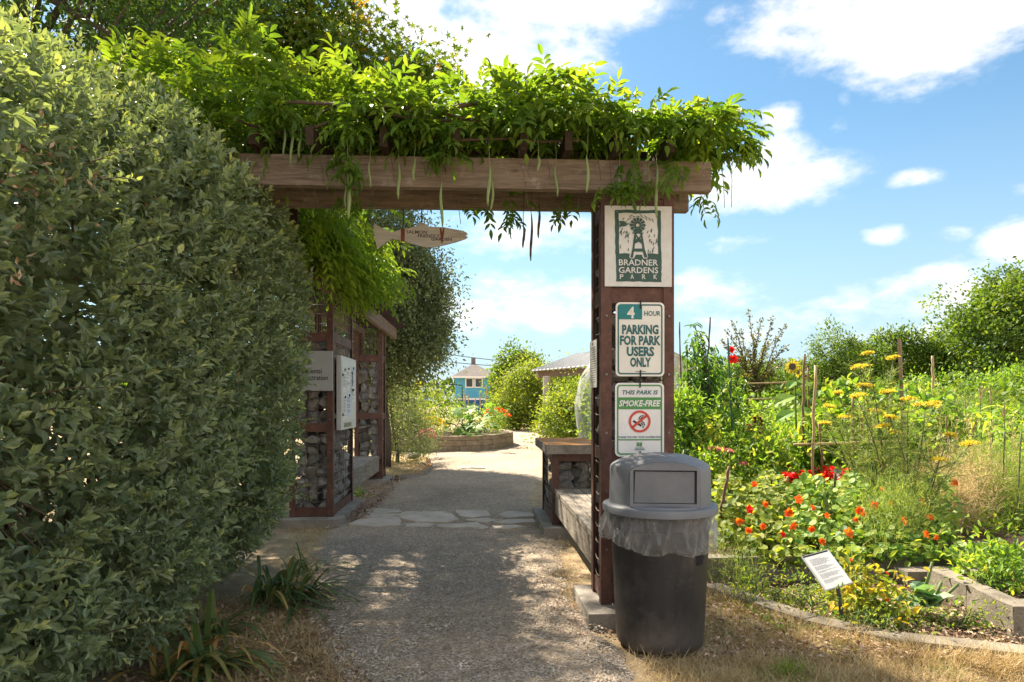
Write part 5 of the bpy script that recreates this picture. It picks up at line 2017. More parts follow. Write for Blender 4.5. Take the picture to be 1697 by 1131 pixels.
# second vine on the side beams: bright mass hanging beside the fish sign
wis2 = thing('wisteria', 'bright green wisteria hanging off the side beam above the notice board', 'climbing plant', (-1.5, 7.2, 2.7))
n = 1650
yy = rng.uniform(5.3, 9.4, n)
zz = rng.normal(3.0, .20, n)
xx = -1.50 + rng.normal(size=n) * .20 + np.clip(zz - 2.7, -.4, .2) * .2
fr_ = rng.random(n) < .40
zz = np.where(fr_, rng.uniform(2.68, 3.1, n), zz)
yy = np.where(fr_, rng.uniform(6.3, 8.3, n), yy)
xx = np.where(fr_, rng.uniform(-1.52, -1.32, n), xx)
base = np.c_[xx, yy, zz]
axis = rng.normal(size=(n, 3)) * np.array([.5, .6, .4]) + np.array([.5, -.15, -.3])
wist_leaves(wis2, base, axis, rng.uniform(.16, .26, n), 120, .62, lsize=(.06, .09))
n = 650
base = np.c_[rng.uniform(-2.9, -1.5, n), rng.uniform(5, 12, n), rng.uniform(2.75, 3.3, n)]
wist_leaves(wis2, base, rng.normal(size=(n, 3)) + np.array([0, 0, .5]), rng.uniform(.15, .25, n), 0, .5, name='roof_foliage')
mb = MB()
for i in range(26):
    y_ = random.uniform(5, 10); l_ = random.uniform(.8, 2)
    mb.tube([(random.uniform(-1.7, -1.35), y_ + l_ * s, 2.80 + random.uniform(-.05, .25)) for s in np.linspace(0, 1, 6)], random.uniform(.006, .016), 5)
for i in range(16):
    y_ = random.uniform(6.5, 8.6)
    mb.tube([(-1.5, y_, 2.85), (-1.45, y_ + .02, 2.6), (-1.46, y_ + .05, 2.25 + random.uniform(-.1, .2))], .003, 4)
mb.build('stem', M['twig'], wis2)

# ================================================================== TREES
tree('maple_tree', 'tall maple with yellowing leaves rising behind the gate vine', 'tree', (-4.8, 16.4, 0),
     [(-4.5, 16.0, 8.4, 2.4, 2.2, 2.3), (-3.0, 15.8, 9.5, 1.35, 1.4, 1.5), (-6.3, 16.3, 9.8, 2.6, 2.3, 2.2), (-2.6, 15.7, 8.1, 1.1, 1.2, .8), (-3.4, 15.9, 7.0, 1.5, 1.3, 1.0), (-1.55, 15.5, 8.55, .42, .4, .35), (-1.05, 15.4, 8.75, .45, .4, .42)],
     400, 95, .34, .17, M['maple'], MAPLE, .22, group='trees behind the hedge', lo=.3, droop=.25, wid=1.0, tips=60, trunk_h=3.6)
tree('maple_branch', 'small leafy maple branch reaching out alone against the white cloud', 'branch', (-2.6, 12.9, 6.0),
     [(-1.32, 12.6, 7.05, .34, .3, .26), (-.98, 12.6, 7.05, .36, .3, .34), (-1.85, 12.7, 6.85, .4, .3, .25)], 22, 60, .12, .105, M['maple'], MAPLE, .03, lo=.2, droop=.2, wid=1.0, tips=14, trunk_h=.3) if False else None
# reaching limb of the maple
tree('evergreen_tree', 'dark dense evergreen tree towering over the clipped hedge', 'tree', (-7.0, 11.0, 0),
     [(-6.6, 10.6, 5.6, 3.0, 2.6, 2.4), (-5.4, 10.2, 7.6, 2.5, 2.2, 2.0), (-7.6, 10.6, 8.0, 2.8, 2.4, 2.4), (-9.6, 10.5, 6.0, 2.6, 2.4, 2.8), (-3.3, 11, 9.2, 1.3, 1.6, 1.1), (-5.9, 10.4, 9.4, 2.2, 2.0, 1.6)],
     430, 95, .34, .12, M['cedar'], LEAF4, .26, group='trees behind the hedge', lo=.45, droop=.35, wid=.42, tips=40, trunk_h=3.0)
tree('olive_tree', 'grey green small leaved tree standing behind the fish sign', 'tree', (-1.95, 14.3, 0),
     [(x_ * .835, 14.2, 1.37 + (z_ - 1.37) * .835, a_ * .835, b_ * .835, c_ * .835) for x_, z_, a_, b_, c_ in ((-2.75, 4.2, 1.6, 1.6, 1.5), (-1.75, 3.6, 1.0, 1.2, 1.1), (-2.45, 5.2, 1.35, 1.3, 1.0), (-1.5, 2.75, .75, 1.0, .7), (-2.8, 2.6, 1.5, 1.4, 1.2), (-1.6, 4.3, .7, .8, .6))],
     520, 150, .22, .085, M['olive'], LEAF4, .15, lo=.5, droop=.1, wid=.45, tips=40, trunk_h=1.2)
tree('silvery_shrub', 'rounded silvery green shrub drooping over the path edging', 'shrub', (-1.75, 15.2, 0),
     [(-1.8, 15.2, .85, .75, .7, .85), (-1.45, 15.0, .55, .55, .6, .55), (-2.2, 15.4, 1.2, .7, .7, .8)], 240, 70, .12, .055, M['olive'], LEAF4, .04, lo=.55, droop=.2, wid=.26, tips=20, zmin=.03)
tree('flowering_shrub', 'yellow green shrub with warm tips between silvery shrub and planter', 'shrub', (-1.9, 19.6, 0),
     [(-2.4, 19.8, 1.0, 1.3, 1.0, 1.0), (-1.4, 20.6, 1.1, 1.0, .8, .8), (-3.2, 20.2, 1.4, 1.2, 1.0, 1.2)], 170, 90, .18, .085, M['shrub'], LEAF4, .04, lo=.5, wid=.4, tips=16, zmin=.05)
tree('round_tree', 'dense dark green round tree beside the blue house', 'tree', (2.7, 50, 0),
     [(3.0, 50, 3.0, 1.8, 1.8, 2.3), (2.0, 50, 2.2, 1.1, 1.2, 1.6), (3.6, 50, 3.3, 1.3, 1.3, 1.4)], 200, 90, .34, .22, M['bigtree'], LEAF4, .2, wid=.6, tips=20)
tree('yellow_shrub', 'loose yellow green shrub at the end of the path', 'shrub', (1.9, 31.5, 0),
     [(2.0, 31.4, 1.5, 1.1, 1.1, 1.3), (2.6, 31.6, 1.7, 1.2, 1.1, 1.4), (1.25, 31.8, .8, .8, .9, .8), (3.2, 31.4, 1.0, .9, .9, 1.0)], 230, 90, .24, .13, M['shrub'], LEAF4, .08, wid=.45, tips=24, zmin=.05)
tree('leafy_shrub', 'fresh green shrub growing behind the capped low pillar', 'shrub', (2.3, 19.5, 0),
     [(2.25, 19.0, .75, .75, .7, .72), (2.85, 19.6, .95, .8, .8, .95), (3.4, 19.0, .8, .9, .8, .8)], 180, 90, .15, .09, M['shrub'], LEAF4, .04, wid=.5, tips=16, zmin=.03)
tree('yard_shrub', 'green shrub seen under the shelter roof between its columns', 'shrub', (5.0, 36, 0),
     [(4.2, 36, 1.6, 1.6, 1.2, 1.7), (6.2, 36, 1.7, 1.6, 1.2, 1.8)], 150, 80, .3, .18, M['shrub'], LEAF4, .08, wid=.5, tips=16)

# netted fruit bush behind the bench
nbx, nby = 2.62, 11.2
nt = thing('netted_bush', 'fruit bush wrapped in pale translucent netting behind the signed pier', 'bush', (nbx, nby, 0))
mb = MB()
random.seed(3)
phn = [random.uniform(0, 6) for _ in range(6)]


def netwarp(i, a_, r_, z_):
    f_ = .07 * math.sin(a_ * 7 + phn[0] + z_) + .045 * math.sin(a_ * 13 + phn[1] - z_ * 2) + .03 * math.sin(a_ * 21 + phn[2])
    return r_ * (1 + f_ * min(1, r_)), z_ + .05 * math.sin(a_ * 5 + phn[3])


mb.lathe([(.02, 2.28), (.35, 2.22), (.70, 2.02), (.92, 1.7), (1.0, 1.3), (.96, .9), (.84, .5), (.78, .12)], 72, (nbx, nby, 0), warp=netwarp)
mb.build('netting', M['net'], nt, smooth=True)
P, N, k, Cc = clumps([(nbx, nby, 1.2, .78, .78, .95)], 70, 45, .14, .5)
foliage(nt, P, N + rng.normal(size=P.shape) * .5, rnd_dirs(len(P)), rng.uniform(.06, .10, len(P)), .04, rng.uniform(.1, .9, len(P)), LEAF4, M['gard'])
mb = MB(); branches(mb, (nbx, nby, 0), [Vector(c_) for c_ in Cc[:14]], .03); mb.build('stem', M['bark'], nt)

# squash and flowers in the curved planter
sq = thing('squash_plant', 'squash plant with huge floppy leaves spilling over the planter', 'plant', (-.35, 19.2, .38))
for i in range(46):
    px, py = random.gauss(780, 24), random.uniform(672, 722)
    p = at(px, py, random.uniform(18.3, 20.0))
    d_ = Vector((random.gauss(0, 1), random.uniform(-1, .3), random.uniform(-.5, .5))).normalized()
    u_2 = Vector((random.gauss(0, .5), random.uniform(-.8, 0), 1)).normalized()
    l_ = random.uniform(.28, .46)
    tv, tf = MAPLE
    bn = d_.cross(u_2).normalized(); nn = bn.cross(d_)
    V = [tuple(p + bn * (v[0] * l_ * 1.15) + d_ * (v[1] * l_) + nn * (v[2] * l_ * 1.2)) for v in tv]
    link('leaf', npmesh('leaf', V, tf, M['squash'], np.full(len(V), random.random())), sq)
mb = MB()
for i in range(18):
    p = at(random.gauss(780, 20), random.uniform(690, 720), 19.2)
    mb.tube([(-.35, 19.4, .38), ((p.x - .35) / 2, 19.4, .7), tuple(p)], .012, 4)
mb.build('stem', M['stem'], sq)


def flower_bush(name, label, cat, base, ells, nleaf, lsize, lmat, ltmpl, nflow, fsize, fmat, wid=.5, fz=.5, group=None, parts=0, per=60, spread=.1, petals=5):
    t = thing(name, label, cat, base, group)
    nc_ = max(4, nleaf // per)
    P, N, k, Cc = clumps(ells, nc_, per, spread, .35, 1.0, zmin=base[2] + .01)
    n = len(P)
    var = np.clip(.5 + (rng.normal(size=nc_) * .2)[k] + rng.normal(size=n) * .15, 0, 1)
    L = lsize * rng.uniform(.7, 1.25, n)
    foliage(t, P, N * .6 + rng.normal(size=(n, 3)) * .6 + np.array([0, 0, .25]), N * .4 + np.array([0, 0, .8]) + rng.normal(size=(n, 3)) * .4, L, L * wid, var, ltmpl, lmat, parts)
    mb = MB()
    for c_ in Cc[::max(1, len(Cc) // 22)]:
        b_ = Vector(base) + Vector((random.uniform(-.1, .1), random.uniform(-.1, .1), 0))
        mb.tube([b_, b_.lerp(Vector(c_), .5) + Vector((0, 0, .05)), tuple(c_)], .005, 4, .0025)
    mb.build('stem', M['stem'], t)
    if nflow:
        Pf, Nf = shell(ells, nflow * 3, .9, 1.08, zmin=base[2] + .03)
        sel = np.argsort(-(Pf[:, 2] + .3 * rng.random(len(Pf)) * fz))[:nflow]
        for i in sel:
            flower(t, Pf[i], fsize, fmat, petals)
    return t


def flower(parent, p, size, mat, petals=5, rings_=2, name='flower', facing=None):
    P, D, U = [], [], []
    f = Vector(facing) if facing else Vector((random.gauss(0, .5), random.uniform(-1, -.1), random.uniform(.2, 1)))
    f.normalize()
    o1 = f.orthogonal().normalized(); o2 = f.cross(o1)
    for r_ in range(rings_):
        for j in range(petals):
            a_ = 2 * math.pi * (j + .5 * r_) / petals + random.uniform(-.2, .2)
            d_ = o1 * math.cos(a_) + o2 * math.sin(a_) + f * (.25 + .5 * r_)
            P.append(tuple(p)); D.append(tuple(d_)); U.append(tuple(f))
    n = len(P)
    V, F = leaf_arrays(np.array(P), np.array(D), np.array(U), size * rng.uniform(.7, 1.15, n), size * rng.uniform(.8, 1.15, n), LEAF5)
    return link(name, npmesh(name, V, F, mat, np.repeat(rng.random(n), 5)), parent)


flower_bush('marigold_plant', 'yellow orange flower tuft at the near end of the curved planter', 'flower', (-1.15, 18.8, .38), [(-1.15, 18.8, .62, .36, .3, .26)], 700, .06, M['shrub'], LEAF4, 26, .06, M['fyellow'], .4)
flower_bush('orange_flowers', 'orange flower cluster at the far end of the squash planter', 'flower', (.55, 20.2, .38), [(.55, 20.2, .75, .42, .4, .36)], 800, .06, M['gard'], LEAF4, 34, .06, M['forange'], .4)
flower_bush('pink_flowers', 'coral pink flowers tumbling beside the silvery shrub', 'flower', (-1.25, 16.4, .0), [(-1.22, 16.4, .32, .26, .3, .34)], 500, .05, M['olive'], LEAF4, 34, .055, M['fpink'], .3)
flower_bush('tall_greens', 'tall pale green vegetables standing behind the squash leaves', 'plant', (.2, 21.2, .38), [(.2, 21.2, .75, .6, .5, .42), (-.6, 21.6, .75, .8, .5, .45), (.75, 21.6, .7, .4, .5, .4)], 1900, .10, M['gard'], LEAF4, 0, 0, None, .4)
flower_bush('golden_shrub', 'golden orange flowering shrub in front of the blue house', 'shrub', (-1.6, 27, 0), [(-2.2, 27, 1.2, .8, .9, .9), (-.9, 27.3, .45, 1.0, .8, .6), (-3.4, 27, 1.4, 1.2, .9, 1.3)], 3600, .11, M['shrub'], LEAF4, 46, .08, M['fyellow'], .45)
mb = MB()
tp = at(775, 640, 26)
for px in (766, 770, 776, 785, 797, 803):
    a, b = at(px, 690, 26), at(px + random.uniform(-4, 4), random.uniform(640, 660), 26)
    mb.tube([a, b], .02, 5)
tag(mb.build('bean_poles', M['bamboo']), 'bunch of bean poles before the blue house', 'poles')
tr_ = thing('arch_rail', 'thin black garden arch rail before the blue house', 'rail', at(745, 700, 24))
mb = MB()
a, b = at(705, 635, 24), at(766, 639, 24)
mb.tube([tuple(a), tuple(b)], .02, 5); mb.tube([tuple(b), (b.x, b.y, 0)], .02, 5); mb.tube([tuple(a), (a.x, a.y, 0)], .02, 5)
mb.build('rail', M['black'], tr_)


# ================================================================== VEGETABLE AND FLOWER GARDEN
random.seed(31)
rng = np.random.default_rng(31)


def el(px, py, Y, rx, ry, rz):
    p = at(px, py, Y)
    return (p.x, Y, p.z, rx, ry, rz)


# ---- trees beyond the garden
tree('broad_tree', 'broad rounded green tree tallest at the edge of the garden', 'tree', (17.6, 26, 0),
     [el(1700, 560, 26, 3.0, 2.6, 2.8), el(1640, 580, 25.5, 1.9, 1.8, 2.0), el(1590, 590, 25.5, 1.2, 1.3, 1.5), el(1690, 500, 26, 1.6, 1.6, 1.5), el(1780, 560, 26.5, 3.0, 2.4, 3.0), el(1610, 640, 25, 1.7, 1.5, 1.2), el(1700, 650, 25, 2.4, 1.8, 1.4), el(1655, 520, 26, .9, .9, .9)],
     560, 80, .27, .17, M['bigtree'], LEAF4, .28, lo=.6, amp=.2, wid=.55, tips=50, group='trees beyond the garden')
tree('open_tree', 'lower green tree right of the tall garden post', 'tree', (10.5, 26, 0),
     [el(1505, 590, 26, .9, .9, .95), el(1545, 600, 26.5, .8, .8, .75), el(1470, 585, 26, .8, .8, .85), el(1440, 605, 25.5, .8, .8, .9), el(1520, 640, 25.5, 1.3, 1.0, .8)],
     190, 70, .20, .15, M['bigtree'], LEAF4, .12, lo=.35, wid=.5, tips=30, group='trees beyond the garden')
tree('upright_tree', 'upright feathery green tree between bamboo canes and umbel flowers', 'tree', (7.6, 21, 0),
     [el(1385, 575, 21, .62, .6, .75), el(1370, 620, 21, .75, .7, .8), el(1410, 600, 21, .55, .5, .8), el(1395, 650, 21, .9, .8, .6)],
     170, 70, .14, .10, M['bigtree'], LEAF4, .08, lo=.3, wid=.38, tips=34, group='trees beyond the garden')
# spiky young plum: long shoots carrying leaves
pt = thing('plum_tree', 'bronze leaved young tree with long spiky shoots behind the garden', 'tree', (6.0, 19, 0))
mb = MB()
sp, sa = [], []
b0 = at(1245, 690, 19)
mb.tube([(b0.x, 19, 0), tuple(at(1247, 640, 19))], .06, 7, .045)
for px, py in ((1240, 515), (1228, 545), (1262, 530), (1281, 528), (1300, 540), (1303, 575), (1215, 535), (1204, 548), (1195, 565), (1285, 560), (1270, 570), (1250, 560), (1240, 580), (1222, 590), (1208, 600), (1298, 600), (1262, 600), (1248, 610), (1232, 620), (1280, 620), (1218, 630), (1268, 640), (1245, 640), (1295, 635)):
    a, b = at(1248 + random.gauss(0, 8), 650, 19 + random.gauss(0, .3)), at(px, py, 19 + random.gauss(0, .5))
    m_ = a.lerp(b, .55) + Vector((0, 0, .15))
    mb.tube([a, m_, b], .022, 4, .005)
    for s in np.linspace(.12, 1, 40):
        p = a * (1 - s) ** 2 + m_ * 2 * s * (1 - s) + b * s * s
        for _ in range(3):
            sp.append(tuple(p + Vector((random.gauss(0, .035), random.gauss(0, .035), random.gauss(0, .03))))); sa.append(((b - a).normalized() * .5 + Vector((random.gauss(0, .7), random.gauss(0, .7), random.gauss(0, .5)))).to_tuple())
mb.build('trunk', M['bark'], pt, smooth=True)
foliage(pt, np.array(sp), np.array(sa), rnd_dirs(len(sp)), rng.uniform(.07, .12, len(sp)), .045, rng.uniform(.1, 1, len(sp)), LEAF4, M['plum'], name='crown')
tree('dark_bush', 'dark bush filling the gap under the spiky bronze tree', 'bush', (5.9, 20, 0),
     [el(1250, 640, 20, .9, .8, .7), el(1300, 650, 20, .9, .8, .7), el(1210, 650, 20, .7, .7, .7)], 130, 70, .18, .11, M['bigtree'], LEAF4, .05, wid=.4, tips=14)
# hedgerow that closes the garden, and woods far off
gfar = shell([(22, 48, 1.5, 10, 3, 2.6), (36, 40, 1.5, 9, 4, 3.2), (-22, 60, 1.5, 16, 3, 3.2), (48, 24, 1.5, 6, 10, 3.0)], 16000, .7, 1.0, .2, .5, 0)
t_ = link('hedgerow', npmesh('hedgerow', *leaf_arrays(gfar[0], gfar[1] + rng.normal(size=gfar[0].shape) * .7, rnd_dirs(len(gfar[0])), .45, .28, LEAF4), M['bigtree'], np.repeat(rng.uniform(.1, .8, len(gfar[0])), 4)))
t_['kind'] = 'stuff'
gfar = shell([(x, 150 + 12 * math.sin(x), 2, 26, 8, 5 + 2 * math.sin(x * .7)) for x in range(-180, 320, 34)], 12000, .8, 1.0, .15, .1, 0)
t_ = link('woods', npmesh('woods', *leaf_arrays(gfar[0], gfar[1] + rng.normal(size=gfar[0].shape) * .7, rnd_dirs(len(gfar[0])), 1.8, 1.2, LEAF4), M['cedar'], np.repeat(rng.uniform(.2, 1, len(gfar[0])), 4)))
t_['kind'] = 'stuff'

# ---- drooping-leaved young fruit trees right behind the pier
def droop_tree(label, base, tips_, n_per, lsize, group='young fruit trees behind the can'):
    t = thing('fruit_tree', label, 'tree', base, group)
    mb = MB()
    P, D, U = [], [], []
    fork = Vector(base) + Vector((.02, 0, .75))
    mb.tube([base, fork], .035, 7, .028)
    for p in tips_:
        p = Vector(p)
        m_ = fork.lerp(p, .5) + Vector((random.gauss(0, .06), random.gauss(0, .06), .05))
        mb.tube([fork, m_, p], .018, 5, .006)
        for s in np.linspace(.25, 1.02, n_per):
            q = fork * (1 - s) ** 2 + m_ * 2 * s * (1 - s) + p * s * s
            for _ in range(4):
                a_ = random.uniform(0, 6.28)
                P.append(tuple(q + Vector((random.gauss(0, .035), random.gauss(0, .035), random.gauss(0, .02))))); D.append((math.cos(a_), math.sin(a_), random.uniform(-1.5, .25))); U.append((math.cos(a_) * .8, math.sin(a_) * .8, .7))
    mb.build('trunk', M['bark'], t, smooth=True)
    n = len(P)
    L = rng.uniform(.7, 1.2, n) * lsize
    foliage(t, np.array(P), np.array(D), np.array(U), L, L * .34, rng.uniform(0, 1, n), LEAF9, M['peach'], 130, name='crown')


tp_ = [at(px, py, 8.6 + random.gauss(0, .25)) for px, py in ((1152, 540), (1146, 565), (1160, 552), (1138, 585), (1168, 575), (1150, 600), (1174, 600), (1140, 625), (1165, 630), (1182, 620), (1150, 655), (1180, 655), (1190, 590), (1130, 650))]
b_ = at(1166, 760, 8.6)
droop_tree('young fruit tree with drooping leaves beside the pier edge', (b_.x, 8.6, .1), tp_, 22, .115)
tp_ = [at(px, py, 9.6 + random.gauss(0, .25)) for px, py in ((1208, 600), (1196, 615), (1222, 608), (1232, 630), (1190, 640), (1215, 640), (1228, 660), (1200, 665), (1183, 575))]
b_ = at(1206, 750, 9.6)
droop_tree('shorter young fruit tree standing by the red hollyhock', (b_.x, 9.6, .1), tp_, 20, .10)

# ---- general greenery of the beds: many plants one could not count
def ground_cover(name, n, pxr, Yr, hfun, lsize, mat, tmpl, wid, upright=.4, clump=None, z0=.14, mlo=0, mhi=1):
    if clump:
        cn = max(1, n // clump)
        cpx, cY = rng.uniform(*pxr, cn), rng.uniform(*Yr, cn)
        hs_ = rng.uniform(.35, 1.35, cn)
        vv_ = rng.normal(size=cn) * .2
        k = np.repeat(np.arange(cn), clump)
        px, Y_ = cpx[k], cY[k]
        n = len(k)
    u_ = (px - CX) / FPX
    d_ = Y_ / (CT - u_ * ST)
    x_ = d_ * (ST + u_ * CT) + rng.normal(size=n) * .13
    Y_ = Y_ + rng.normal(size=n) * .13
    h_ = hfun(px, Y_) * hs_[k]
    z_ = z0 + h_ * rng.random(n) ** .7
    P = np.c_[x_, Y_, z_]
    L = lsize * rng.uniform(.6, 1.3, n)
    D = rng.normal(size=(n, 3)) * .8 + np.array([0, -.1, upright])
    o = link(name, npmesh(name, *leaf_arrays(P, D, rng.normal(size=(n, 3)) * .5 + np.array([0, 0, .8]), L, L * wid, tmpl), mat, np.repeat(np.clip(.5 + vv_[k] + rng.normal(size=n) * .15, mlo, mhi), len(tmpl[0]))))
    o['kind'] = 'stuff'
    return o


ground_cover('undergrowth', 26000, (1090, 1900), (6.6, 9.5), lambda p, y: .24 + .04 * np.sin(p * .03) + .32 * np.clip((y - 7.2) / 2, 0, 1), .075, M['gard'], LEAF5, .45, clump=60)
ground_cover('undergrowth', 26000, (1090, 2000), (9.5, 15), lambda p, y: 1.05 + .2 * np.sin(p * .021 + 1), .11, M['gard'], LEAF4, .45, clump=60)
ground_cover('undergrowth', 9000, (1080, 2000), (15, 27), lambda p, y: 1.2 + .3 * np.sin(p * .017), .19, M['shrub'], LEAF4, .45, clump=60)
ground_cover('undergrowth', 15000, (1080, 2000), (13, 27), lambda p, y: 1.2 + .3 * np.sin(p * .023 + 2), .19, M['bigtree'], LEAF4, .45, clump=75)
ground_cover('undergrowth', 4500, (1180, 1545), (5.5, 6.6), lambda p, y: .22 + 0 * p, .05, M['gard'], LEAF5, .5, clump=60)

ground_cover('undergrowth', 2600, (1560, 2050), (5.9, 6.7), lambda p, y: .20 + 0 * p, .06, M['gard'], LEAF5, .45, clump=60)
ground_cover('undergrowth', 1500, (1720, 2150), (4.15, 4.65), lambda p, y: .16 + 0 * p, .055, M['gard'], LEAF5, .45, clump=50, z0=.1)
# ---- nasturtiums: round leaves, orange flowers, along the bed wall
NAS = [('yellow green nasturtium nearest the trash can with orange flower', 1215, (1190, 1250)), ('nasturtium mound between can and plaque, flower low on the wall', 1275, (1245, 1310)),
       ('nasturtium behind the white plaque with three orange flowers', 1335, (1305, 1365)), ('nasturtium with big red orange flowers beyond the plaque', 1390, (1360, 1425)), ('nasturtium trailing among the umbel stems', 1455, (1425, 1500)), ('sparse nasturtium with orange flowers at the fern edge', 1530, (1500, 1580))]
FL = [(1242, 845), (1240, 880), (1225, 865), (1264, 873), (1307, 850), (1315, 872), (1345, 878), (1297, 886), (1363, 898), (1406, 883), (1423, 846), (1432, 852), (1448, 838), (1477, 835), (1499, 866), (1534, 885), (1550, 890), (1475, 832), (1250, 803), (1323, 828), (1347, 842), (1370, 855), (1418, 862), (1461, 812), (1487, 812), (1497, 862), (1528, 832), (1540, 858), (1582, 800), (1268, 836)]
for lab, pc_, (pa, pb) in NAS:
    c0 = at(pc_, 900, 5.75)
    t = thing('nasturtium', lab, 'flower', (c0.x, 5.75, .14), 'nasturtiums along the bed wall')
    n = 640
    px = rng.uniform(pa - 6, pb + 6, n)
    Y_ = rng.uniform(5.16, 6.5, n)
    u_ = (px - CX) / FPX
    d_ = Y_ / (CT - u_ * ST)
    h_ = .10 + (.30 + .05 * np.sin(px * .09)) * np.clip((Y_ - 5.05) / .7, .25, 1.25)
    z_ = .15 + h_ * (1 - .55 * rng.random(n) ** 1.6)
    front_ = rng.random(n) < .12
    Y_ = np.where(front_, rng.uniform(5.0, 5.1, n), Y_)
    z_ = np.where(front_, rng.uniform(.14, .26, n), z_)
    P = np.c_[d_ * (ST + u_ * CT), Y_, z_]
    U = np.array([-.25, -.35, 1.0]) + rng.normal(size=(n, 3)) * .45
    D = rng.normal(size=(n, 3)) * np.array([1, 1, .25])
    D = D - U * ((D * U).sum(1) / (U * U).sum(1))[:, None]
    L = rng.uniform(.036, .075, n)
    foliage(t, P, D, U, L, L, np.clip(rng.normal(.55, .25, n), 0, 1), ROUND, M['shrub'] if pc_ < 1330 else M['gard'], 50)
    mb = MB()
    for i in range(0, n, 9):
        q = P[i]
        mb.tube([(q[0] + random.gauss(0, .05), q[1] + .06, .12), (q[0], q[1] + .02, q[2] - .01)], .0022, 3)
    mb.build('stem', M['stem'], t)['kind'] = 'stuff'
    for fx, fy in FL:
        if pa <= fx < pb + (0 if pc_ < 1530 else 40):
            Yf = max(5.1, 5.3 + (880 - fy) * .0082 - .14)
            flower(t, at(fx, fy, Yf), random.uniform(.026, .048), M['forange'] if random.random() < .9 else M['fred'], 5, random.choice((1, 2, 2)), facing=(random.gauss(-.1, .3), -1, random.uniform(.1, .7)))

# ---- red snapdragons: spikes of little flowers
def spike_plant(label, cat, px, py0, py1, Y, w, mat, name='snapdragon', group=None, n=None):
    top, bot = at(px, py0, Y), at(px, py1, Y)
    t = thing(name, label, cat, (bot.x, Y, .14), group)
    mb = MB(); mb.tube([(bot.x + random.gauss(0, .03), Y, .14), tuple(bot), tuple(top)], .006, 5, .003); mb.build('stem', M['stem'], t)
    m = 60
    s = rng.random(m)
    a_ = rng.uniform(0, 6.28, m)
    rr = w * (1 - .6 * s)
    P = np.c_[bot.x + (top.x - bot.x) * s + rr * np.cos(a_) * .5, Y + rr * np.sin(a_) * .5, bot.z + (top.z - bot.z) * s]
    D = np.c_[np.cos(a_), np.sin(a_), rng.uniform(-.2, .8, m)]
    foliage(t, P, D, rnd_dirs(m, .5), w * rng.uniform(.5, .85, m), w * .5, rng.random(m), LEAF5, mat, name='flower_spike')
    ml = 50
    P = np.c_[bot.x + rng.normal(size=ml) * .06, Y + rng.normal(size=ml) * .06, .16 + (bot.z - .16) * rng.random(ml)]
    foliage(t, P, rng.normal(size=(ml, 3)) + np.array([0, 0, .3]), rnd_dirs(ml, 1), .06, .018, rng.random(ml), LEAF5, M['gard'])


SN = [(1313, 788, 806), (1322, 786, 808), (1331, 790, 812), (1340, 782, 812), (1353, 792, 814), (1361, 794, 812), (1372, 775, 792), (1376, 786, 800), (1397, 796, 812), (1409, 786, 806), (1428, 798, 810), (1335, 782, 796), (1308, 786, 796), (1404, 780, 796)]
SL = ['first', 'second', 'third', 'fourth', 'fifth', 'sixth', 'seventh', 'eighth', 'ninth', 'tenth', 'eleventh', 'twelfth']
for i, (px, a, b) in enumerate(SN):
    spike_plant('red snapdragon spike in the bright clump below the bamboo canes', 'flower', px, a, b, 7.0 + random.gauss(0, .12), .075, M['fred'], group='red snapdragons in one clump')
for lab, px, a, b, Y_, w_ in (('small dark red bloom among green leaves above the snapdragons', 1275, 749, 760, 8.0, .07), ('dark red bloom just beside the snapdragon clump', 1303, 770, 776, 7.6, .05), ('deep red bloom at the foot of the umbel stems', 1467, 770, 780, 7.0, .05), ('dark maroon bloom high above snapdragons', 1353, 776, 785, 7.6, .05)):
    spike_plant(lab, 'flower', px, a, b, Y_, w_, M['fdark'], name='red_flower')
spike_plant('tall dark red amaranth plume in the middle of the garden', 'flower', 1256, 690, 722, 9.0, .085, M['fdark'], name='amaranth')
spike_plant('short dark red amaranth beside the taller plume', 'flower', 1236, 704, 718, 9.0, .075, M['fdark'], name='amaranth')
spike_plant('slim amaranth tip drooping under the taller plume', 'flower', 1259, 724, 735, 8.6, .05, M['fdark'], name='amaranth')
for i, (px, py) in enumerate(((1397, 785), (1408, 782), (1416, 788), (1390, 792), (1403, 790), (1414, 780))):
    pass
flower_bush('white_flowers', 'white flower clump behind the red snapdragons', 'flower', (at(1402, 800, 7.6).x, 7.6, .14), [el(1402, 790, 7.6, .14, .12, .08)], 300, .05, M['gard'], LEAF4, 30, .045, M['fwhite'], .4)

# pink-headed flowers near the can
t = thing('pink_stonecrop', 'flat pink flower heads rising just past the trash can', 'flower', (at(1190, 800, 7.0).x, 7.0, .14))
for px, py, w_ in ((1183, 746, .06), (1196, 748, .065), (1207, 750, .05), (1232, 771, .045)):
    c0 = at(px, py, 7.0)
    m = 70
    a_ = rng.uniform(0, 6.28, m); r_ = w_ * np.sqrt(rng.random(m))
    P = np.c_[c0.x + r_ * np.cos(a_), 7.0 + r_ * np.sin(a_), c0.z + .025 * (1 - (r_ / w_) ** 2) + rng.normal(size=m) * .004]
    foliage(t, P, rng.normal(size=(m, 3)) * .5 + np.array([0, 0, .7]), rnd_dirs(m), .022, .018, rng.random(m), LEAF4, M['fpink'], name='flower_head')
    mb = MB(); mb.tube([(c0.x + .02, 7.0, .14), (c0.x, 7.0, c0.z)], .006, 5, .004); mb.build('stem', M['stem'], t)
P, N, k, Cc = clumps([el(1200, 790, 7.0, .24, .2, .26), el(1175, 780, 7.0, .15, .2, .2)], 26, 36, .07, .3)
foliage(t, P, N * .5 + rng.normal(size=P.shape) * .6 + np.array([0, 0, .3]), rnd_dirs(len(P), .8), rng.uniform(.05, .085, len(P)), .032, rng.random(len(P)), LEAF5, M['gard'], 60)
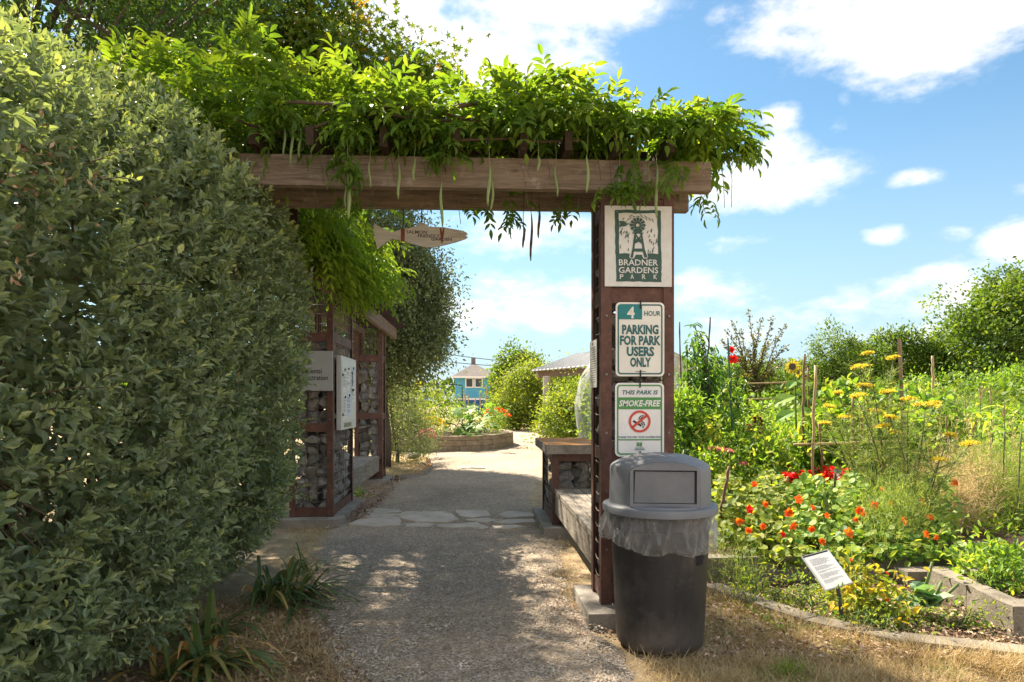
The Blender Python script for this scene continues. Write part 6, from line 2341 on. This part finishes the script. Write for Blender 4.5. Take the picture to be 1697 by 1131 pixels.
# leafy dahlias right of the can
for lab, ells_, base_ in (('light green bushy dahlia without flowers beside the pier', [el(1150, 720, 7.6, .25, .25, .28), el(1130, 690, 7.8, .2, .2, .25)], 1145), ('bushy light green dahlia under the green stake', [el(1215, 740, 7.8, .26, .26, .28), el(1190, 710, 8.2, .26, .2, .3)], 1210),
                          ('pale green leafy plant between amaranth and dahlias', [el(1262, 770, 7.4, .3, .3, .24), el(1285, 745, 8.0, .3, .3, .25)], 1265)):
    flower_bush('dahlia_plant', lab, 'plant', (at(base_, 800, ells_[0][1]).x, ells_[0][1], .14), ells_, 1500, .085, M['gard'], LEAF5, 0, 0, None, .42, group='leafy plants in the bed', parts=40)
t = thing('hollyhock', 'tall thin stem with two red blooms tied to the green stake', 'flower', (at(1213, 790, 8.0).x, 8.0, .14))
mb = MB(); mb.tube([tuple(at(1213, 790, 8.0)), tuple(at(1212, 650, 8.0)), tuple(at(1211, 570, 8.0))], .008, 5, .003); mb.build('stem', M['stem'], t)
for px, py, s_ in ((1211, 580, .05), (1215, 597, .065), (1208, 594, .04)):
    flower(t, at(px, py, 7.97), s_, M['fred'], 6, 2, facing=(0, -1, .3))
m = 90
s = rng.random(m)
P = np.c_[at(1212, 700, 8.0).x + rng.normal(size=m) * .07, 8.0 + rng.normal(size=m) * .07, .3 + 1.5 * s]
foliage(t, P, rng.normal(size=(m, 3)), rnd_dirs(m, .8), .10, .06, rng.random(m), LEAF5, M['gard'])

# ---- sunflower
sf_ = thing('sunflower', 'sunflower with drooping yellow head on thick leafy stalk', 'flower', (at(1318, 760, 8.4).x, 8.4, .14))
top = at(1318, 600, 8.4)
mb = MB(); mb.tube([(top.x - .02, 8.4, .14), (top.x + .01, 8.4, 1.0), (top.x, 8.42, top.z - .04), (top.x, 8.37, top.z + .01)], .014, 6, .009); mb.build('stalk', M['stem'], sf_)
for (px, py, r_, fc) in ((1313, 608, .085, (-.5, -.8, .2)), (1322, 616, .07, (.6, -.7, -.1))):
    c0 = at(px, py, 8.34)
    f_ = Vector(fc).normalized(); o1 = f_.orthogonal().normalized(); o2 = f_.cross(o1)
    mb = MB()
    mb.tube([c0 - f_ * .015, c0 + f_ * .012], r_ * .48, 14)
    hd = mb.build('flower_head', M['twig'], sf_)
    for j in range(20):
        a_ = 2 * math.pi * j / 20 + random.uniform(-.1, .1)
        d_ = o1 * math.cos(a_) + o2 * math.sin(a_)
        V, F = leaf_arrays(np.array([tuple(c0 + d_ * r_ * .4)]), np.array([tuple(d_ + f_ * random.uniform(-.3, .4))]), np.array([tuple(f_)]), r_ * .85, r_ * .3, LEAF5)
        link('petal', npmesh('petal', V, F, M['fyellow'], np.full(5, random.random())), hd)
for px, py, l_, dx_ in ((1290, 665, .30, -1), (1300, 690, .28, -.8), (1335, 640, .22, .7), (1303, 720, .26, -.3), (1342, 690, .24, .8), (1330, 720, .24, .4), (1308, 640, .18, -.6), (1326, 660, .2, .5)):
    p = at(1318, py - 8, 8.4)
    V, F = leaf_arrays(np.array([tuple(p)]), np.array([(dx_, random.uniform(-.5, .2), random.uniform(-.75, .1))]), np.array([(dx_ * .3, -.5, .8)]), l_, l_ * .7, LEAF9)
    link('leaf', npmesh('leaf', V, F, M['squash'], np.full(11, random.uniform(.3, 1))), sf_)

# ---- canes, stakes, trellis rails and tall post
def cane(label, px0, py0, px1, py1, Y, wpx, mat, name='bamboo_cane', group='bamboo canes in the garden'):
    a, b = at(px0, py0, Y), at(px1, py1, Y)
    r_ = wpx / FPX * Y / 2
    mb = MB()
    e = (b - a)
    if py1 > 740:
        b = a + e * 1.12
    n_ = 10
    pts = [a.lerp(b, i / n_) + Vector((random.gauss(0, r_ * .35), random.gauss(0, r_ * .35), 0)) for i in range(n_ + 1)]
    mb.tube(pts, [r_ * (1.15 if i % 2 else .95) for i in range(n_ + 1)], 6)
    tag(mb.build(name, mat, smooth=True), label, 'stake', group)


cane('brown bamboo cane next to the sunflower, leaning toward it', 1333, 587, 1330, 735, 8.0, 4, M['caneold'])
cane('pale bamboo cane crossing the long horizontal rail', 1351, 606, 1345, 850, 7.0, 4.5, M['bamboo'])
cane('brown cane crossing the rail beside the pale cane', 1357, 702, 1367, 815, 6.9, 4, M['caneold'])
cane('thin cane standing between the two crossing canes', 1338, 610, 1342, 760, 8.6, 3, M['caneold'])
cane('brown cane rising out of the white flower clump', 1413, 660, 1413, 810, 7.4, 4, M['caneold'])
cane('darker brown cane at the end of the long rail', 1425, 672, 1430, 760, 7.5, 4, M['caneold'])
cane('short cane stub behind the nasturtium bud', 1305, 790, 1308, 820, 6.8, 3.5, M['bamboo'])
cane('short stick standing among the snapdragons', 1383, 785, 1384, 885, 6.2, 4, M['twig'])
cane('thin cane beyond the tall square post', 1545, 590, 1547, 660, 9.5, 4, M['bamboo'])
cane('grey stick in the fern beside the square post', 1572, 720, 1566, 850, 6.8, 3, M['twig'])
cane('long horizontal bamboo rail tied across the canes', 1316, 737, 1500, 731, 7.0, 4, M['bamboo'], 'trellis_rail', 'bamboo rails')
cane('lower horizontal bamboo rail above the nasturtiums', 1284, 821, 1428, 819, 6.7, 4, M['bamboo'], 'trellis_rail', 'bamboo rails')
cane('slightly tilted bamboo rail under the lower rail', 1340, 815, 1425, 826, 6.75, 3, M['bamboo'], 'trellis_rail', 'bamboo rails')
cane('far horizontal rail behind the sunflower', 1235, 636, 1310, 634, 12, 3, M['bamboo'], 'trellis_rail', 'bamboo rails')
cane('far low rail above the dark red plume', 1220, 662, 1292, 661, 11.5, 2.5, M['bamboo'], 'trellis_rail', 'bamboo rails')
cane('thin green stake holding the red hollyhock', 1206, 560, 1216, 775, 7.9, 3, M['greenstake'], 'plant_stake', 'plant stakes')
cane('rusty leaning rebar stake next to the trash can', 1209, 773, 1190, 875, 5.6, 5, M['rebar'], 'rebar_stake', 'plant stakes')
cane('grey stick poking above the young fruit tree', 1177, 526, 1166, 690, 8.5, 2.6, M['twig'], 'plant_stake', 'plant stakes')
cane('dark short stick near the pier top of the fruit tree', 1126, 534, 1130, 700, 8.4, 2.3, M['twig'], 'plant_stake', 'plant stakes')
cane('thin dark stake left of two in the ferny plants', 1664, 715, 1661, 860, 6.4, 2.4, M['stemdk'], 'plant_stake', 'plant stakes')
cane('thin dark stake further out in the ferny plants', 1692, 715, 1684, 880, 6.2, 2.4, M['stemdk'], 'plant_stake', 'plant stakes')
cane('stake behind the dry ferny stems', 1568, 690, 1570, 800, 7.4, 2.6, M['caneold'], 'plant_stake', 'plant stakes')
a, b = at(1490, 563, 7.5), at(1503, 800, 7.5)
mb = MB(); mb.tube([(b.x, 7.5, .1), tuple(a)], .024, 4); tag(mb.build('garden_post', M['post']), 'tall square timber post among the yellow umbel flowers', 'post')

# ---- fennel with yellow umbels
def umbel(t, p, r_, tilt):
    mb = MB()
    base = Vector(p) - Vector((0, 0, r_ * .55))
    P = []
    n_ = 22
    for i in range(n_):
        a_ = i * 2.4; rr = r_ * math.sqrt((i + .5) / n_)
        q = Vector(p) + Vector((rr * math.cos(a_), rr * math.sin(a_), -rr * rr / r_ * .25 + rr * math.cos(a_) * tilt))
        mb.tube([base, q], .0022, 3)
        for _ in range(9):
            P.append((q.x + random.gauss(0, .013), q.y + random.gauss(0, .013), q.z + random.gauss(0, .004)))
    mb.build('ray', M['stem'], t)
    P = np.array(P)
    foliage(t, P, rng.normal(size=P.shape) * .6 + np.array([0, 0, .4]), rnd_dirs(len(P), .5), .018, .017, rng.random(len(P)), LEAF4, M['fyellow'], name='umbel')
    return base


def fennel(label, basepx, Y, heads, group='tall fennel plants'):
    b0 = at(basepx, 900, Y)
    t = thing('fennel', label, 'plant', (b0.x, Y, .14), group)
    mb = MB()
    T_, Dd = [], []
    for px, py, r_ in heads:
        r_ *= .82
        p = at(px, py, Y + random.gauss(0, .15))
        base = umbel(t, p, r_, random.uniform(-.3, .3))
        q0 = Vector((b0.x + random.gauss(0, .05), Y + random.gauss(0, .05), .14))
        m_ = q0.lerp(base, .5) + Vector(((q0.x - base.x) * .28 + random.gauss(0, .03), 0, .06))
        pts = [q0 * (1 - s) ** 2 + m_ * 2 * s * (1 - s) + base * s * s for s in np.linspace(0, 1, 9)]
        mb.tube(pts, .0095, 6, .003)
        for s in np.linspace(.1, .9, 14):
            q = q0 * (1 - s) ** 2 + m_ * 2 * s * (1 - s) + base * s * s
            for _ in range(2):
                d0 = Vector((random.gauss(0, 1), random.gauss(0, 1), random.uniform(.1, 1.2))).normalized()
                l0 = random.uniform(.10, .26)
                for _ in range(26):
                    ss = random.random()
                    T_.append(tuple(q + d0 * l0 * ss)); Dd.append(tuple(d0 * .6 + Vector((random.gauss(0, .6), random.gauss(0, .6), random.gauss(0, .5)))))
                mb.tube([q, q + d0 * l0], .0022, 3)
    mb.build('stem', M['stemdk'], t, smooth=True)
    T_ = np.array(T_)
    foliage(t, T_, np.array(Dd), rnd_dirs(len(T_)), rng.uniform(.04, .10, len(T_)), .0035, rng.random(len(T_)), THREAD, M['fern'], name='thread_leaves')


fennel('fennel with the tallest yellow umbel, left of the square post', 1452, 6.0, [(1424, 606, .09), (1433, 637, .085), (1420, 654, .075), (1437, 585, .03), (1480, 592, .04), (1448, 680, .05)])
fennel('fennel with the widest yellow umbel, right of the square post', 1500, 5.9, [(1533, 668, .13), (1505, 660, .06), (1470, 648, .07), (1548, 667, .04), (1460, 705, .06), (1482, 715, .05)])
fennel('short fennel with tilted yellow umbel over the ferny plants', 1520, 5.7, [(1605, 733, .09), (1575, 720, .04), (1556, 760, .05), (1475, 690, .05)])
fennel('slim fennel leaning by the bamboo rail', 1440, 6.4, [(1366, 700, .05), (1374, 672, .06), (1400, 690, .05), (1388, 650, .04)])
# fine ferny (asparagus) masses
def ferny(label, ells_, n, base, mat='fern', group='feathery plants', vr=(0, 1), size=(.05, .12)):
    t = thing('asparagus_fern', label, 'plant', base, group)
    P, N, k, Cc = clumps(ells_, max(4, n // 80), 80, .11, .2, zmin=.16)
    D = N * .5 + rng.normal(size=P.shape) * .55 + np.array([0, 0, .35])
    foliage(t, P, D, rnd_dirs(len(P)), rng.uniform(*size, len(P)), rng.uniform(.0032, .0055, len(P)), np.clip(rng.uniform(*vr, len(P)) * .7 + .3 * rng.random(len(Cc))[k], 0, 1), THREAD, M[mat], name='foliage')
    mb = MB()
    for c_ in Cc[::2]:
        b_ = Vector((base[0] + random.gauss(0, .15), base[1] + random.gauss(0, .1), .14))
        mb.tube([b_, b_.lerp(Vector(c_), .5) + Vector((0, 0, .12)), tuple(c_)], .0035, 4, .0015)
    mb.build('stem', M['stem'], t)


ferny('pale feathery asparagus at the picture edge behind two dark stakes', [el(1650, 800, 6.6, .42, .4, .34), el(1690, 830, 6.4, .4, .4, .33), el(1625, 775, 7.0, .28, .3, .28)], 11000, (at(1650, 900, 6.6).x, 6.6, .14))
ferny('dry straw coloured fern patch beside the square post', [el(1590, 800, 6.4, .32, .3, .38), el(1560, 840, 6.2, .3, .3, .28)], 7000, (at(1585, 900, 6.4).x, 6.4, .14), 'straw', vr=(.2, .9))
ferny('green feathery clump hanging over the bed corner', [el(1480, 860, 5.5, .3, .25, .28), el(1440, 920, 5.2, .22, .16, .18)], 6500, (at(1470, 920, 5.4).x, 5.4, .14))
ferny('smoky green fennel cloud beyond the corn', [el(1610, 690, 12, .9, .6, .45), el(1570, 690, 12, .5, .5, .4)], 5000, (at(1600, 760, 12).x, 12, .14), vr=(0, .5), size=(.08, .2))
ferny('silvery feathery tuft at the can side of the bed wall', [el(1200, 962, 4.9, .10, .08, .09), el(1222, 950, 4.95, .09, .08, .07)], 700, (at(1205, 975, 4.9).x, 4.9, .02))
# corn
def corn(label, px, Y, pyt, group='corn stalks'):
    p = at(px, pyt, Y)
    t = thing('corn_plant', label, 'plant', (p.x, Y, .14), group)
    mb = MB(); mb.tube([(p.x, Y, .14), (p.x + .02, Y, p.z * .6), tuple(p)], .012, 6, .005); mb.build('stalk', M['stem'], t)
    for j in range(5):
        mb = MB()
        a_ = random.uniform(0, 6.28)
        q = p + Vector((.10 * math.cos(a_) * (j > 0), .10 * math.sin(a_) * (j > 0), .12 + .06 * (j == 0)))
        mb.tube([p - Vector((0, 0, .05)), p.lerp(q, .6) + Vector((0, 0, .03)), q], .006, 4, .003); mb.build('tassel', M['bamboo'], t)
    for i in range(11):
        z_ = .35 + (p.z - .4) * i / 11
        a_ = i * 2.5 + random.uniform(-.4, .4)
        d_ = Vector((math.cos(a_), math.sin(a_), 0)); sd = Vector((-d_.y, d_.x, 0))
        l_ = random.uniform(.4, .6)
        V, F = [], []
        for j in range(8):
            s = j / 7
            c_ = Vector((p.x, Y, z_)) + d_ * (l_ * s) + Vector((0, 0, .35 * s - .55 * s * s))
            w2 = .022 * (1 - s ** 2.5) + .001
            V += [tuple(c_ - sd * w2), tuple(c_ + Vector((0, 0, -.006))), tuple(c_ + sd * w2)]
        for j in range(7):
            o_ = j * 3
            F += [(o_, o_ + 1, o_ + 4, o_ + 3), (o_ + 1, o_ + 2, o_ + 5, o_ + 4)]
        link('leaf', npmesh('leaf', V, F, M['gard'], np.full(len(V), random.uniform(.4, 1)), smooth=True), t)


for lab, px, Y_, py in (('tasselled corn stalk nearest the umbel flowers', 1600, 8.2, 672), ('corn stalk with the tallest pale tassel', 1624, 8.0, 660), ('corn stalk with straight tassel beside the tallest one', 1642, 8.3, 664), ('corn stalk bending outward at the edge of the row', 1664, 7.9, 688), ('short corn stalk low in front of the row', 1612, 7.6, 712)):
    corn(lab, px, Y_, py)

tree('leafy_thicket', 'mixed green thicket closing the garden beneath the broad tree', 'bush', (14.5, 20, 0),
     [el(1560, 665, 20, 1.1, .9, .75), el(1640, 668, 19, 1.2, .9, .7), el(1700, 660, 20, 1.0, .9, .9), el(1470, 668, 20, 1.0, .9, .6)], 200, 70, .2, .13, M['gard'], LEAF4, .05, wid=.4, tips=16)
# ---- climbing beans on the canes, tall dry stalks
for lab, ells_, px_ in (('broad leaved bean vine climbing the canes behind the bamboo rail', [el(1452, 715, 7.7, .30, .25, .42), el(1440, 770, 7.6, .34, .25, .3)], 1450), ('bean vine on the canes beside the sunflower', [el(1392, 700, 8.2, .26, .25, .40), el(1375, 750, 8.0, .3, .25, .3)], 1390), ('broad leaved vine beyond the widest yellow umbel', [el(1548, 720, 8.0, .34, .25, .40), el(1530, 770, 7.8, .34, .25, .3)], 1540)):
    flower_bush('bean_vine', lab, 'plant', (at(px_, 800, ells_[0][1]).x, ells_[0][1], .14), ells_, 760, .12, M['gard'], LEAF9, 0, 0, None, .72, group='bean vines', parts=60, per=20, spread=.12)
for i, (px_, py0_, py1_, Y_) in enumerate(((1556, 640, 800, 7.2), (1583, 655, 820, 7.0), (1603, 690, 850, 6.3), (1640, 700, 860, 6.1), (1675, 690, 850, 6.5), (1590, 745, 870, 5.9))):
    a, b = at(px_, py0_, Y_), at(px_ + random.gauss(0, 12), py1_, Y_)
    t = thing('dry_stalk', 'pale dry seed stalk standing in the feathery plants', 'stalk', (b.x, Y_, .14), 'dry seed stalks among the feathery plants')
    mb = MB(); mb.tube([(b.x, Y_, .14), tuple(b), tuple(a.lerp(b, .4) + Vector((random.gauss(0, .03), 0, 0))), tuple(a)], .0045, 5, .002); mb.build('stem', M['bamboo'], t)
    m = 120
    s = rng.random(m)
    P = np.array([tuple(a.lerp(b, q)) for q in s]) + rng.normal(size=(m, 3)) * .022
    foliage(t, P, rng.normal(size=(m, 3)) * .6 + np.array([0, 0, .6]), rnd_dirs(m), rng.uniform(.03, .08, m), .006, rng.uniform(.2, .9, m), BLADE, M['straw'], name='seed_head')
# ---- front strip: plaque, cabbage, yellowing plant, weeds
PB = onz(1398, 1035, .0)
pq = thing('plant_plaque', 'tilted white plant information plaque on dark tube stem', 'plaque', PB)
Yp = PB.y - .02
c0 = at(1370, 944, Yp)
Mp = Matrix.Translation(c0) @ Matrix.Rotation(R(-46), 4, 'X') @ front(0, 0, 0) @ Matrix.Rotation(R(15), 4, 'Z')
pw, phh = .195, .245
mb = MB(); mb.prism([(-pw / 2, -phh / 2), (pw / 2, -phh / 2), (pw / 2, phh / 2), (-pw / 2, phh / 2)], .008, Mp @ Matrix.Translation((0, 0, -.008))); mb.build('panel', M['alu'], pq)
mb = MB(); mb.prism([(-pw / 2 + .008, -phh / 2 + .004), (pw / 2 - .006, -phh / 2 + .004), (pw / 2 - .006, phh / 2 - .016), (-pw / 2 + .008, phh / 2 - .016)], .002, Mp @ Matrix.Translation((0, 0, .0005))); mb.build('paper', M['paper'], pq)
mb = MB(); mb.prism([(-pw / 2 + .006, phh / 2 - .013), (pw / 2 - .01, phh / 2 - .013), (pw / 2 - .01, phh / 2 - .004), (-pw / 2 + .006, phh / 2 - .004)], .002, Mp @ Matrix.Translation((0, 0, .0005))); mb.build('clip_strip', M['black'], pq)
mb = MB()
y_ = phh / 2 - .040
for kq, row in enumerate((.55, .72, .9, .85, .8, .9, .7, 0, .6, .9, .9, .7, 0, .9, .35, 0, .9, .95, .9, .85, .3, 0, .9, .95, .7, .4)):
    if row:
        x_ = -pw / 2 + .03
        xe = x_ + (pw - .06) * row
        while x_ < xe:
            w_ = random.uniform(.006, .016)
            mb.prism([(x_, y_), (x_ + w_, y_), (x_ + w_, y_ + .0017), (x_, y_ + .0017)], .0003, Mp @ Matrix.Translation((0, 0, .0026)))
            x_ += w_ + .003
    y_ -= .0066
mb.build('small_print', M['ink'], pq)
s0 = Mp @ Vector((.012, -phh / 2 + .03, -.014))
mb = MB(); mb.tube([tuple(PB + Vector((0, .01, -.05))), tuple(PB.lerp(s0, .55)), tuple(s0)], .0125, 8); mb.build('stem', M['tube'], pq, smooth=R(40))

cb = onz(1530, 1022, .02)
cabbage = thing('cabbage', 'blue green cabbage with two cut stalks at the bed corner', 'vegetable', cb)
mb = MB()
for px0, py0, px1, py1 in ((1530, 985, 1545, 932), (1555, 1000, 1588, 968), (1545, 1000, 1560, 965)):
    a, b = at(px0, py0, cb.y), at(px1, py1, cb.y - .03)
    mb.tube([tuple(a), tuple(a.lerp(b, .5) + Vector((.004, 0, .006))), tuple(b)], .011, 7, .009)
mb.build('stalk', M['stem'], cabbage, smooth=True)
for i in range(26):
    a_ = i * 2.39996
    el_ = .15 + .9 * (i / 26)
    d_ = np.array([math.cos(a_) * math.cos(el_), math.sin(a_) * math.cos(el_), math.sin(el_)])
    p = np.array(cb) + np.array([random.gauss(0, .03), random.gauss(0, .02), .05 + .07 * random.random()])
    l_ = random.uniform(.09, .17)
    V, F = leaf_arrays(p[None], d_[None], np.array([[-d_[0] * .6 + random.gauss(0, .3), -d_[1] * .6 - .2, 1.0]]), l_, l_ * .85, LEAF9)
    V[:, 2] = np.maximum(V[:, 2], .02)
    link('leaf', npmesh('leaf', V, F, M['cabbage'], np.full(11, random.random())), cabbage)
yp = onz(1440, 1030, .02)
flower_bush('yellowing_plant', 'yellowing leafy plant between the plaque and the cabbage', 'plant', tuple(yp), [(yp.x + .06, yp.y + .12, .17, .17, .14, .14), (yp.x + .02, yp.y + .24, .22, .13, .1, .12), (yp.x + .14, yp.y, .09, .12, .09, .08)], 520, .062, M['yellowing'], LEAF9, 5, .022, M['forange'], .5, parts=200, per=26, spread=.08)
for i, (px, py, s_, lab) in enumerate(((1290, 1000, .11, 'low green weed patch before the bed wall'), (1335, 1000, .12, 'small weed tuft left of the plaque stem'), (1230, 1003, .09, 'bright weed nearest the kerb and the can'), (1420, 1040, .08, 'grassy weed tuft at the plaque foot'), (1480, 1045, .10, 'weed tuft between yellowing plant and kerb'), (1250, 985, .06, 'dark weed in the shade of the bed wall'), (1620, 1040, .08, 'weed by the corner of the block bed'), (1365, 985, .10, 'weed growing right behind the plaque stem'))):
    p = onz(px, py, .02)
    flower_bush('weed', lab, 'weed', tuple(p), [(p.x, p.y, .06, s_, s_ * .8, s_ * .75)], 190, .034, M['gard'] if i % 2 else M['shrub'], LEAF5, 0, 0, None, .42, group='weeds in the narrow bed', per=19)
for px, Y_, lab in ((1660, 4.3, 'young vegetable plant in the corner bed at the picture edge'), (1625, 4.55, 'small green seedling clump in the corner bed')):
    p = at(px, 985, Y_)
    flower_bush('vegetable_plant', lab, 'plant', (p.x, Y_, .10), [(p.x, Y_, .20, .13, .12, .12), (p.x + .18, Y_ + .05, .24, .12, .12, .15)], 420, .06, M['gard'], LEAF9, 0, 0, None, .45, parts=60, per=30)
bd = thing('flower_bud', 'single pale yellow bud on a thin stem before the snapdragons', 'flower', (at(1369, 900, 5.5).x, 5.5, .14))
p = at(1371, 826, 5.5)
mb = MB(); mb.tube([(p.x - .01, 5.5, .14), tuple(p)], .005, 5); mb.build('stem', M['twig'], bd)
mb = MB(); mb.tube([p, p + Vector((0, 0, .02)), p + Vector((0, 0, .045)), p + Vector((0, 0, .06))], [.006, .016, .012, .002], 8); mb.build('bud', M['shrub'], bd, smooth=True)
# litter and small leaves over the weedy soil, and under hedge and bench
def scatter(name, n, region, mat, tmpl, size, wid, z=.02, flat_=.25):
    P = []
    while len(P) < n:
        px, py = random.uniform(*region[0]), random.uniform(*region[1])
        p = onz(px, py, z)
        if region[2](p.x, p.y):
            P.append((p.x, p.y, z + random.uniform(0, .012)))
    P = np.array(P)
    m = len(P)
    L = size * rng.uniform(.5, 1.3, m)
    D = rng.normal(size=(m, 3)) * np.array([1, 1, flat_])
    o = link(name, npmesh(name, *leaf_arrays(P, D, np.array([0, 0, 1.0]) + rng.normal(size=(m, 3)) * flat_, L, L * wid, tmpl), mat, np.repeat(rng.random(m), len(tmpl[0]))))
    o['kind'] = 'stuff'


scatter('fallen_leaves', 2600, ((1170, 1690), (965, 1090), lambda x, y: y > 3.4), M['litter'], LEAF5, .035, .5, .03)
scatter('fallen_leaves', 3600, ((200, 640), (985, 1200), lambda x, y: x < path_x(y)[0] + .12), M['litter'], LEAF5, .034, .45, .012)
scatter('fallen_leaves', 1500, ((580, 700), (790, 860), lambda x, y: -1.62 < x < -1.25), M['litter'], LEAF5, .04, .5, .03)
scatter('fallen_leaves', 500, ((880, 1010), (850, 1060), lambda x, y: x > .45), M['litter'], LEAF5, .03, .5, .02)
scatter('fallen_leaves', 800, ((560, 1010), (870, 1140), lambda x, y: True), M['straw'], LEAF5, .022, .35, .026, .12)
scatter('weed_leaves', 3800, ((1180, 1680), (962, 1050), lambda x, y: 3.9 < y < 4.78 and 1.75 < x < 3.05), M['gard'], LEAF5, .028, .45, .02, .45)

# dry grass: blades everywhere dry, thinner at the path
def grass(name, n, region, mat, hl, wd, lean=.7, z=-.015, tuft=22, spread=.05):
    T_ = []
    while len(T_) < n // tuft:
        px, py = random.uniform(*region[0]), random.uniform(*region[1])
        p = onz(px, py, 0)
        if region[2](p.x, p.y):
            T_.append((p.x, p.y))
    T_ = np.repeat(np.array(T_), tuft, 0)
    m = len(T_)
    P = np.c_[T_ + rng.normal(size=(m, 2)) * spread, np.full(m, z)]
    L = rng.uniform(*hl, m) * np.repeat(rng.uniform(.5, 1.3, m // tuft), tuft)
    D = rng.normal(size=(m, 3)) * lean + np.array([0, 0, .55])
    D[:, 2] = np.abs(D[:, 2]) * .9 + .06
    V, F = leaf_arrays(P, D, np.array([0, 0, 1.0]) + rng.normal(size=(m, 3)) * .4, L, wd, BLADE)
    V[:, 2] = np.maximum(V[:, 2], -.02)
    tv = np.repeat(rng.normal(.5, .22, m // tuft), tuft) + rng.normal(size=m) * .14
    o = link(name, npmesh(name, V, F, mat, np.repeat(np.clip(tv, 0, .93), 5)))
    o['kind'] = 'stuff'


def kerb_y(x):
    return np.interp(x, [k0.x - .4, k0.x, k1.x, k2.x, k3.x, 4.6], [5.3, k0.y, k1.y, k2.y, k3.y, 3.35])


grass('dry_grass', 26000, ((1010, 1720), (985, 1260), lambda x, y: x > .85 and y < kerb_y(x) - .02 and math.hypot(x - TX, y - TY) > .27), M['straw'], (.03, .10), .0032, z=-.012)
grass('dry_grass', 5000, ((1150, 1720), (990, 1150), lambda x, y: x > 1.25 and kerb_y(x) - .16 < y < kerb_y(x) - .01), M['straw'], (.08, .17), .0032, .45)
grass('dry_grass', 15000, ((300, 680), (985, 1260), lambda x, y: x < path_x(y)[0] + .10 and x > -1.75), M['straw'], (.03, .10), .003, 1.0)
grass('dry_grass', 3500, ((480, 620), (872, 985), lambda x, y: x < path_x(y)[0] + .10), M['straw'], (.03, .07), .003, 1.0)
grass('dry_grass', 2200, ((880, 1010), (865, 1010), lambda x, y: x > .45 and x < .8), M['straw'], (.025, .06), .003, 1.0)
grass('dry_grass', 4000, ((630, 715), (755, 792), lambda x, y: x < -1.1), M['straw'], (.05, .10), .006, .9)
grass('dry_grass', 2600, ((790, 900), (690, 712), lambda x, y: True), M['straw'], (.15, .3), .02, .9)
grass('dry_grass', 4200, ((1060, 1720), (995, 1250), lambda x, y: x > 1.0 and y < kerb_y(x) - .02 and math.hypot(x - TX, y - TY) > .30 and math.sin(x * 9 + y * 4) * math.sin(y * 13) > .1), M['straw'], (.07, .15), .0028, .55, tuft=38, spread=.03)
grass('dry_grass', 1800, ((360, 640), (1000, 1200), lambda x, y: x < path_x(y)[0] and x > -1.4), M['straw'], (.07, .15), .0028, .7, tuft=36, spread=.03)
grass('green_grass', 1100, ((1150, 1600), (1000, 1130), lambda x, y: y < kerb_y(x) and x > 1.3 and math.sin(x * 7) * math.sin(y * 9) > .35), M['gard'], (.04, .09), .003, .6)
for i, (px, py, lab) in enumerate(((1305, 1118, 'small green grass tuft in the shaded dry grass'), (1105, 1060, 'pale dry grass tuft in front of the barrel'), (1240, 1050, 'tall straw tuft by the barrel'), (1330, 1062, 'bushy straw tuft close to the kerb'), (905, 880, 'small green weed under the bench end'), (598, 822, 'green sprout under the shaded bench'))):
    p = onz(px, py, 0)
    t = thing('grass_tuft', lab, 'grass tuft', p, 'single tufts of grass')
    m = 120 if i != 5 else 26
    P = np.c_[p.x + rng.normal(size=m) * .03, p.y + rng.normal(size=m) * .02, np.full(m, -.01)]
    D = rng.normal(size=(m, 3)) * .42 + np.array([0, 0, 1.0])
    foliage(t, P, D, rnd_dirs(m), rng.uniform(.05, .14, m) * (1.6 if i == 5 else 1), .0032 if i != 5 else .03, rng.uniform(.2, .9, m), BLADE, M['gard'] if i in (0, 4, 5) else M['straw'], name='blades')
tw = onz(637, 1072, .03)
mb = MB(); mb.tube([tuple(tw), (tw.x + .02, tw.y + .07, .035), (tw.x + .07, tw.y + .10, .04)], .004, 5, .003)
tag(mb.build('twig', M['bamboo']), 'small pale curved twig lying on the gravel', 'twig')
